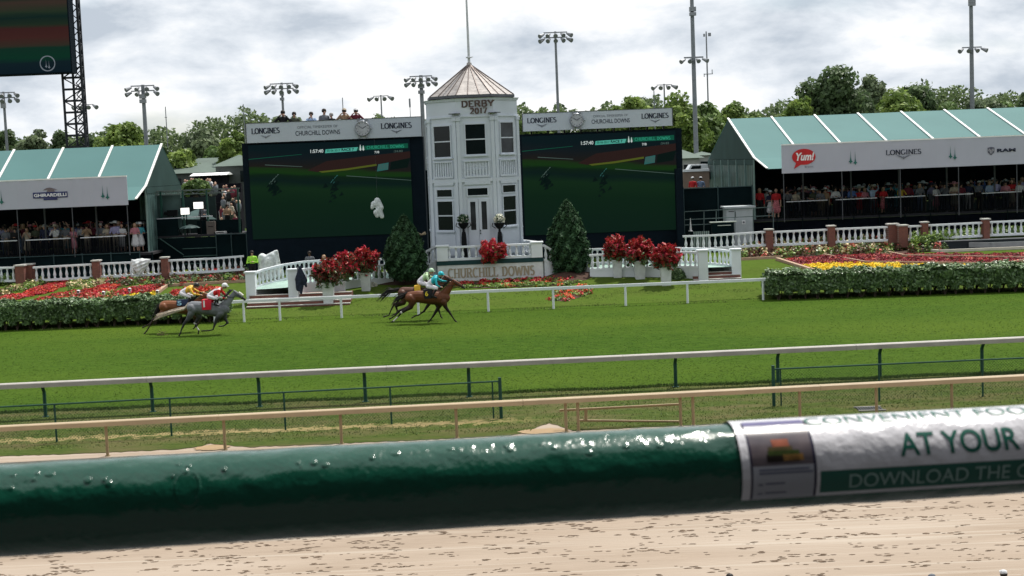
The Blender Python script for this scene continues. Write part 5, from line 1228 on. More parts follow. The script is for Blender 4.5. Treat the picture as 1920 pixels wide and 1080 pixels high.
T = [ # label, px, top, halfwidth, D, colour
 ('dark tree at the left frame edge below the huge video board', 12, 240, 34, 190, 2), ('broad grey green tree between the lamp mast and the black truss tower', 62, 225, 38, 180, 3),
 ('dark tree seen through the black truss tower', 118, 240, 30, 200, 2), ('dark low tree right of the black truss tower', 168, 246, 34, 195, 2),
 ('bright yellow green tree with a rounded crown left of the thick lamp mast', 226, 212, 44, 160, 1), ('dark small tree right behind the thick lamp mast', 292, 246, 32, 185, 2),
 ('low yellow tree behind the end of the left marquee', 340, 264, 34, 150, 1), ('tall grey green tree behind the low barn', 378, 233, 40, 170, 3),
 ('low bushy tree above the barn roof, left of the bright tree by the screen', 402, 262, 26, 160, 0), ('bright airy tree standing close to the left screen edge', 437, 233, 32, 150, 1),
 ('pale thin tree above the left sponsor board, behind the standing photographer', 530, 205, 36, 175, 3), ('grey low tree above the left end of the left sponsor board', 482, 224, 24, 190, 3),
 ('thin pale tree behind the two binocular users on the left screen', 655, 204, 34, 175, 1), ('rounded pale tree above the left sponsor board under the small lamp mast', 716, 212, 28, 180, 1),
 ('small tree peeping over the right end of the left sponsor board', 756, 211, 20, 185, 3), ('tree filling the gap between the left screen and the tower', 798, 208, 24, 170, 1),
 ('tree in the gap between the tower and the right sponsor board', 974, 207, 20, 170, 0), ('small bright crown above the left end of the right sponsor board', 1012, 197, 24, 180, 1),
 ('small grey crown beside the ten lamp mast', 1038, 198, 22, 185, 3), ('low pale crown over the middle of the right sponsor board', 1118, 192, 34, 185, 3),
 ('tall thin crown left of the twin crowns over the right sponsor board', 1152, 178, 20, 170, 1), ('broad yellow green crown over the right sponsor board', 1188, 164, 36, 165, 1),
 ('big bright tree directly behind the tall lamp mast', 1268, 170, 52, 150, 1), ('full dark green tree under the tall lamp mast', 1322, 182, 48, 156, 0), ('sparse tree right of the tall lamp mast', 1372, 180, 42, 160, 1),
 ('low sparse tree at the tip of the right marquee', 1420, 203, 36, 170, 0), ('tallest dark tree in the clump above the right marquee', 1560, 112, 68, 150, 2),
 ('yellowish tree at the left flank of the tallest dark tree', 1495, 158, 38, 147, 1), ('grey green tree at the right flank of the tallest dark tree', 1628, 132, 38, 153, 3),
 ('rounded yellow green tree in front of the clump above the right marquee', 1690, 160, 56, 145, 1), ('dark rounded tree at the right of the clump above the right marquee', 1712, 139, 46, 158, 2),
 ('small green tree right behind the clump, left of the far mast', 1778, 184, 34, 175, 0), ('grey tree behind the far right lamp mast', 1822, 174, 34, 180, 3), ('grey tree just right of the far right lamp mast', 1866, 172, 30, 185, 3),
 ('low distant tree between the far mast and the frame edge', 1890, 187, 28, 200, 0), ('dark tree cut by the right frame edge', 1925, 152, 26, 150, 2)]
for i, (lab, px, yt, hw, D, ci) in enumerate(T):
    thin = ('thin' in lab or 'sparse' in lab or 'airy' in lab)
    tree(lab, px, yt, hw, D, ci, n=int(6500 + 150 * hw * (.75 if thin else 1)), seed=i, thin=thin)
tree('round green shrub tree beside the white canopy shelter', 365, 333, 32, 96, 0, ybot=368, n=3000, leaf=.16, seed=77, name='shrub', group=None)
# far wood along the horizon as one mass
n = 95000; X = RNG.uniform(-150, 150, n); Y = RNG.uniform(285, 300, n); hh_ = 14.9 + 1.3 * np.sin(X * .09) + 1.1 * np.sin(X * .23 + 1) + .8 * np.sin(X * .7) + .6 * np.sin(X * 1.9)
C = np.stack([X, Y, 1.4 + hh_ * RNG.random(n) ** .6], 1); 
tag(quads('far_wood', leafquads(C, .48, up=.4), leafmat('leaf_distant', (.125, .175, .075))), 'low line of distant woodland along the horizon', 'woodland', kind='stuff')  # paler leaves: the haze of distance is put into their colour

# ================================================================ FLOODLIGHT MASTS
def mast(label, px, pytop, D, rows, nl, wpx, thick, box=None, px_base=None, name='floodlight_mast', ybar=None, group='floodlight masts beyond the infield'):
    p = W(px, pytop, D); s = D / F; t_ = wthing(name, label, 'light mast', (p.x, D, 1.4), group=group)
    MB().cyl((p.x, D, 1.3), (p.x, D, p.z), thick * s * .62, thick * s * .42, n=8).build('pole', grey, t_)
    y0 = pytop if ybar is None else ybar
    for r in range(rows):
        zz = W(px, y0 + 2 + r * 9.5, D).z; hw = wpx * s / 2
        MB().bar((p.x - hw * .95, D - .1, zz), (p.x + hw * .95, D - .1, zz), .12, .12).build('cross_arm', lamp_grey, t_)
        for k in range(nl):
            u = -1 + 2 * k / (nl - 1); x = p.x + u * hw; tilt = u * .55
            hd = MB(); a = Vector((x - tilt * .25, D - .15, zz - .15)); b_ = a + Vector((tilt * 1.0, -.5, -.30)) * (s / .062)
            hd.cyl(a, b_, .10 * s / .062, .27 * s / .062, n=9); hd.build('lamp_head', lamp_grey, t_)
    if box:
        for (yb_, hb) in box:
            zz = W(px, yb_, D).z; MB().box(p.x - thick * s * .75, p.x + thick * s * .75, D - .5, D - .1, zz - hb * s / 2, zz + hb * s / 2).build('ballast_box', lamp_grey, t_)
    return t_
mast('twin row floodlight mast at the left frame edge', 6, 172, 168, 2, 5, 46, 5.5, [(198, 10)])
mast('thick twin row floodlight mast behind the left marquee', 267.5, 159, 155, 2, 4, 46, 8, [(181, 8), (190, 7)])
mast('twin row floodlight mast rising behind the photographer on the left screen', 528, 155, 168, 2, 5, 46, 5, [(176, 7), (186, 5)])
mast('twin row floodlight mast just left of the tower', 789, 141, 160, 2, 5, 44, 8, [(162, 7), (173, 6)])
mast('tall twin row floodlight mast between the tower and the right frame, above the sponsor board', 1041, 59, 165, 2, 5, 46, 5)
mast('small single row floodlight mast beside the black truss tower', 161, 194, 240, 1, 4, 30, 3)
mast('small single row floodlight mast above the left sponsor board', 714, 178, 240, 1, 4, 30, 3)
mast('small single row floodlight mast behind the trees right of the sponsor board', 1245, 157, 240, 1, 4, 30, 3)
mast('very tall grey mast with a low ring of floodlights, right of the right screen', 1296, -40, 120, 1, 4, 38, 8, [(18, 8), (27, 6)], ybar=106)
mast('very tall grey mast with a low ring of floodlights, above the right marquee', 1820, -40, 150, 1, 4, 38, 8, [(2, 8), (9, 5)], ybar=87)
def antenna(label, px, pytop, D, thick, extra=None):
    p = W(px, pytop, D); s = D / F; t_ = wthing('antenna_mast', label, 'antenna', (p.x, D, 1.4)); MB().cyl((p.x, D, 1.3), (p.x, D, p.z), thick * s * .6, thick * s * .4, n=6).build('pole', grey, t_)
    for (dy, w_, h_, dx) in (extra or []): zz = W(px, pytop + dy, D).z; MB().box(p.x + (dx - w_ / 2) * s, p.x + (dx + w_ / 2) * s, D - .2, D + .1, zz - h_ * s / 2, zz + h_ * s / 2).build('antenna_box', lamp_grey, t_)
antenna('slim mast with two small panels near its top, right of the very tall mast', 1324, 59, 190, 3, [(6, 5, 6, 6), (7, 3, 5, -4), (80, 16, 1.2, 2), (76, 1, 8, 9), (82, 1, 6, -6)])
antenna('thin whip antenna above the barn', 310, 200, 210, 2, [(20, 4, 1, 0)]); antenna('thin whip antenna beside the left edge of the left screen', 456, 195, 130, 1.8)
antenna('thin whip antenna behind the people on the left screen', 642, 183, 150, 2); antenna('short black sensor rod above the left sponsor board, close to the tower', 768, 185, 110, 1.5, [(8, 3, 16, 0)]); antenna('short dark pole over the right sponsor board', 1226, 170, 130, 2.2)

# ================================================================ GARDEN
def polypts(poly, n, zf=None):
    P_ = [TG(*p) if zf is None else G(p[0], p[1], zf) for p in poly]; xs = [p.x for p in P_]; ys = [p.y for p in P_]; out = []
    def inside(x, y):
        c = False
        for i in range(len(P_)):
            a, b_ = P_[i], P_[i - 1]
            if (a.y > y) != (b_.y > y) and x < (b_.x - a.x) * (y - a.y) / (b_.y - a.y) + a.x: c = not c
        return c
    while len(out) < n:
        x = random.uniform(min(xs), max(xs)); y = random.uniform(min(ys), max(ys))
        if inside(x, y): out.append((x, y, gz(y) + .06 if zf is None else zf))
    return np.array(out), P_
def bed(label, poly, mats, weights, h, n, leaf=.09, cat='flower bed', mulchbase=True, clump=.22, name='flower_bed', zf=None):
    k = max(20, n // 40); cen, P_ = polypts(poly, k, zf); idx = RNG.integers(0, k, n)
    hs = (h * (.6 + .6 * RNG.random(k)))[idx]
    d = RNG.normal(size=(n, 3)); d /= np.linalg.norm(d, axis=1)[:, None]; d[:, 2] = np.abs(d[:, 2])
    C = cen[idx] + d * np.stack([np.full(n, clump), np.full(n, clump), hs], 1) * (.6 + .4 * RNG.random(n))[:, None]
    pick = RNG.choice(len(mats), k, p=np.array(weights) / sum(weights))[idx]
    ex_ = RNG.random(n) < .18; pick[ex_] = RNG.choice(len(mats), ex_.sum(), p=np.array(weights) / sum(weights))
    V = leafquads(C, leaf, up=.7, asp=1.2, out=d * .8)
    o = quads(name, V, mats, None, mi=pick); tag(o, label, cat, kind='stuff')
    if mulchbase:
        mb = MB(); 
        # drape the soil over the slope
        xs = [p.x for p in P_]; ys = [p.y for p in P_]
        mb.sheet([(p.x, p.y, gz(p.y) + .055) for p in P_]); q = mb.build('soil', mulch, o)
def border(label, pts, w=.12, h=.14):
    P_ = [TG(*p) for p in pts]; mb = MB()
    for a, b_ in zip(P_, P_[1:]): mb.bar(a + Vector((0, 0, h * .5 + .04)), b_ + Vector((0, 0, h * .5 + .04)), w, h)
    tag(mb.build('garden_border', tanborder), label, 'border')
GR = [lf_lime, leaf_hedge, leaf_bronze]
bed('bright red flower stripe at the far left above the hedge', [(-40, 575), (0, 560), (60, 546), (100, 533), (126, 529), (124, 539), (95, 550), (40, 562), (0, 572)], [fl_red, fl_orange, leaf_hedge], [8, 1.2, .8], .09, 9000, leaf=.07)
bed('second bright red flower stripe at the left, pointing to the balustrade', [(30, 576), (110, 553), (180, 543), (223, 531), (223, 541), (190, 554), (100, 572)], [fl_red, fl_orange, leaf_hedge], [8, 1.2, .8], .09, 9000, leaf=.07)
bed('pale yellow flowering shrubs between the red stripes at the left', [(2, 552), (60, 533), (95, 530), (60, 543), (0, 560)], [fl_pale, lf_lime, leaf_bronze], [4, 4, 2], .30, 2600)
bed('pale yellow flowering shrubs beside the second red stripe', [(128, 536), (175, 528), (215, 528), (180, 542), (130, 548)], [fl_pale, lf_lime, leaf_bronze], [4, 4, 2], .30, 2600)
bed('yellow green low foliage below the red stripes at the left', [(60, 575), (120, 556), (200, 552), (230, 549), (225, 562), (130, 580)], [fl_pink, lf_lime, fl_red], [3, 3, 4], .2, 4500)
bed('deep red flower rectangle behind the left hedge', [(226, 548), (250, 543), (308, 540), (290, 554), (226, 562)], [fl_red, leaf_bronze], [8, 2], .2, 4500)
bed('yellow flower strip along the back of the left hedge', [(228, 561), (292, 553), (288, 568), (200, 580)], [fl_yellow, lf_lime], [6, 4], .2, 2600)
bed('mixed bronze and green shrubs at the foot of the left balustrade', [(180, 527), (300, 517), (460, 508), (460, 530), (330, 538), (222, 542)], [leaf_bronze, lf_lime, leaf_hedge, fl_red], [5, 2, 3, 1.5], .30, 11000, leaf=.10)
bed('small red bedding behind the jockeys at the left', [(322, 550), (360, 545), (412, 543), (412, 556), (350, 562), (322, 560)], [fl_red, fl_orange, leaf_hedge], [6, 2, 2], .22, 2600)
border('long timber edging below the shrubs at the left', [(250, 543), (460, 531)]); border('short timber edging slanting down behind the left hedge', [(312, 540), (296, 552)], w=.2)
bed('lime shrub clump at the far left before the balustrade', [(-30, 540), (0, 525), (30, 518), (30, 532), (0, 540)], [lf_lime, leaf_hedge], [6, 4], .5, 3000, mulchbase=False)
for i, (px, py) in enumerate(((148, 560), (195, 562), (244, 556), (296, 560))):
    p = TG(px, py); t_ = wthing('garden_spotlight', f'small white garden spotlight, {ordn[i]} from the left behind the left hedge', 'spotlight', p, group='garden spotlights in the left beds'); MB().lathe([(.04, .0), (.04, .22), (.08, .26), (.09, .40), (.03, .43)], p, n=10).build('spot_housing', lwhite, t_); MB().cyl(p + Vector((0, -.11, .34)), p + Vector((0, -.09, .34)), .06).build('lens', dkgrey, t_)
bed('mixed shrubs and flowers at the foot of the right balustrade', [(1390, 466), (1440, 462), (1560, 456), (1690, 450), (1745, 463), (1775, 472), (1640, 480), (1560, 480), (1466, 485), (1390, 489)], [leaf_bronze, lf_lime, leaf_hedge, fl_pale, fl_pink], [4, 3, 2, 2, 1.2], .48, 20000, leaf=.11)
bed('deep red flower bed with salmon edges at the right', [(1466, 490), (1545, 483), (1640, 480), (1920, 478), (1990, 476), (1990, 492), (1900, 496), (1600, 498), (1500, 499)], [mat('flower_deep_red', (.20, .022, .03), .7, var=.25, vscale=2, tint=True, transl=.1), fl_pink, fl_red], [7, 1.3, 1.5], .08, 30000, leaf=.075)
bed('bright yellow flower strip behind the right hedge', [(1508, 500), (1580, 497), (1700, 499), (1812, 500), (1800, 512), (1540, 514)], [fl_yellow, lf_lime], [9.5, .5], .13, 9000, leaf=.075)
border('timber edging slanting between lawn and red flowers at the right', [(1457, 490), (1526, 512)], w=.2); border('timber edging crossing the red flowers at the right', [(1545, 482), (1622, 496), (1880, 499), (1925, 492)])
border('upper timber edging across the red flowers below the pool', [(1646, 474), (1696, 484), (1925, 488)]); border('timber edging between the lawn and the shrubs at the right', [(1390, 490), (1464, 486)])
bed('bright lime shrubs along the right balustrade above the pool', [(1712, 458), (1760, 452), (1840, 446), (1930, 440), (1930, 436), (1820, 440), (1712, 448)], [lf_lime, leaf_hedge], [8, 2], .50, 13000, mulchbase=False, zf=1.60)
bed('red flowers edging the tower platform wall', [(835, 534), (900, 530), (1020, 524), (1075, 522), (1080, 528), (1000, 532), (880, 537)], [fl_red, lf_lime], [7, 3], .15, 4000, leaf=.07)
bed('lime groundcover below the red edging of the platform', [(845, 541), (900, 537), (1000, 533), (1090, 530), (1060, 537), (900, 543)], [lf_lime, fl_orange], [9, 1], .12, 3600, leaf=.07)
bed('fan shaped orange and red flower patch on the lawn right of the lead horses', [(1030, 566), (1045, 545), (1100, 538), (1112, 545), (1100, 556), (1060, 568)], [fl_orange, lf_lime, fl_red], [4, 5, 2], .16, 2600, leaf=.08)
# mulch rings
def mulchpatch(label, poly):
    P_ = [TG(*p) for p in poly]; n = len(P_); c = sum(P_, Vector()) / n; mb = MB(); vs = [(c.x, c.y, gz(c.y) + .30)]
    for p in P_: vs.append((p.x + random.uniform(-.05, .05), p.y, gz(p.y) + .05))
    mb.add(vs, [(0, 1 + i, 1 + (i + 1) % n) for i in range(n)]); tag(mb.build('mulch_bed', mulch), label, 'mulch', kind='structure')
mulchpatch('dark mulch ring under the left evergreen', [(700, 530), (720, 518), (760, 512), (805, 516), (815, 524), (800, 533), (760, 537), (715, 536)])
mulchpatch('dark mulch ring under the right evergreen', [(1012, 527), (1022, 514), (1060, 508), (1105, 508), (1122, 516), (1100, 527), (1055, 534), (1025, 532)])
# pool
pool_w = mat('pool_water', (.003, .007, .009), .25, spec=.12, var=.2, bump=.3, bscale=3)
poolr = mat('pool_wall', (.015, .02, .025), .4)
pn = [TG(1700, 478), TG(1760, 477), TG(1990, 482)]; 
t_ = wthing('garden_pool', 'dark water pool with a pale rim behind the red flowers at the far right', 'pool', pn[1])
zw = 1.20; Kn = [W(1722, 460, 77.5), W(1762, 473, 75.4), W(1990, 476, 75.4)]
xL, xR = Kn[0].x, 46
MB().sheet([(Kn[0].x, 77.5, zw), (Kn[1].x, 75.4, zw), (xR, 75.4, zw), (xR, 77.5, zw)]).build('water', pool_w, t_)
MB().bar((Kn[0].x, 77.5, zw + .01), (Kn[1].x, 75.4, zw + .01), .14, .12).bar((Kn[1].x, 75.4, zw + .01), (xR, 75.4, zw + .01), .16, .14).build('rim', mat('pool_rim', (.55, .50, .44), .7), t_)
zt_ = W(1770, 453, 77.5).z
MB().box(xL, xR, 77.5, 77.6, .9, zt_).build('outer_wall', poolr, t_); MB().box(xL, xR, 77.45, 77.65, zt_ + .002, zt_ + .05).build('wall_coping', mat('pool_rim2', (.30, .30, .30), .6), t_)
xU = W(1822, 452, 77).x; zu = zw + .24
MB().sheet([(xU, 77.44, zu), (xU + .9, 76.6, zu), (xR, 76.6, zu), (xR, 77.44, zu)]).build('upper_basin', mat('upper_water', (.04, .07, .07), .08, bump=.2), t_)
MB().bar((xU, 77.44, zu - .1), (xU + .9, 76.6, zu - .1), .08, .26).bar((xU + .9, 76.6, zu - .1), (xR, 76.6, zu - .1), .08, .26).build('basin_rim', MATS['pool_rim2'], t_)

# evergreens
def evergreen(label, px, pyt, pyb, hw, D, seed):
    b_ = W(px, pyb, D); top = W(px, pyt, D); s = D / F; R = hw * s; z0 = b_.z + .10; Ht = top.z - z0; n = 19000
    rs = np.random.RandomState(seed); t_ = wthing('conifer', label, 'conifer', b_)
    t = rs.random(n) ** .8; prof = np.interp(t, [0, .06, .18, .35, .55, .72, .86, .95, 1], [.50, .82, 1.0, 1.0, .88, .66, .40, .2, .04])
    a = rs.random(n) * math.tau; lump = 1 + .10 * np.sin(a * 5 + t * 9) + .10 * np.sin(a * 9 - t * 23) + .07 * np.sin(t * 47 + a * 3) + .06 * np.sin(a * 17 + t * 71)
    r = R * prof * lump * (.72 + .33 * rs.random(n) ** .5); tilt = rs.normal(size=n) * .05
    C = np.stack([b_.x + r * np.cos(a), b_.y + r * np.sin(a), z0 + t * Ht + tilt], 1); out = np.stack([np.cos(a), np.sin(a), np.full(n, .35)], 1)
    tint = np.clip(rs.normal(.45, .2, n) + .2 * np.sin(a * 9 - t * 23), 0, 1)
    quads('foliage', leafquads(C, .075, up=.3, asp=2.4, out=out * .8), leaf_ever, t_, tint=tint)
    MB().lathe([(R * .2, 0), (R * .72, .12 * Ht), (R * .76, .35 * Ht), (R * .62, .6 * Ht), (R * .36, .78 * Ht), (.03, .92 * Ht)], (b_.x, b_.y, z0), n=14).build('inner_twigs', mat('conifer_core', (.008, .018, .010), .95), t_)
    MB().cyl((b_.x, b_.y, b_.z - .05), (b_.x, b_.y, z0 + .4), .09, .07).build('trunk', bark, t_)
evergreen('dark egg shaped evergreen between the left planters and the tower platform', 762, 407, 527, 34, 72.4, 3)
evergreen('dark egg shaped evergreen between the tower platform and the right planters', 1067, 378, 520, 35, 73.6, 4)
# low round shrubs
def shrub(label, px, py, hw, hh, m_, n=2200, leaf=.07, cat='shrub'):
    b_ = TG(px, py); s = b_.y / F; R = hw * s; t_ = wthing('round_shrub', label, cat, b_)
    d = ball(n); d[:, 2] = np.abs(d[:, 2]) * 1.0; C = np.array(b_) + d * np.array([R, R, hh * s * 2]) * (.8 + .25 * RNG.random(n))[:, None]
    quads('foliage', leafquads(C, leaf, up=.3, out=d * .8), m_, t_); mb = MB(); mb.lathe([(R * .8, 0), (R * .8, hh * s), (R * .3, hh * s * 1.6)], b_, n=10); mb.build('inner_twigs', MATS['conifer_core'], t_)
shrub('rounded green shrub left of the left evergreen', 710, 530, 11, 11, leaf_hedge); shrub('low dark shrub between the pots of the left planters', 670, 536, 11, 10, leaf_ever); shrub('grassy shrub in front of the hanging jacket', 583, 551, 17, 9, lf_lime)
shrub('white edged hosta under the left evergreen', 698, 538, 8, 3, fl_white, 500, .12); shrub('white edged hosta under the right evergreen', 1127, 517, 9, 5, fl_white, 600, .12)
shrub('round green shrub right of the right evergreen', 1116, 513, 11, 9, leaf_hedge); shrub('small dark shrub between first and second right planters', 1180, 516, 10, 10, leaf_ever); shrub('small dark shrub between second and third right planters', 1222, 519, 10, 11, leaf_ever); shrub('wide green shrub right of the last right planter', 1271, 524, 15, 10, leaf_hedge)

# ================================================================ PLANTERS
def planter(label, px, py_top, py_bot, hwp, cx, cy, hw, hh, red=.75, hang=False):
    b_ = TG(px, py_bot); D = b_.y; s = D / F; t_ = wthing('planter', label, 'planter', b_); zt_ = W(px, py_top, D).z; w_ = hwp * s
    if not hang:
        mb = MB(); mb.add([(b_.x + sx_ * w_ * k, b_.y + sy_ * w_ * k, z) for z, k in ((b_.z - .05, .82), (zt_, 1.0)) for sx_, sy_ in ((-1, -1), (1, -1), (1, 1), (-1, 1))], [(0, 1, 5, 4), (1, 2, 6, 5), (2, 3, 7, 6), (3, 0, 4, 7), (4, 5, 6, 7), (3, 2, 1, 0)])
        mb.build('pot', offwhite, t_); MB().box(b_.x - w_ * 1.12, b_.x + w_ * 1.12, b_.y - w_ * 1.12, b_.y + w_ * 1.12, zt_ + .003, zt_ + .09).build('pot_rim', offwhite, t_)
    c = W(cx, cy, D); R, Rz = hw * s, hh * s; n = 3600
    # drooping tongues of leaves radiating from the heart
    k = 150; d = ball(k); d[:, 2] = d[:, 2] * .9 + .12; idx = RNG.integers(0, k, n); rr = RNG.random(n) ** .45
    C = np.array(c) + d[idx] * np.array([R, R * .9, Rz]) * rr[:, None] * (.78 + .3 * RNG.random(k))[idx][:, None] + RNG.normal(size=(n, 3)) * .025; C[:, 2] -= .18 * Rz * rr ** 2 * (1 - d[idx][:, 2])
    up_ = (C[:, 2] - c.z) / Rz
    pr = RNG.random(n) < np.clip(red + .5 * up_ + .25 * (RNG.random(k)[idx] - .5), .1, .97)
    mi = np.where(pr, 0, np.where(RNG.random(n) < .7, 1, 2)); mi[(up_ < -.55) & (RNG.random(n) < .7)] = 2
    out = d[idx]; V = leafquads(C, .085, up=.3, asp=2.8, out=out * .3); quads('foliage', V, [leaf_red, leaf_bronze, leaf_hedge], t_, mi=mi)
    if hang: MB().box(c.x - .35, c.x + .35, c.y + .05, c.y + .3, c.z - Rz * .8, c.z - Rz * .2).build('trough', dkgreen, t_)
planter('front left white planter of bronze red croton leaves, first from the left', 617, 533, 572, 10.5, 613, 512, 31, 27, .22)
planter('white planter of red croton leaves, middle of the three left planters', 638, 530, 556, 11, 645, 498, 25, 27, .5)
planter('white planter of red croton leaves right of the three left planters', 687, 514, 546, 9.5, 685, 489, 27, 26, .6)
planter('white planter with red leaves, first of three right planters', 1158, 490, 521, 9, 1154, 466, 24, 25, .72)
planter('white planter with red leaves, second of three right planters', 1200, 492, 524, 10.5, 1199, 470, 30, 25, .75)
planter('white planter with red leaves, third and nearest of the right planters', 1249, 503, 536, 10, 1248, 480, 29, 24, .8)
# centre basket on the platform balustrade
D0 = D1
b0 = W(921, 471, D1 - .15); t_ = wthing('flower_basket', 'rounded bush of crimson leaves hung in the middle of the platform balustrade', 'flower basket', b0)
n = 3200; d = ball(n); C = np.array(b0) + d * np.array([30, 22, 24]) * (D1 / F) * (RNG.random(n) ** .35)[:, None] * (.85 + .2 * np.sin(d[:, :1] * 9)); mi = np.where(RNG.random(n) < .9 + .1 * d[:, 2], 0, 2)
quads('foliage', leafquads(C, .085, up=.2, asp=2.0, out=d * .5), [leaf_red, leaf_bronze, leaf_hedge], t_, mi=mi); MB().box(b0.x - .3, b0.x + .3, b0.y - .1, b0.y + .1, b0.z - .5, b0.z - .25).build('trough', dkgreen, t_)
# urns on the platform
for (px, m_, lab) in ((870.5, leaf_ever, 'tall black urn with loose grey green flowers left of the tower door'), (938, fl_white, 'tall black urn with white flowers right of the tower door')):
    D = 73.6; b_ = W(px, 460, D); z0 = FZp + .03; zc_ = W(px, 432, D).z; t_ = wthing('urn', lab, 'urn', (b_.x, D, z0))
    MB().lathe([(.20, 0), (.20, .06), (.16, .10), (.13, zc_ - z0 - .35), (.10, zc_ - z0 - .1), (.03, zc_ - z0)], (b_.x, D, z0), n=12).build('pedestal', black, t_)
    MB().lathe([(.07, 0), (.05, .08), (.14, .14), (.24, .28), (.29, .40), (.27, .41)], (b_.x, D, zc_ - .02), n=14).build('bowl', black, t_)
    for s in (-1, 1): mb = MB(); mb.cyl((b_.x + s * .2, D, zc_ + .12), (b_.x + s * .38, D, zc_ + .24), .02).cyl((b_.x + s * .38, D, zc_ + .24), (b_.x + s * .33, D, zc_ + .40), .02); mb.build('handle', black, t_)
    n = 500; d = ball(n); C = np.array((b_.x, D, zc_ + .58)) + d * np.array([.30, .3, .28]) * (RNG.random(n) ** .4)[:, None]; quads('flowers', leafquads(C, .06, out=d * .5), [m_, leaf_ever, fl_white], t_, mi=RNG.choice(3, n, p=[.5, .35, .15]))
# crumpled white sheets
def crumple(name, label, cat, c, w_, d_, h_, seed, m_, parent_shape=None):
    rs = random.Random(seed); n = 18; mb = MB(); vs = []
    for j in range(n + 1):
        for i in range(n + 1):
            u, v = i / n * 2 - 1, j / n * 2 - 1
            f = parent_shape(u, v) if parent_shape else (1 - abs(u) ** 2.5) * (1 - abs(v) ** 2.5)
            wr = .10 * math.sin(u * 9 + v * 4 + seed) + .07 * math.sin(v * 13 - u * 6) + rs.uniform(-.05, .05)
            vs.append((c.x + u * w_ * (.78 + .22 * v + wr * .5) + .08 * v, c.y - d_ * max(f, 0) * (1 + wr * 2.5), c.z + v * h_ * (1 + (.38 * math.sin(u * 4.3 + 1.2) + .14 * math.sin(u * 13)) * (1 if v < 0 else .15))))
    w = n + 1; mb.add(vs, [(j * w + i, j * w + i + 1, (j + 1) * w + i + 1, (j + 1) * w + i) for j in range(n) for i in range(n)]); o = mb.build(name, m_, smooth=True)
    so_ = o.modifiers.new('thick', 'SOLIDIFY'); so_.thickness = .012
    return tag(o, label, cat)
sheetw = mat('plastic_sheet', (.80, .82, .82), .35, var=.12, vscale=5, transl=.2)
crumple('plastic_sheet', 'crumpled white plastic sheet thrown over the left balustrade', 'sheet', W(262, 500, 77.7), .55, .22, .42, 3, sheetw)
def crowdblob(): pass
# white bundle hanging before the left screen (tied plastic in two lobes)
c = W(708, 391, SD - .5); mb = MB()
prof_ = [(-.1, .38, .10), (.05, .36, .26), (.15, .12, .30), (.05, -.05, .18), (.02, -.2, .34), (.14, -.38, .30), (.0, -.5, .1)]
o = body('plastic_bundle', [((c.x - .15, c.y, c.z + .2), (c.x - .05, c.y, c.z + .42), .17, .14, 0, (1, .6, 1)), ((c.x - .0, c.y, c.z + .45), (c.x + .18, c.y, c.z + .05), .17, .17, 0, (1, .6, 1)), ((c.x - .22, c.y, c.z + .28), (c.x - .30, c.y, c.z + .05), .14, .10, 0), ((c.x + .1, c.y, c.z - .1), (c.x + .22, c.y, c.z - .45), .16, .13, 0, (1, .6, 1)), ((c.x - .12, c.y, c.z - .2), (c.x - .05, c.y, c.z - .42), .14, .1, 0), ((c.x + .05, c.y, c.z), (c.x - .1, c.y, c.z - .25), .12, .12, 0)], .03, [mat('bundle_white', (.62, .66, .66), .4, var=.3, vscale=6, bump=.5, bscale=7)], smooth_it=4)
tag(o, 'tied white plastic bundle hanging in front of the left video screen', 'bundle'); MB().cyl((c.x, c.y + .05, c.z + .4), (c.x, c.y + .1, W(708, 262, SD).z), .005, n=4).build('cord', dkgrey, o)
# draped white tarpaulin beside the man in the yellow vest
c = W(505, 490, 75.5); o = body('tarpaulin', [((c.x - .35, c.y, c.z + .2), (c.x - .3, c.y, c.z - .7), .24, .34, 0), ((c.x - .3, c.y, c.z + .05), (c.x + .35, c.y, c.z + .48), .22, .10, 0), ((c.x + .2, c.y, c.z + .3), (c.x + .35, c.y, c.z - .7), .2, .3, 0), ((c.x + .42, c.y, c.z + .52), (c.x + .55, c.y, c.z - .6), .07, .10, 0), ((c.x, c.y, c.z), (c.x, c.y, c.z - .8), .3, .35, 0)], .04, [mat('bundle_white', (.62, .66, .66))], smooth_it=1)
tag(o, 'white tarpaulin draped over equipment behind the left walkway balustrade', 'tarpaulin')
# jacket hanging on the walkway post
c = W(563, 520, 69.1); o = body('jacket', [((c.x + .02, c.y, c.z + .5), (c.x - .1, c.y, c.z - .1), .07, .17, 0, (1, .5, 1)), ((c.x, c.y, c.z + .45), (c.x + .2, c.y, c.z - .15), .08, .14, 0, (1, .5, 1)), ((c.x - .1, c.y, c.z - .1), (c.x - .12, c.y, c.z - .55), .16, .12, 0, (1, .5, 1)), ((c.x + .05, c.y, c.z - .1), (c.x + .0, c.y, c.z - .75), .16, .07, 0, (1, .5, 1)), ((c.x + .2, c.y, c.z - .15), (c.x + .26, c.y, c.z - .45), .09, .05, 0)], .025, [mat('jacket_navy', (.02, .026, .045), .9, var=.4, vscale=7, bump=.6, bscale=14)], smooth_it=1); tag(o, 'dark navy jacket hanging on the end post of the left walkway', 'jacket'); MB().cyl((c.x - .12, c.y + .08, gz(c.y)), (c.x - .12, c.y + .08, c.z + .5), .03).build('hanging_stand', grey, o)
mb = MB(); p = W(790, 440, 75.5); t_ = wthing('twin_lamp', 'small tan twin spotlight on a post left of the tower', 'lamp', (p.x, 75.5, 1)); MB().cyl((p.x, 75.5, 1.0), (p.x, 75.5, p.z), .04).build('post', black, t_)
for s in (-1, 1): MB().cyl((p.x, 75.5, p.z), (p.x + s * .22, 75.4, p.z + .08), .04, .09).build('lamp_head', mat('lamp_tan', (.35, .27, .18)), t_)

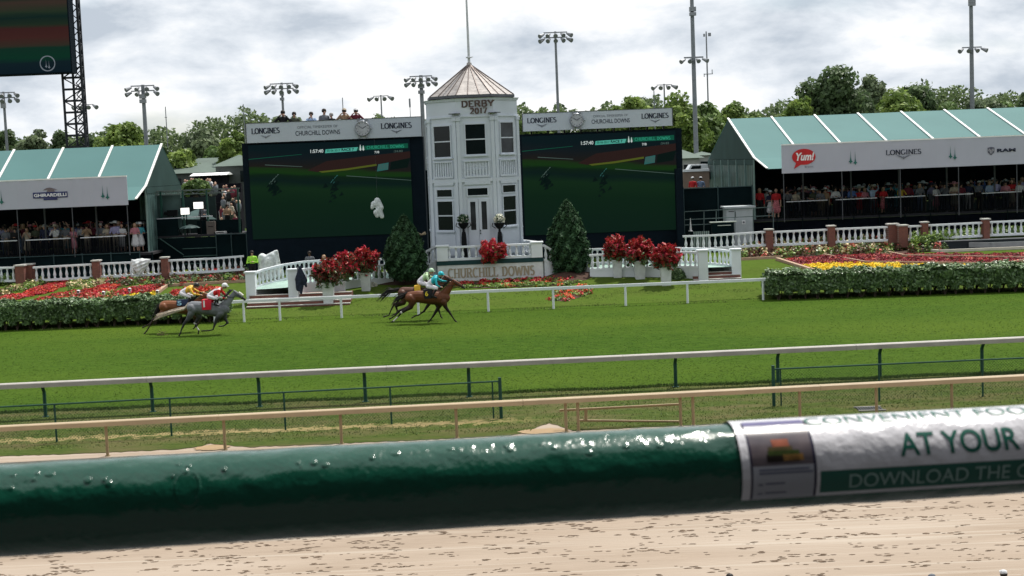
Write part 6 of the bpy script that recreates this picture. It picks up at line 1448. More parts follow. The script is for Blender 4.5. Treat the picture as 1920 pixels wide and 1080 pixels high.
# hidden camera deck behind the left sponsor board
pz = W(600, 222, 82.5).z - 1.7
t_ = wthing('roof_deck', 'narrow steel deck behind the left sponsor board carrying the crew', 'deck', (W(600, 222, 82.5).x, 82.5, pz)); MB().box(W(500, 222, 82.5).x, W(790, 222, 82.5).x, 82.1, 84.5, pz - .12, pz).build('deck_floor', decking, t_)
for px in (505, 600, 700, 785): x = W(px, 222, 83).x; MB().box(x - .1, x + .1, 83, 83.2, 1.3, pz - .12).build('deck_leg', grey, t_)
# ================================================================ PEOPLE
skin = mat('skin', (.42, .25, .18), .55, var=.08); skin2 = mat('skin_dark', (.13, .07, .05), .55, var=.08); shoe = mat('shoe_leather', (.02, .015, .012), .4)
def hand(caps, w, d, m_=0, sp=None):
    """palm plus four unequal bent fingers and a side thumb, from wrist w along direction d"""
    w = Vector(w); d = Vector(d).normalized(); s = d.cross(Vector((0, 0, 1))); s = s.normalized() if s.length > .1 else Vector((1, 0, 0))
    q = w + d * .085; caps.append((w, q, .026, .032, m_))
    for k, L in enumerate((.062, .074, .068, .052)):
        b_ = q + s * (-.027 + .018 * k); mth = b_ + d * L * .55; e_ = mth + (d * .6 - Vector((0, 0, .6))).normalized() * L * .5
        caps.append((b_, mth, .011, .010, m_)); caps.append((mth, e_, .010, .009, m_))
    b_ = w + d * .035 - s * .028; caps.append((b_, b_ + (d * .7 - s * .8).normalized() * .055, .013, .011, m_))
def pcaps(arms='down', dress=False, lean=0.0, seated=False, wide=1.0):
    S, T_, B_, H_ = 0, 1, 2, 3
    c = []; L = lean; sh = Vector((0, -L, 1.43)); hp = Vector((0, 0, .95))
    c.append((hp, (0, -L * .3, 1.10), .145, .135, B_, (1.12 * wide, .75, 1)))
    c.append(((0, -L * .3, 1.08), (0, -L * .9, 1.33), .135, .165, T_, (1.12 * wide, .72, 1)))
    for s in (-1, 1): c.append((sh + Vector((s * .06, 0, -.04)), sh + Vector((s * .165 * wide, 0, -.03)), .085, .068, T_))
    c.append((sh, sh + Vector((0, -.01 - L * .1, .12)), .058, .052, S))
    hd = sh + Vector((0, -.03 - L * .1, .20)); c.append((hd + Vector((0, .015, .03)), hd + Vector((0, -.01, -.04)), .092, .068, S)); c.append((hd + Vector((0, -.088, -.01)), hd + Vector((0, -.10, -.03)), .014, .017, S))
    for s in (-1, 1): c.append((hd + Vector((s * .085, .01, 0)), hd + Vector((s * .088, .012, .02)), .016, .018, S))
    for s in (-1, 1):
        if dress: c.append(((0, 0, 1.0), (s * .06, 0, .52), .15, .20, B_, (1, .8, 1)))
        if seated:
            c += [((s * .09, 0, .93), (s * .12, -.40, .95), .085, .065, B_), ((s * .12, -.40, .95), (s * .12, -.42, .52), .06, .045, B_), ((s * .12, -.40, .48), (s * .12, -.55, .46), .042, .035, H_)]
        else:
            lm = S if dress else B_
            c += [((s * .09, 0, .93), (s * .105, -.02, .50), .088, .062, lm), ((s * .105, -.02, .50), (s * .11, .01, .10), .055, .04, lm), ((s * .11, .01, .06), (s * .115, -.15, .045), .042, .036, H_)]
        a = sh + Vector((s * .20 * wide, 0, -.04))
        if arms == 'down': e = a + Vector((s * .05, .02, -.29)); w = e + Vector((s * .0, -.08, -.25)); dd = (0, -.2, -1)
        elif arms == 'rail': e = a + Vector((s * .07, -.06, -.28)); w = e + Vector((-s * .10, -.22, .02)); dd = (-s * .6, -.8, -.1)
        elif arms == 'phone': e = a + Vector((s * .06, -.16, -.22)); w = e + Vector((-s * .17, -.10, .24)); dd = (-s * .5, -.3, .8)
        elif arms == 'binoc': e = a + Vector((s * .16, -.15, -.14)); w = e + Vector((-s * .23, -.04, .26)); dd = (-s * .8, -.1, .5)
        elif arms == 'up': e = a + Vector((s * .12, -.12, .12)); w = e + Vector((-s * .04, -.10, .24)); dd = (-s * .4, -.2, .9)
        elif arms == 'clasp': e = a + Vector((s * .08, -.02, -.28)); w = e + Vector((-s * .20, -.20, .06)); dd = (-s, -.4, .2)
        c.append((a, e, .056, .045, T_)); c.append((e, w, .043, .032, T_ if not dress else S)); hand(c, w, dd, S)
    return c, hd
PM = {}
def pmesh(key, vox=.021, **k):
    if key in PM: return PM[key]
    caps, hd = pcaps(**k); o = body('person', caps, vox, [skin, white, black, shoe]); me = o.data; bpy.data.objects.remove(o)
    PM[key] = (me, hd); return PM[key]
def cloth(n, c): return mat('cloth_' + n, c, .85, var=.18, vscale=7, bump=.25, bscale=16)
CL = {'navy': cloth('navy', (.015, .02, .05)), 'blue': cloth('blue', (.09, .16, .38)), 'white': cloth('white', (.62, .62, .63)), 'black': cloth('black', (.012, .012, .014)), 'grey': cloth('grey', (.14, .15, .17)), 'beige': cloth('beige', (.42, .36, .28)), 'red': cloth('red', (.45, .02, .025)), 'pink': cloth('pink', (.50, .20, .24)), 'yellow': cloth('yellow', (.62, .42, .05)), 'lavender': cloth('lavender', (.36, .34, .55)), 'turquoise': cloth('turquoise', (.08, .38, .46)), 'burgundy': cloth('burgundy', (.13, .02, .035)), 'khaki': cloth('khaki', (.24, .20, .13)), 'denim': cloth('denim', (.12, .17, .27)), 'lime': cloth('lime', (.38, .75, .08)), 'olive': cloth('olive', (.05, .06, .04)), 'tan': cloth('tan', (.33, .22, .14)), 'floral': mat('cloth_floral', (.45, .14, .16), .85, var=.85, vscale=22), 'lightblue': cloth('lightblue', (.32, .42, .58))}
hairs = {'dark hair': mat('hair_dark', (.018, .012, .009), .6, bump=.4, bscale=50), 'fair hair': mat('hair_fair', (.26, .17, .08), .6, bump=.4, bscale=50), 'grey hair': mat('hair_grey', (.28, .27, .26), .6, bump=.4, bscale=50)}
def mk(mb, name, m_): o = mb.build(name, m_, smooth=True); me = o.data; bpy.data.objects.remove(o); return me
hair_me = mk(MB().lathe([(.095, -.03), (.106, .02), (.10, .07), (.075, .115), (.02, .135)], (0, .022, 0), n=12), 'hair', hairs['dark hair'])
hairlong_me = mk(MB().lathe([(.07, -.19), (.10, -.12), (.106, -.02), (.108, .03), (.10, .07), (.075, .115), (.02, .135)], (0, .045, 0), n=12, sy=.8), 'hair', hairs['dark hair'])
cap_me = mk(MB().lathe([(.105, .03), (.108, .06), (.09, .11), (.03, .14)], (0, .01, 0), n=12).lathe([(.08, .035), (.085, .045), (.08, .055)], (0, -.10, 0), n=10), 'cap', CL['white'])
hat_me = mk(MB().lathe([(.23, .035), (.24, .05), (.11, .065), (.105, .14), (.085, .16), (.02, .165)], (0, .01, 0), n=16), 'hat', CL['white'])
bighat_me = mk(MB().lathe([(.32, .02), (.34, .05), (.22, .075), (.12, .07), (.11, .15), (.03, .17)], (0, .01, .0), n=18, sy=.85), 'hat', CL['white'])
COUNT = {}
def setm(o, i, m_): o.material_slots[i].link = 'OBJECT'; o.material_slots[i].material = m_
def person(loc, label, top='navy', bottom='khaki', pose='down', dress=False, head='dark hair', headc='white', rz=0.0, h=1.0, group=None, dark=False, lean=0.0, seated=False, prop=None):
    key = (pose, dress, lean, seated); me, hd = pmesh(key, arms=pose, dress=dress, lean=lean, seated=seated)
    o = bpy.data.objects.new('person', me); COL.objects.link(o); o.location = loc; o.rotation_euler = (0, 0, rz); o.scale = (h, h, h)
    setm(o, 0, skin2 if dark else skin); setm(o, 1, CL[top]); setm(o, 2, CL[bottom]); setm(o, 3, shoe)
    tag(o, label, 'person', group)
    hk = {'cap': (cap_me, 'cap'), 'hat': (hat_me, 'hat'), 'wide hat': (bighat_me, 'hat')}
    hm = 'fair hair' if head == 'fair hair' else ('grey hair' if head == 'grey hair' else 'dark hair')
    hme = hairlong_me if (dress or head == 'long hair' or head == 'fair hair') else hair_me
    c = inst(hme, 'hair', o, hd); setm(c, 0, hairs[hm])
    if head in hk: c = inst(hk[head][0], hk[head][1], o, hd + Vector((0, 0, .012))); c.rotation_euler = (random.uniform(-.15, .05), random.uniform(-.12, .12), 0); setm(c, 0, CL[headc])
    if prop == 'phone': b_ = MB().box(-.04, .04, hd.y - .30, hd.y - .29, hd.z - .04, hd.z + .09).build('phone', black); b_.parent = o
    if prop == 'binoculars': b_ = MB().cyl((-.035, hd.y - .08, hd.z + .01), (-.04, hd.y - .2, hd.z + .01), .025, .035).cyl((.035, hd.y - .08, hd.z + .01), (.04, hd.y - .2, hd.z + .01), .025, .035).build('binoculars', black); b_.parent = o
    return o
def desc(top, bottom, dress, head, headc):
    kind = f'{top} dress' if dress and top == bottom else (f'{top} and {bottom}' if dress else f'{top} top')
    hd_ = f'{headc} {head}' if head in ('cap', 'hat', 'wide hat') else head
    return f'person in {kind} with {hd_}'
def row(px_list, py_rail, slope, D, fz, where, group, front=True):
    for i, (px, top, bottom, pose, dress, head, headc, h) in enumerate(px_list):
        p = W(px, py_rail + slope * (px - px_list[0][0]), D); d_ = D + random.uniform(0, .35)
        lab = f'{desc(top, bottom, dress, head, headc)}, {where.format(ordn[i])}'
        person((p.x, d_, fz), lab, top, bottom, pose, dress, head, headc, random.uniform(-.35, .35), h * 1.0, group, random.random() < .12, lean=.0, prop='phone' if pose == 'phone' and random.random() < .7 else None)
# left deck: people along the rail
LP = [(10, 'grey', 'khaki', 'rail', 0, 'dark hair', '', .98), (29, 'black', 'black', 'clasp', 0, 'dark hair', '', .96), (48, 'beige', 'beige', 'phone', 1, 'fair hair', '', .93), (64, 'olive', 'black', 'rail', 0, 'cap', 'red', 1.0), (83, 'navy', 'navy', 'down', 0, 'grey hair', '', 1.03), (103, 'white', 'khaki', 'phone', 0, 'hat', 'beige', 1.0), (120, 'grey', 'beige', 'rail', 0, 'dark hair', '', .99), (134, 'pink', 'pink', 'clasp', 1, 'fair hair', '', .9), (162, 'tan', 'beige', 'phone', 0, 'dark hair', '', .99), (187, 'grey', 'khaki', 'rail', 0, 'grey hair', '', 1.0), (199, 'beige', 'khaki', 'clasp', 0, 'fair hair', '', .95), (214, 'lavender', 'beige', 'rail', 0, 'hat', 'white', 1.02), (227, 'white', 'white', 'clasp', 1, 'dark hair', '', .94)]
row(LP, 450, -.04, 82.6, LFZ, '{} at the left deck rail', 'spectators on the left deck')
def backrow(x0, x1, n, D, fz, where, group, step=1.0, seed=0):
    r = random.Random(seed); tops = ['navy', 'grey', 'burgundy', 'black', 'white', 'pink', 'blue', 'beige', 'olive', 'turquoise', 'red', 'lavender']
    for i in range(n):
        px = x0 + (x1 - x0) * (i + r.uniform(.2, .8)) / n; p = W(px, 400, D); dr = r.random() < .35; t_ = r.choice(tops); b_ = t_ if dr else r.choice(['khaki', 'navy', 'grey', 'black', 'denim'])
        hd_ = r.choice(['dark hair', 'dark hair', 'fair hair', 'grey hair', 'hat', 'wide hat', 'cap']); hc = r.choice(['white', 'pink', 'beige', 'black', 'red', 'navy'])
        person((p.x, D + r.uniform(-.3, .3), fz), (f'{desc(t_, b_, dr, hd_, hc)}, {where.format(ordn[i])}' if len((desc(t_, b_, dr, hd_, hc) + where).split()) <= 16 else f'person with {hd_}, {where.format(ordn[i])}'), t_, b_, r.choice(['rail', 'phone', 'clasp', 'down', 'up']), dr, hd_, hc, r.uniform(-.6, .6), r.uniform(.9, 1.06), group, r.random() < .15)
backrow(-5, 245, 18, 83.9, LFZ, '{} in second row of left deck', 'spectators on the left deck', seed=5)
backrow(-5, 245, 20, 85.4, LFZ, '{} in third row of left deck', 'spectators on the left deck', seed=15)
for (px, dd, t_, b_, dr, hd_, hc, lab) in ((257, 83.6, 'beige', 'khaki', 0, 'cap', 'white', 'person in beige top and white cap standing at the corner of the left marquee'), (270, 84.2, 'navy', 'navy', 0, 'grey hair', '', 'tall person in navy suit just outside the corner of the left marquee'), (262, 82.9, 'turquoise', 'white', 1, 'hat', 'white', 'person in turquoise top and white hat at the right end of the left deck'), (252, 82.6, 'pink', 'white', 1, 'fair hair', '', 'fair haired person in pink and white at the very end of the left deck rail')):
    person((W(px, 420, dd).x, dd, LFZ), lab, t_, b_, 'rail', dr, hd_, hc, .3, .96, 'spectators on the left deck')
# right deck, bay by bay
bays = [
 [(1478, 'grey', 'black', 'phone', 0, 'dark hair', '', 1.0), (1492, 'beige', 'black', 'rail', 0, 'wide hat', 'black', .95), (1509, 'black', 'black', 'rail', 0, 'wide hat', 'beige', 1.02), (1525, 'olive', 'black', 'rail', 1, 'wide hat', 'white', .97), (1538, 'grey', 'khaki', 'clasp', 0, 'dark hair', '', .95), (1549, 'tan', 'khaki', 'down', 0, 'hat', 'white', .97)],
 [(1568, 'white', 'black', 'clasp', 0, 'dark hair', '', 1.0), (1583, 'navy', 'navy', 'rail', 0, 'grey hair', '', 1.0), (1598, 'blue', 'navy', 'rail', 0, 'dark hair', '', 1.0), (1613, 'red', 'red', 'clasp', 1, 'dark hair', '', .92), (1624, 'pink', 'black', 'rail', 0, 'fair hair', '', .93), (1637, 'lightblue', 'grey', 'up', 0, 'hat', 'beige', 1.0)],
 [(1657, 'red', 'floral', 'rail', 1, 'fair hair', '', .93), (1673, 'black', 'black', 'phone', 0, 'dark hair', '', 1.0), (1691, 'yellow', 'black', 'phone', 0, 'dark hair', '', .97), (1704, 'burgundy', 'black', 'down', 0, 'grey hair', '', 1.04), (1725, 'grey', 'denim', 'rail', 0, 'fair hair', '', 1.0)],
 [(1758, 'white', 'pink', 'rail', 1, 'dark hair', '', .92), (1773, 'grey', 'black', 'phone', 0, 'wide hat', 'black', .98), (1789, 'beige', 'beige', 'clasp', 1, 'wide hat', 'pink', 1.0), (1803, 'burgundy', 'grey', 'rail', 0, 'dark hair', '', .95), (1817, 'navy', 'white', 'rail', 0, 'grey hair', '', 1.0)],
 [(1838, 'grey', 'black', 'rail', 0, 'cap', 'white', 1.0), (1857, 'lightblue', 'navy', 'down', 0, 'fair hair', '', 1.0), (1872, 'lavender', 'black', 'down', 0, 'dark hair', '', 1.03), (1886, 'pink', 'grey', 'clasp', 0, 'dark hair', '', .96), (1900, 'red', 'beige', 'clasp', 1, 'dark hair', '', 1.0), (1914, 'white', 'grey', 'rail', 0, 'fair hair', '', .95)]]
for k, b_ in enumerate(bays): row(b_, 370, -.04, 86.7, RFZ, '{} behind ' + ordn[k] + ' right deck rail', 'spectators on the right deck')
backrow(1470, 1920, 20, 88.2, RFZ, '{} in second row of right deck', 'spectators on the right deck', seed=9)
backrow(1470, 1920, 20, 87.4, RFZ, '{} in the crowd just behind the right deck front row', 'spectators on the right deck', seed=19)
backrow(1475, 1925, 20, 89.6, RFZ, '{} in rear row of right deck', 'spectators on the right deck', seed=29)
for (px, D, t_, b_, dr, hd_, hc, ps, h, lab) in ((1424, 86.8, 'red', 'black', 0, 'fair hair', '', 'down', 1.06, 'tall person in red coat with fair hair at the entrance of the right marquee'), (1437, 88.0, 'white', 'grey', 0, 'hat', 'white', 'rail', 1.0, 'person in white shirt with white hat just inside the entrance of the right marquee'),
    (1444, 86.6, 'navy', 'white', 1, 'hat', 'white', 'clasp', .95, 'person in navy top and white hat between the red coat and the floral skirt'), (1455, 86.2, 'red', 'floral', 1, 'dark hair', '', 'down', 1.03, 'person in red top and floral skirt standing left of the first right deck rail'), (1466, 87.4, 'black', 'black', 0, 'long hair', '', 'down', 1.0, 'person in black with long dark hair at the left corner of the right banner')):
    person((W(px, 360, D).x, D, RFZ), lab, t_, b_, ps, dr, hd_, hc, random.uniform(-.4, .4), h)
for (px, t_, hc, lab) in ((1299, 'red', 'white', 'person in red shirt and white cap on the terrace right of the right screen'), (1314, 'denim', 'white', 'person in blue shirt and white cap on the terrace beside the red shirt')):
    D = 96; p = W(px, 350, D); person((p.x, D, W(px, 332, D).z - 1.75), lab, t_, 'khaki', 'rail', 0, 'cap', hc, math.pi * .9, 1.0)
ter = wthing('terrace', 'raised terrace floor behind the dark windscreen fence right of the right screen', 'terrace', (W(1300, 360, 96).x, 95, 1.4)); zt2 = W(1300, 332, 96).z - 1.76; MB().box(W(1281, 360, 96).x, W(1345, 360, 96).x, 95, 98, 1.3, zt2).build('terrace_floor', concrete, ter)
# crew on the deck above the left sponsor board
crew = [(530, 205, 'black', 'binoc', 'dark hair', '', 0, 'photographer in black at the left end above the left sponsor board'), (551, 208, 'olive', 'clasp', 'dark hair', '', .2, 'crew member in olive jacket second from left above the left sponsor board'), (583, 208, 'lightblue', 'phone', 'dark hair', '', 0, 'crew member in pale blue shirt with camera above the left sponsor board'), (607, 202, 'grey', 'down', 'dark hair', '', .5, 'tall crew member in dark grey coat above the middle of the left sponsor board'), (621, 210, 'black', 'clasp', 'grey hair', '', -.4, 'stooping crew member in black beside the tall grey coat above the left sponsor board'), (645, 202, 'tan', 'binoc', 'cap', 'beige', 0, 'observer in tan jacket raising binoculars above the left sponsor board'), (667, 202, 'burgundy', 'binoc', 'cap', 'white', 0, 'observer in maroon jacket and white cap raising binoculars above the left sponsor board')]
for (px, py, t_, ps, hd_, hc, rz, lab) in crew:
    D = 82.7; p = W(px, py, D); sc_ = 1.12; person((p.x, D, max(pz + .002, pz)), lab, t_, 'black', ps, 0, hd_, hc, rz, (p.z - pz) / 1.80, 'crew above the left sponsor board', prop='binoculars' if ps == 'binoc' else None)
# people by the left walkway and on the apron
p = W(472, 469, 75.2); person((p.x, 75.2, p.z - 1.78), 'person in a fluorescent lime vest standing at the left edge of the left screen', 'lime', 'black', 'clasp', 0, 'dark hair', '', 0.2, 1.0, dark=False)
p = W(580, 470, 76.5); person((p.x, 76.5, p.z - 1.78), 'person in dark vest over a grey shirt behind the left walkway', 'grey', 'black', 'down', 0, 'dark hair', '', 0, 1.0, dark=True)
p = W(607, 477, 75.8); person((p.x, 75.8, p.z - 1.78), 'fair haired person half hidden behind the left planters', 'grey', 'black', 'rail', 0, 'fair hair', '', 0, 1.0)
for px, py, D, hd_, hc, lab in ((1368, 1073, 19.4, 'dark hair', '', 'brown haired spectator on the apron, only the top of the head in view'), (1748, 1075, 19.2, 'cap', 'grey', 'spectator in a dark grey cap on the apron, head cut by the frame'), (1882, 1067, 19.3, 'cap', 'white', 'spectator in a white cap on the apron at the bottom right corner')):
    p = W(px, py, D); person((p.x, D, .02), lab, 'navy', 'khaki', 'rail', 0, hd_, hc, math.pi, (p.z - .02) / 1.80)
# seated / busy people on the broadcast platform
for i, (px, t_, ps, lab) in enumerate(((304, 'black', 'rail', 'dark clothed crew member at the left end of the broadcast platform'), (337, 'navy', 'phone', 'crew member in navy behind the umbrella on the broadcast platform'), (383, 'grey', 'clasp', 'crew member in grey under the right floodlight'), (428, 'tan', 'rail', 'crew member in tan at the right end of the broadcast platform'))):
    person((W(px, 430, bpD + 1.1).x, bpD + 1.1, fz), lab, t_, 'black', ps, 0, 'dark hair', '', .2 * i, .97, 'crew on the broadcast platform')
# far crowd as one mass in the gap beside the left screen
far_rows = []
r = random.Random(3); mb = MB()
cm = [CL[k] for k in ('grey', 'white', 'navy', 'grey', 'olive', 'beige', 'black', 'burgundy')]
for i in range(150):
    px = r.uniform(345, 405) if i % 4 == 0 else r.uniform(414, 447); py = r.uniform(336, 349) if px < 407 else r.uniform(345, 450); D = r.uniform(125, 130); p = W(px, py, D); k = r.randrange(len(cm)); h = 1.0
    mb.lathe([(.16, 0), (.22, .3), (.24, .62), (.17, .72), (.06, .75)], (p.x, D, p.z - .9), n=7, mi=k, sy=.6); mb.lathe([(.04, .74), (.10, .82), (.11, .92), (.03, 1.0)], (p.x, D, p.z - .9), n=7, mi=8)
tag(mb.build('far_crowd', cm + [skin], smooth=True), 'far crowd of spectators glimpsed between the broadcast platform and the left screen', 'crowd', kind='stuff')
t_ = wthing('grandstand_bank', 'stepped dark bank the far crowd stands on beside the left screen', 'grandstand', (W(400, 420, 139).x, 138, 1.4)); xa_, xb_ = W(322, 420, 139).x, W(470, 420, 139).x; mb = MB()
for k in range(6): mb.box(xa_, xb_, 131 + k * .8, 131.8 + k * .8, 1.3, 1.6 + k * .85)
mb.build('terrace_step', tdark, t_)

# ================================================================ HORSES AND JOCKEYS
def coat(name, c, leg, var=.25):
    """coat darkening down the legs like the points of a bay, and under the belly in painted shade"""
    m = bpy.data.materials.new(name); m.use_nodes = True; t = m.node_tree; b = t.nodes['Principled BSDF']; b.inputs['Roughness'].default_value = .5; b.inputs['Specular IOR Level'].default_value = .25
    tcn = N(t, 'ShaderNodeTexCoord'); sp = N(t, 'ShaderNodeSeparateXYZ'); t.links.new(tcn.outputs['Object'], sp.inputs[0])
    ns = N(t, 'ShaderNodeTexNoise', i_Scale=4.0, i_Detail=4.0); t.links.new(tcn.outputs['Object'], ns.inputs['Vector'])
    a = N(t, 'ShaderNodeMath', operation='MULTIPLY_ADD'); t.links.new(ns.outputs[0], a.inputs[0]); a.inputs[1].default_value = .3; t.links.new(sp.outputs[2], a.inputs[2])
    r = N(t, 'ShaderNodeMapRange'); r.inputs[1].default_value = .80; r.inputs[2].default_value = 1.28; t.links.new(a.outputs[0], r.inputs[0])  # ramp reaches the belly, whose shade is put into the coat colour
    r2 = N(t, 'ShaderNodeMix', data_type='RGBA'); r2.inputs[6].default_value = (*[x * (1 - var) for x in c], 1); r2.inputs[7].default_value = (*[x * (1 + var) for x in c], 1); t.links.new(ns.outputs[0], r2.inputs[0])
    mx = N(t, 'ShaderNodeMix', data_type='RGBA'); t.links.new(r.outputs[0], mx.inputs[0]); mx.inputs[6].default_value = (*leg, 1); t.links.new(r2.outputs[2], mx.inputs[7]); t.links.new(mx.outputs[2], b.inputs['Base Color']); return m
hoofm = mat('hoof', (.03, .025, .02), .5); maned = mat('mane_dark', (.012, .010, .009), .6, bump=.6, bscale=40); manel = mat('tail_pale', (.50, .42, .34), .6, var=.3, vscale=9, bump=.5, bscale=40)
bridle = mat('bridle_black', (.01, .01, .01), .4); sockm = mat('white_sock', (.6, .58, .55), .6); muzz = mat('muzzle', (.03, .025, .025), .5)
def XF(k, u0, v0): return lambda u, v, y=0.0: Vector(((u - u0) / k, y, (v0 - v) / k))
def horse(name, label, loc, T, spec, mcoat, mtail, sock=None, sheepskin=False, tail=None, mane=True):
    """spec: body chain in photo units, right side of the horse faces the camera (-y)"""
    c = []; B_ = spec['barrel']
    for (a, b_) in zip(B_, B_[1:]): c.append((T(a[0], a[1]), T(b_[0], b_[1]), a[2], b_[2], 0, (1, .86, 1)))
    hx, hz = spec['hip']; 
    for s in (-1, 1): c.append((T(hx, hz, s * .12), T(hx + 30, hz + 25, s * .13), .19, .17, 0))
    Nk = spec['neck']
    for (a, b_) in zip(Nk, Nk[1:]): c.append((T(a[0], a[1]), T(b_[0], b_[1]), a[2], b_[2], 0, (1, .62, 1)))
    Hd = spec['head']
    for i, (a, b_) in enumerate(zip(Hd, Hd[1:])): c.append((T(a[0], a[1]), T(b_[0], b_[1]), a[2], b_[2], 3 if i == len(Hd) - 2 else 0, (1, .7, 1)))
    for s in (-1, 1):
        e = spec['ear']; c.append((T(e[0], e[1], s * .045), T(e[2], e[3], s * .06), .024, .008, 0))
    for L in spec['legs']:
        y = L[0]; P_ = L[1]
        for i, (a, b_) in enumerate(zip(P_, P_[1:])):
            last = i == len(P_) - 2; c.append((T(a[0], a[1], y), T(b_[0], b_[1], y), a[2], b_[2], (1 if last else (2 if (L[2] and i == len(P_) - 3) else 0))))
        for q in P_[2:-1]: c.append((T(q[0], q[1], y), T(q[0] + .5, q[1], y), q[2] * 1.18, q[2] * 1.18, 0 if not L[2] else 2))
    def dark(C, mi): return mi
    o = body(name, c, .022, [mcoat, hoofm, sockm, muzz]); o.location = loc
    tag(o, label, 'horse')
    def strand(path, r, n, nm, m_, spread, k=.5):
        mb = MB(); rr = random.Random(n)
        for i in range(n):
            off = Vector((rr.gauss(0, spread), rr.gauss(0, spread), rr.gauss(0, spread))); prev = None; 
            for j, p in enumerate(path):
                f = j / (len(path) - 1); q = T(*p) + off * (.35 + f * 1.2) + Vector((0, 0, rr.gauss(0, .012)))
                if prev is not None: mb.cyl(prev, q, r * (1 - .75 * (f - 1 / (len(path) - 1))), r * (1 - .8 * f), n=5, caps=True)
                prev = q
        mb.build(nm, m_, o)
    if tail: strand(tail, .030, 26, 'tail', mtail, .05)
    if mane:
        M_ = spec['mane']; mb = MB(); rr = random.Random(4)
        for i in range(46):
            f = i / 45 * (len(M_) - 1); j = min(int(f), len(M_) - 2); g = f - j; p = T(M_[j][0] + (M_[j + 1][0] - M_[j][0]) * g, M_[j][1] + (M_[j + 1][1] - M_[j][1]) * g)
            mb.cyl(p, p + Vector((-.13 + rr.gauss(0, .02), rr.gauss(0, .03), .03 + rr.gauss(0, .03))), .022, .004, n=5)
        mb.build('mane', maned if mtail != manel else mat('mane_grey', (.04, .04, .045), .6), o)
    # bridle: cheek strap, noseband, reins
    hp, hm = Hd[0], Hd[-1]; mid = Hd[1]; mb = MB()
    for s in (-1, 1):
        q0, q1, q2 = T(hp[0], hp[1] - 5, s * hp[2] * .75), T(mid[0], mid[1], s * mid[2] * .74), T((mid[0] + hm[0]) / 2 + 4, (mid[1] + hm[1]) / 2, s * .058)
        mb.cyl(q0, q1, .012, n=5).cyl(q1, q2, .012, n=5); rn = spec['rein']; mb.cyl(q2, T(rn[0], rn[1], s * .10), .010, n=5)
    mb.build('bridle', bridle, o)
    if sheepskin:
        a, b_ = T(mid[0] + 18, mid[1] - 30), T((mid[0] + hm[0]) / 2 + 30, (mid[1] + hm[1]) / 2 - 22); MB().cyl(a, b_, .055, .045, n=9).build('sheepskin_noseband', mat('sheepskin', (.65, .62, .58), .95, bump=.8, bscale=30), o)
    return o
def cloth_num(par, T, quad, m_, text=None, tm_=None, y=-.30, txt=None):
    vs = []; n = 5
    q = quad  # corner photo coords: top-left, top-right, bottom-right, bottom-left
    mb = MB(); pts = []
    for j in range(n + 1):
        for i in range(n + 1):
            u, v = i / n, j / n
            a = (q[0][0] + (q[1][0] - q[0][0]) * u, q[0][1] + (q[1][1] - q[0][1]) * u); b_ = (q[3][0] + (q[2][0] - q[3][0]) * u, q[3][1] + (q[2][1] - q[3][1]) * u)
            p = T(a[0] + (b_[0] - a[0]) * v, a[1] + (b_[1] - a[1]) * v); yy = y * (.78 + .24 * math.sin(min(1, v * 1.3) * math.pi / 2)) ; pts.append((p.x, yy + .008 * math.sin(9 * u), p.z))
    w = n + 1; f = [(j * w + i, j * w + i + 1, (j + 1) * w + i + 1, (j + 1) * w + i) for j in range(n) for i in range(n)]
    mb.add(pts, f); mb.add([(x, -yy, z) for x, yy, z in pts], f)
    k = n + 1; mb.add([pts[i] for i in range(k)] + [(pts[i][0], -pts[i][1], pts[i][2]) for i in range(k)], [(i, i + 1, k + i + 1, k + i) for i in range(k - 1)])
    o = mb.build('saddle_cloth', m_, par, smooth=True)
    if text:
        a, b_ = T(txt[0], txt[3]), T(txt[2], txt[1]); mm = sans(text, a.x, b_.x, a.z, b_.z, y - .035, .03); mm.build('number', tm_, o)
    return o
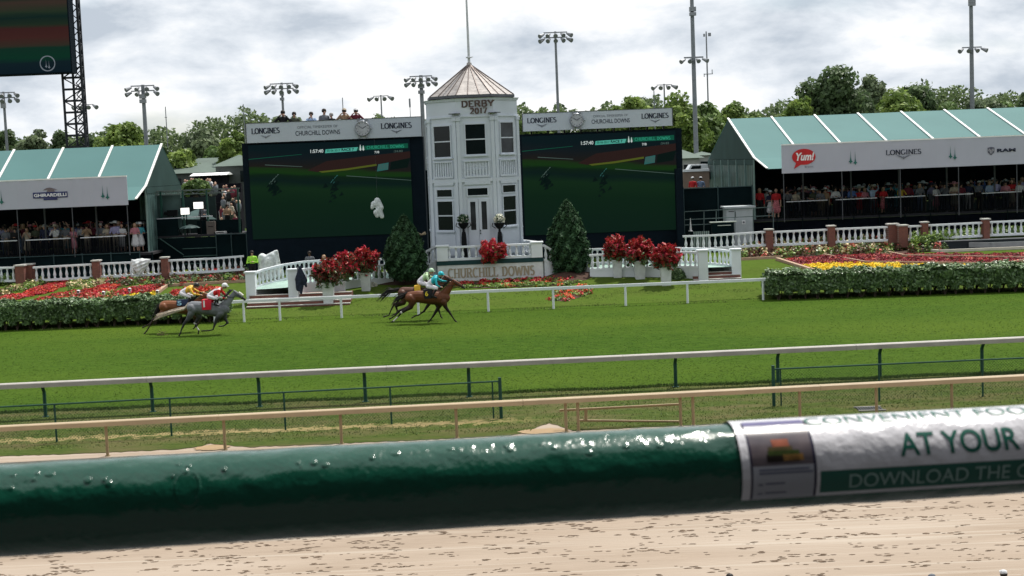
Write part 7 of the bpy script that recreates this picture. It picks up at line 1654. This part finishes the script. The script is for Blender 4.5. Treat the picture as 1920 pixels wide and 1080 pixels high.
def jockey(label, loc, T, sp, silks, breech, helm, cap2=None, gloves=None, dots=None):
    c = []; P = sp; y0 = 0
    pel, sho, hd_ = P['pelvis'], P['shoulder'], P['head']
    c.append((T(*pel), T((pel[0] + sho[0]) / 2, (pel[1] + sho[1]) / 2 - 8), .135, .125, 2, (1, 1.1, 1)))
    c.append((T((pel[0] * .75 + sho[0] * .25), (pel[1] * .75 + sho[1] * .25) - 6), T(*sho), .125, .135, 1, (1, 1.2, 1)))
    for s in (-1, 1): c.append((T(sho[0], sho[1], s * .05), T(sho[0] - 2, sho[1] + 4, s * .16), .09, .07, 1))
    c.append((T(*sho), T(hd_[0] - 10, hd_[1] + 10), .06, .055, 0)); c.append((T(hd_[0], hd_[1]), T(hd_[0] + 8, hd_[1] + 16), .095, .065, 0)); c.append((T(hd_[0] + 22, hd_[1] + 14), T(hd_[0] + 26, hd_[1] + 16), .016, .015, 0))
    for s in (-1, 1):
        k, a_, t_ = P['knee'], P['ankle'], P['toe']; c += [(T(pel[0], pel[1] + 12, s * .11), T(k[0], k[1], s * .25), .095, .065, 2), (T(k[0], k[1], s * .25), T(a_[0], a_[1], s * .30), .055, .042, 3), (T(a_[0], a_[1] + 6, s * .30), T(t_[0], t_[1], s * .30), .042, .034, 3)]
        e, w = P['elbow' if s < 0 else 'elbow2'], P['wrist' if s < 0 else 'wrist2']
        c += [(T(sho[0] - 4, sho[1] + 8, s * .18), T(e[0], e[1], s * .24), .062, .05, 1), (T(e[0], e[1], s * .24), T(w[0], w[1], s * .10), .048, .034, 1)]
        hand(c, T(w[0], w[1], s * .10), (1, -s * .2, -.25), 0)
    o = body('person', c, .016, [skin, silks, breech, mat('jockey_boot', (.008, .008, .009), .3)]); o.location = loc; tag(o, label, 'person')
    h = T(hd_[0] - 1, hd_[1] - 4); mb = MB(); mb.lathe([(.115, -.03), (.128, .0), (.124, .05), (.095, .10), (.05, .128), (.01, .135)], h, n=16); hl = mb.build('helmet', helm, o, smooth=True)
    MB().lathe([(.10, -.02), (.105, -.012), (.02, .0)], h + Vector((.085, 0, .0)), n=12, sy=.8).build('peak', helm, hl)
    g = T(hd_[0] + 16, hd_[1] + 6); MB().cyl(g + Vector((0, -.07, 0)), g + Vector((0, .07, 0)), .03, n=8).build('goggles', black, o)
    return o
# --- lead pair (photo patch at 6.75x from 680,480)
D = 61.3; k1 = 6.75 * F / D * .985; T1 = XF(k1, 820, 862)
p0 = W(680 + 820 / 6.75, 607, D); L1 = (p0.x, D, .03)
bay_spec = dict(barrel=[(625, 530, .25), (720, 525, .265), (860, 545, .285), (985, 560, .30), (1050, 555, .235)], hip=(615, 535),
    neck=[(1035, 525, .225), (1090, 455, .17), (1135, 400, .125), (1165, 362, .10)], head=[(1168, 350, .085), (1212, 380, .098), (1265, 412, .064), (1302, 442, .052)], ear=(1163, 332, 1158, 300), rein=(1070, 400),
    mane=[(1020, 440), (1070, 395), (1110, 355), (1150, 325)],
    legs=[(-.13, [(640, 590, .155), (625, 650, .10), (505, 712, .055), (450, 770, .034), (400, 815, .033), (378, 826, .038)], True), (.13, [(650, 590, .155), (600, 660, .10), (470, 700, .055), (420, 752, .034), (372, 785, .032), (345, 795, .038)], False),
          (-.12, [(1035, 600, .15), (1060, 670, .085), (1115, 755, .045), (1160, 830, .031), (1168, 842, .034), (1190, 860, .036)], False), (.12, [(1000, 610, .15), (960, 685, .085), (893, 782, .045), (848, 838, .031), (840, 848, .034), (822, 863, .036)], False)])
h1 = horse('horse', 'bay racehorse galloping in the lead on the near side, its head stretched forward', L1, T1, bay_spec, coat('coat_bay', (.125, .040, .015), (.012, .008, .007)), maned, tail=[(585, 480), (550, 500), (500, 520), (455, 555), (430, 590)])
cloth_num(h1, T1, [(790, 440), (905, 432), (905, 545), (800, 548)], mat('cloth_black', (.012, .012, .014)), '6', mat('number_yellow', (.75, .55, .05)), y=-.285, txt=(812, 455, 850, 515))
jsp = dict(pelvis=(855, 392), shoulder=(950, 300), head=(1016, 262), knee=(955, 428), ankle=(905, 515), toe=(955, 540), elbow=(962, 385), wrist=(998, 412), elbow2=(1030, 350), wrist2=(1100, 352))
j1 = jockey('jockey in turquoise silks and cap crouched on the leading bay horse', L1, T1, jsp, mat('silk_turquoise', (.02, .42, .50), .35, var=.1, vscale=6, bump=.3, bscale=12), mat('breeches_white', (.66, .64, .68), .6), mat('helmet_turquoise', (.02, .42, .50), .3))
L2 = (L1[0], D + 1.35, .03); T2 = T1
bay2 = dict(barrel=[(505, 500, .24), (600, 510, .26), (730, 525, .28), (850, 540, .29), (925, 530, .23)], hip=(490, 510),
    neck=[(910, 500, .22), (965, 430, .165), (1015, 375, .12), (1050, 335, .10)], head=[(1052, 325, .085), (1085, 345, .095), (1120, 365, .062), (1150, 385, .052)], ear=(1042, 310, 1040, 285), rein=(960, 390),
    mane=[(900, 425), (950, 380), (990, 340), (1030, 305)],
    legs=[(-.13, [(515, 570, .15), (510, 625, .10), (385, 640, .055), (345, 710, .034), (312, 780, .031), (240, 800, .036)], False), (.13, [(520, 580, .15), (500, 640, .10), (400, 675, .055), (415, 735, .034), (400, 770, .031), (345, 790, .036)], False),
          (-.12, [(880, 600, .15), (830, 655, .085), (760, 750, .045), (690, 795, .031), (645, 805, .033), (602, 828, .036)], False), (.12, [(900, 600, .14), (925, 680, .085), (950, 760, .045), (968, 825, .031), (970, 832, .033), (985, 850, .036)], False)])
h2 = horse('horse', 'dark brown racehorse galloping on the far side of the leading bay', L2, T2, bay2, coat('coat_dark', (.085, .032, .018), (.015, .010, .009)), maned, tail=[(455, 455), (390, 475), (330, 470), (270, 520), (215, 565)])
cloth_num(h2, T2, [(650, 420), (730, 410), (735, 500), (655, 505)], mat('cloth_gold', (.65, .40, .03)), y=-.27)
jsp2 = dict(pelvis=(725, 372), shoulder=(820, 290), head=(876, 245), knee=(835, 415), ankle=(780, 495), toe=(830, 520), elbow=(845, 360), wrist=(900, 375), elbow2=(900, 340), wrist2=(960, 350))
def dotsilk():
    m = mat('silk_dots', (.45, .62, .35), .4, var=.15, vscale=5, bump=.3, bscale=12); t = m.node_tree; b = t.nodes['Principled BSDF']; src = b.inputs['Base Color'].links[0].from_socket
    v = N(t, 'ShaderNodeTexVoronoi', i_Scale=4.2); tcn = N(t, 'ShaderNodeTexCoord'); t.links.new(tcn.outputs['Object'], v.inputs['Vector']); lt = N(t, 'ShaderNodeMath', operation='LESS_THAN'); t.links.new(v.outputs['Distance'], lt.inputs[0]); lt.inputs[1].default_value = .28
    mx = N(t, 'ShaderNodeMix', data_type='RGBA'); t.links.new(lt.outputs[0], mx.inputs[0]); t.links.new(src, mx.inputs[6]); mx.inputs[7].default_value = (.02, .02, .015, 1); t.links.new(mx.outputs[2], b.inputs['Base Color']); return m
j2 = jockey('jockey in pale green silks with dark spots on the dark horse behind the leader', L2, T2, jsp2, dotsilk(), MATS['breeches_white'], mat('helmet_pale_green', (.42, .60, .42), .35))
# --- second pair (photo patch at 8x from 240,520)
D = 60.2; k3 = 8 * F / D * .985; T3 = XF(k3, 1100, 900)
p0 = W(240 + 1100 / 8, 520 + 900 / 8, D); L3 = (p0.x, D, .03)
grey_spec = dict(barrel=[(1000, 480, .25), (1090, 490, .262), (1240, 520, .28), (1390, 545, .295), (1460, 530, .235)], hip=(985, 490),
    neck=[(1440, 510, .22), (1520, 430, .165), (1575, 365, .125), (1620, 310, .10)], head=[(1632, 285, .085), (1672, 320, .098), (1730, 365, .066), (1778, 400, .054)], ear=(1622, 262, 1615, 228), rein=(1520, 350),
    mane=[(1440, 410), (1500, 350), (1550, 300), (1605, 250)],
    legs=[(-.13, [(985, 560, .155), (940, 640, .105), (868, 720, .056), (822, 805, .034), (808, 850, .032), (782, 893, .038)], False), (.13, [(1040, 570, .155), (1080, 640, .10), (1010, 730, .055), (1030, 790, .034), (1060, 830, .032), (1048, 885, .038)], True),
          (-.12, [(1410, 590, .15), (1350, 680, .085), (1310, 770, .045), (1290, 825, .031), (1230, 835, .033), (1120, 838, .037)], False), (.12, [(1450, 590, .15), (1455, 670, .085), (1495, 742, .045), (1440, 780, .031), (1400, 788, .033), (1365, 785, .037)], False)])
h3 = horse('horse', 'grey racehorse with a pale streaming tail galloping in the second pair', L3, T3, grey_spec, coat('coat_grey', (.16, .168, .185), (.03, .03, .034), .45), manel, tail=[(935, 430), (880, 490), (780, 510), (640, 540), (540, 570), (455, 590)], sheepskin=True)
redc = mat('cloth_racered', (.55, .01, .03), .6, bump=.2); cloth_num(h3, T3, [(1150, 372), (1300, 372), (1290, 520), (1160, 520)], redc, '1', mat('number_white', (.75, .72, .74)), y=-.285, txt=(1180, 380, 1205, 480))
js3 = dict(pelvis=(1262, 325), shoulder=(1412, 240), head=(1492, 190), knee=(1375, 360), ankle=(1345, 440), toe=(1410, 470), elbow=(1420, 345), wrist=(1480, 362), elbow2=(1480, 330), wrist2=(1525, 335))
def rwsilk():
    m = mat('silk_redwhite', (.62, .015, .02), .4, var=.1, vscale=5, bump=.3, bscale=12); t = m.node_tree; b = t.nodes['Principled BSDF']; src = b.inputs['Base Color'].links[0].from_socket
    v = N(t, 'ShaderNodeTexNoise', i_Scale=3.5, i_Detail=1.0); tcn = N(t, 'ShaderNodeTexCoord'); t.links.new(tcn.outputs['Object'], v.inputs['Vector']); lt = N(t, 'ShaderNodeMath', operation='GREATER_THAN'); t.links.new(v.outputs[0], lt.inputs[0]); lt.inputs[1].default_value = .58
    mx = N(t, 'ShaderNodeMix', data_type='RGBA'); t.links.new(lt.outputs[0], mx.inputs[0]); t.links.new(src, mx.inputs[6]); mx.inputs[7].default_value = (.65, .6, .6, 1); t.links.new(mx.outputs[2], b.inputs['Base Color']); return m
j3 = jockey('jockey in red and white silks with a white cap on the grey horse', L3, T3, js3, rwsilk(), MATS['breeches_white'], mat('helmet_white', (.68, .68, .70), .35))
L4 = (L3[0], D + 1.4, .03)
ch = dict(barrel=[(470, 500, .26), (570, 505, .265), (710, 525, .28), (850, 545, .29), (930, 535, .23)], hip=(455, 500),
    neck=[(915, 510, .22), (985, 440, .16), (1035, 390, .12), (1080, 350, .10)], head=[(1088, 340, .085), (1125, 365, .095), (1180, 400, .064), (1220, 430, .052)], ear=(1078, 322, 1070, 296), rein=(1000, 395),
    mane=[(900, 430), (960, 380), (1010, 345), (1060, 310)],
    legs=[(-.13, [(450, 580, .155), (400, 640, .10), (290, 690, .055), (245, 760, .034), (185, 850, .031), (135, 905, .038)], False), (.13, [(440, 580, .15), (370, 650, .10), (270, 710, .055), (200, 765, .034), (150, 790, .031), (98, 812, .036)], False),
          (-.12, [(880, 610, .15), (930, 680, .085), (1010, 700, .045), (980, 770, .031), (960, 790, .033), (940, 810, .036)], False), (.12, [(880, 610, .14), (900, 690, .085), (930, 770, .045), (900, 830, .031), (890, 840, .033), (870, 862, .036)], False)])
h4 = horse('horse', 'chestnut racehorse partly hidden behind the grey horse', L4, T3, ch, coat('coat_chestnut', (.18, .062, .022), (.03, .014, .010)), maned, tail=[(395, 470), (360, 520), (345, 580), (320, 640)])
cloth_num(h4, T3, [(668, 405), (870, 400), (870, 490), (672, 492)], mat('cloth_racenavy', (.015, .03, .075), .6), '5', mat('number_lightblue', (.35, .6, .8)), y=-.285, txt=(682, 415, 750, 482))
js4 = dict(pelvis=(745, 305), shoulder=(880, 235), head=(965, 205), knee=(868, 360), ankle=(860, 440), toe=(915, 465), elbow=(930, 320), wrist=(1010, 340), elbow2=(980, 310), wrist2=(1085, 328))
j4 = jockey('jockey in yellow silks with a dark cap on the chestnut horse', L4, T3, js4, mat('silk_yellow', (.72, .42, .04), .4, var=.1, vscale=5, bump=.3, bscale=12), MATS['breeches_white'], mat('helmet_dark', (.02, .02, .018), .4))
# clods kicked up behind the grey horse
mb = MB(); r = random.Random(8)
for i in range(46):
    a = W(240 + r.gauss(500, 34) / 8, 520 + r.gauss(850, 55) / 8, 60.6); q = r.uniform(.012, .03); mb.box(a.x - q, a.x + q, a.y - q, a.y + q, max(a.z, .05) - q * .6, max(a.z, .05) + q * .6)
tag(mb.build('flying_turf', mat('turf_clod', (.16, .15, .06), .9)), 'bits of turf kicked up behind the second pair of horses', 'turf clods', kind='stuff')

# ================================================================ THE GRANDSTAND BALCONY RAIL IN THE FOREGROUND
A = W(0, 957, 1.90); B = W(1920, 844, 2.07); ax = (B - A).normalized(); PR = .0619
A0 = A - ax * 1.6; B0 = B + ax * 1.6; PL = (B0 - A0).length
view = (CP - (A + B) / 2); view -= ax * view.dot(ax); view.normalize(); upv = ax.cross(view).normalized()
if upv.z < 0: upv = -upv
def cyl(s, ph, r): return A0 + ax * s + (view * math.cos(ph) + upv * math.sin(ph)) * r
def s_at(px, ph=0.0):
    lo, hi = 0, PL
    for _ in range(50):
        mid = (lo + hi) / 2; v = cyl(mid, ph, PR) - CP; q = 960 + F * v.dot(RC) / v.dot(Fw)
        if q < px: lo = mid
        else: hi = mid
    return lo
def pipemat():
    m = bpy.data.materials.new('green_enamel'); m.use_nodes = True; t = m.node_tree; b = t.nodes['Principled BSDF']
    b.inputs['Base Color'].default_value = (.004, .068, .041, 1); b.inputs['Roughness'].default_value = .15; b.inputs['Specular IOR Level'].default_value = .5; b.inputs['Coat Weight'].default_value = .35; b.inputs['Coat Roughness'].default_value = .2
    tcn = N(t, 'ShaderNodeTexCoord'); n1 = N(t, 'ShaderNodeTexNoise', i_Scale=21, i_Detail=4.5, i_Roughness=.55); t.links.new(tcn.outputs['Object'], n1.inputs['Vector'])
    n2 = N(t, 'ShaderNodeTexNoise', i_Scale=110, i_Detail=2.0); t.links.new(tcn.outputs['Object'], n2.inputs['Vector'])
    ad = N(t, 'ShaderNodeMath', operation='MULTIPLY_ADD'); t.links.new(n2.outputs[0], ad.inputs[0]); ad.inputs[1].default_value = .13; t.links.new(n1.outputs[0], ad.inputs[2])
    bm_ = N(t, 'ShaderNodeBump', i_Strength=.9, i_Distance=.006); t.links.new(ad.outputs[0], bm_.inputs['Height']); t.links.new(bm_.outputs[0], b.inputs['Normal']); return m
pm = pipemat()
rail = wthing('balcony_rail', 'thick glossy dark green pipe rail crossing the foreground with dented paint', 'rail', A)
from mathutils import noise as mn
mb = MB(); ns, na = 700, 72; vs = []
for i in range(ns + 1):
    s = PL * i / ns
    for j in range(na):
        ph = j * math.tau / na; p = cyl(s, ph, PR)
        d = .0011 * mn.noise(Vector((s * 14, math.cos(ph) * 2.2, math.sin(ph) * 2.2))) + .0007 * mn.noise(Vector((s * 45, math.cos(ph) * 5, math.sin(ph) * 5 + 3)))
        vs.append(cyl(s, ph, PR + d))
mb.add(vs, [(i * na + j, i * na + (j + 1) % na, (i + 1) * na + (j + 1) % na, (i + 1) * na + j) for i in range(ns) for j in range(na)]); mb.build('pipe', pm, rail, smooth=True)
for s in (.35, PL - .35):
    c = cyl(s, 0, 0); MB().cyl((c.x, c.y, c.z - .05), (c.x, c.y, 5.1), .045, n=12).build('post', pm, rail)
# a paint blister on the pipe, then small bumps added to catch sun glints
for (px, ph) in ((352, .25),):
    mb = MB()
    s = s_at(px); rad = .016
    ring = []; n = 18
    for k in range(n):
        a = k * math.tau / n
        for (q, h_) in ((.80, -.001), (1.0, .0013), (1.2, -.001)): ring.append(cyl(s + rad * q * math.cos(a), ph + rad * 1.5 * q * math.sin(a) / PR, PR + h_))
    mb.add(ring, [(3 * k + i, 3 * ((k + 1) % n) + i, 3 * ((k + 1) % n) + i + 1, 3 * k + i + 1) for k in range(n) for i in range(2)])
    mb.build('paint_blister', pm, rail, smooth=True)
for (px, py) in ((18, 892), (65, 888), (88, 890), (60, 900), (18, 917), (163, 901), (195, 900), (203, 907), (332, 872), (352, 874), (346, 884), (324, 893), (420, 880), (560, 868), (565, 875), (590, 868), (612, 872), (700, 858), (745, 850), (850, 842), (955, 836), (962, 842), (1022, 834), (1045, 840), (1110, 850), (1180, 838), (1245, 836)):  # low domes added so the sun glints on them
    s = s_at(px); cy_ = 957 - (957 - 844) * px / 1920; ph = math.asin(max(-.95, min(.95, (cy_ - py) / (88.5 - 7.5 * px / 1920)))); rad = random.uniform(.0025, .006); hh_ = rad * .05; asp_ = random.uniform(.6, 1.7)
    mb = MB(); n = 12; vs = []
    for (q, h_) in ((1.0, -.0008), (.8, hh_ * .35), (.45, hh_ * .85), (.02, hh_)):
        vs += [cyl(s + rad * asp_ * q * math.cos(k * math.tau / n), ph + rad * q * math.sin(k * math.tau / n) / PR, PR + h_ + .0008) for k in range(n)]
    mb.add(vs, [(k * n + i, k * n + (i + 1) % n, (k + 1) * n + (i + 1) % n, (k + 1) * n + i) for k in range(3) for i in range(n)]); mb.build('glint_bump', pm, rail, smooth=True)
# printed sleeve
sl_m = mat('sleeve_vinyl', (.70, .69, .73), .22, spec=.5, var=.03, vscale=6, bump=.35, bscale=24, coat=.4)
def curved(s0, s1, p0, p1, r, name, m_, par, ns=40, na=18, slant=0.0, thick=0):
    mb = MB(); vs = []
    for i in range(ns + 1):
        for j in range(na + 1): ph = p0 + (p1 - p0) * j / na; vs.append(cyl(s0 + (s1 - s0) * i / ns + slant * math.sin(ph), ph, r))
    w = na + 1; mb.add(vs, [(i * w + j, i * w + j + 1, (i + 1) * w + j + 1, (i + 1) * w + j) for i in range(ns) for j in range(na)]); return mb.build(name, m_, par, smooth=True)
R_ = math.radians; s0 = s_at(1390); s1 = PL - .2; sl = -.0005
slv = wthing('printed_sleeve', 'white printed vinyl sleeve with green lettering wrapped round the green pipe rail', 'sleeve', cyl(s0, 0, 0))
r0 = PR + .0035
curved(s0, s1, R_(-45), R_(170), r0, 'sleeve_sheet', sl_m, slv, ns=160, na=60, slant=sl)
sA, sB = s_at(1410), s_at(1524); drk = mat('print_dark', (.03, .028, .06), .25, spec=.4)
r1 = r0 + .0004
fr = curved(sA - .003, sA, R_(-44), R_(66), r1, 'phone_frame', drk, slv, 2, 24, sl); curved(sB, sB + .004, R_(-44), R_(66), r1, 'phone_frame', drk, slv, 2, 24, sl); curved(sA, sB, R_(58), R_(69), r1, 'phone_frame', mat('print_violet', (.12, .11, .24), .3), slv, 10, 6, sl)
def foodmat():
    m = bpy.data.materials.new('food_print'); m.use_nodes = True; t = m.node_tree; b = t.nodes['Principled BSDF']; b.inputs['Roughness'].default_value = .22
    tcn = N(t, 'ShaderNodeTexCoord'); n_ = N(t, 'ShaderNodeTexNoise', i_Scale=34, i_Detail=2.0); t.links.new(tcn.outputs['Object'], n_.inputs['Vector']); r = N(t, 'ShaderNodeValToRGB'); r.color_ramp.elements[0].position = .32; r.color_ramp.elements[0].color = (.10, .085, .10, 1); r.color_ramp.elements[1].position = .72; r.color_ramp.elements[1].color = (.16, .13, .14, 1)
    t.links.new(n_.outputs[0], r.inputs[0]); t.links.new(r.outputs[0], b.inputs['Base Color']); return m
curved(sA, sB, R_(-1), R_(52), r1, 'food_picture', foodmat(), slv, 16, 16, sl)
W_ = sB - sA
for (u0, u1, p0, p1, c_, nm) in ((.25, .78, 3, 12, (.02, .015, .012), 'print_tray'), (.28, .80, 11, 17, (.04, .06, .015), 'print_lettuce'), (.52, .85, 4, 12, (.32, .17, .05), 'print_bun'), (.38, .66, 22, 32, (.30, .09, .05), 'print_tomato'), (.30, .70, 17, 22, (.09, .07, .03), 'print_patty')):
    curved(sA + W_ * u0, sA + W_ * u1, R_(p0), R_(p1), r1 + .0003, 'food_detail', mat(nm, c_, .3, var=.3, vscale=60), slv, 6, 4, sl - .004)
curved(sA, sB, R_(-44), R_(-1.3), r1, 'text_panel', mat('print_grey', (.44, .45, .50), .3), slv, 10, 14, sl)
for (u0, u1, p) in ((.1, .92, -7), (.1, .98, -11), (.08, .16, -25), (.2, .52, -24), (.08, .16, -37), (.2, .55, -36.5)): curved(sA + W_ * u0, sA + W_ * u1, R_(p), R_(p + 2.2), r1 + .0003, 'text_line', mat('print_line', (.16, .17, .24), .3), slv, 6, 2, sl)
grn = mat('print_green', (.012, .12, .085), .3, spec=.4, var=.04); gC = s_at(1536)
curved(gC, s1 - .05, R_(-40), R_(-11), r1, 'green_bar', grn, slv, 120, 12, sl)
def wraptext(text, pxa, pxb, p0, p1, r, m_, bold=.015):
    v, f = fontverts(text, bold); a = min(p[0] for p in v); b_ = max(p[0] for p in v); c = min(p[1] for p in v); d = max(p[1] for p in v); sa, sb = s_at(pxa), s_at(pxb); vs = []
    for p in v: ph = R_(p0 + (p1 - p0) * (p[1] - c) / (d - c)); vs.append(cyl(sa + (sb - sa) * (p[0] - a) / (b_ - a) + sl * math.sin(ph), ph, r))
    import bmesh
    bm = bmesh.new(); bv = [bm.verts.new((p[0], p[1], 0)) for p in v]
    for q in f:
        try: bm.faces.new([bv[i] for i in q])
        except ValueError: pass
    for k in range(1, 14):
        yy = c + (d - c) * k / 14; bmesh.ops.bisect_plane(bm, geom=bm.verts[:] + bm.edges[:] + bm.faces[:], plane_co=(0, yy, 0), plane_no=(0, 1, 0))
    bm.verts.ensure_lookup_table(); bm.verts.index_update(); vs = []
    for q in bm.verts: ph = R_(p0 + (p1 - p0) * (q.co.y - c) / (d - c)); vs.append(cyl(sa + (sb - sa) * (q.co.x - a) / (b_ - a) + sl * math.sin(ph), ph, r))
    f = [tuple(q.index for q in fc.verts) for fc in bm.faces]; bm.free()
    MB().add(vs, f).build('lettering', m_, slv)
wraptext('AT YOUR', 1688, 1912, 1, 31, r1 + .0006, grn, .012)
wraptext('DOWNLOAD THE C', 1590, 1926, -34, -16.5, r1 + .0012, mat('print_pale_green', (.34, .50, .46), .3), .0)
wraptext('CONVENIENT FOOD', 1528, 1985, 52, 72, r1 + .0006, grn, .0)
# unseen balcony floor and stand, made dark so the pipe reflects little light
tag(MB().box(-12, 12, -6, 4.4, 4.75, 5.05).build('balcony_floor', mat('balcony_dark', (.06, .06, .062), .95, spec=.05)), kind='structure')
st_ = mat('stand_wall', (.02, .021, .021), .95, spec=.05)
gs = wthing('grandstand', 'large unseen grandstand behind the balcony, dark to dim the pipe reflections', 'grandstand', (0, -6, 0)); MB().box(-40, 40, -14, -6.02, 0, 26).build('stand_wall', st_, gs); MB().box(-12, 12, -6, 4.3, 0, 4.7).build('balcony_base', st_, gs)
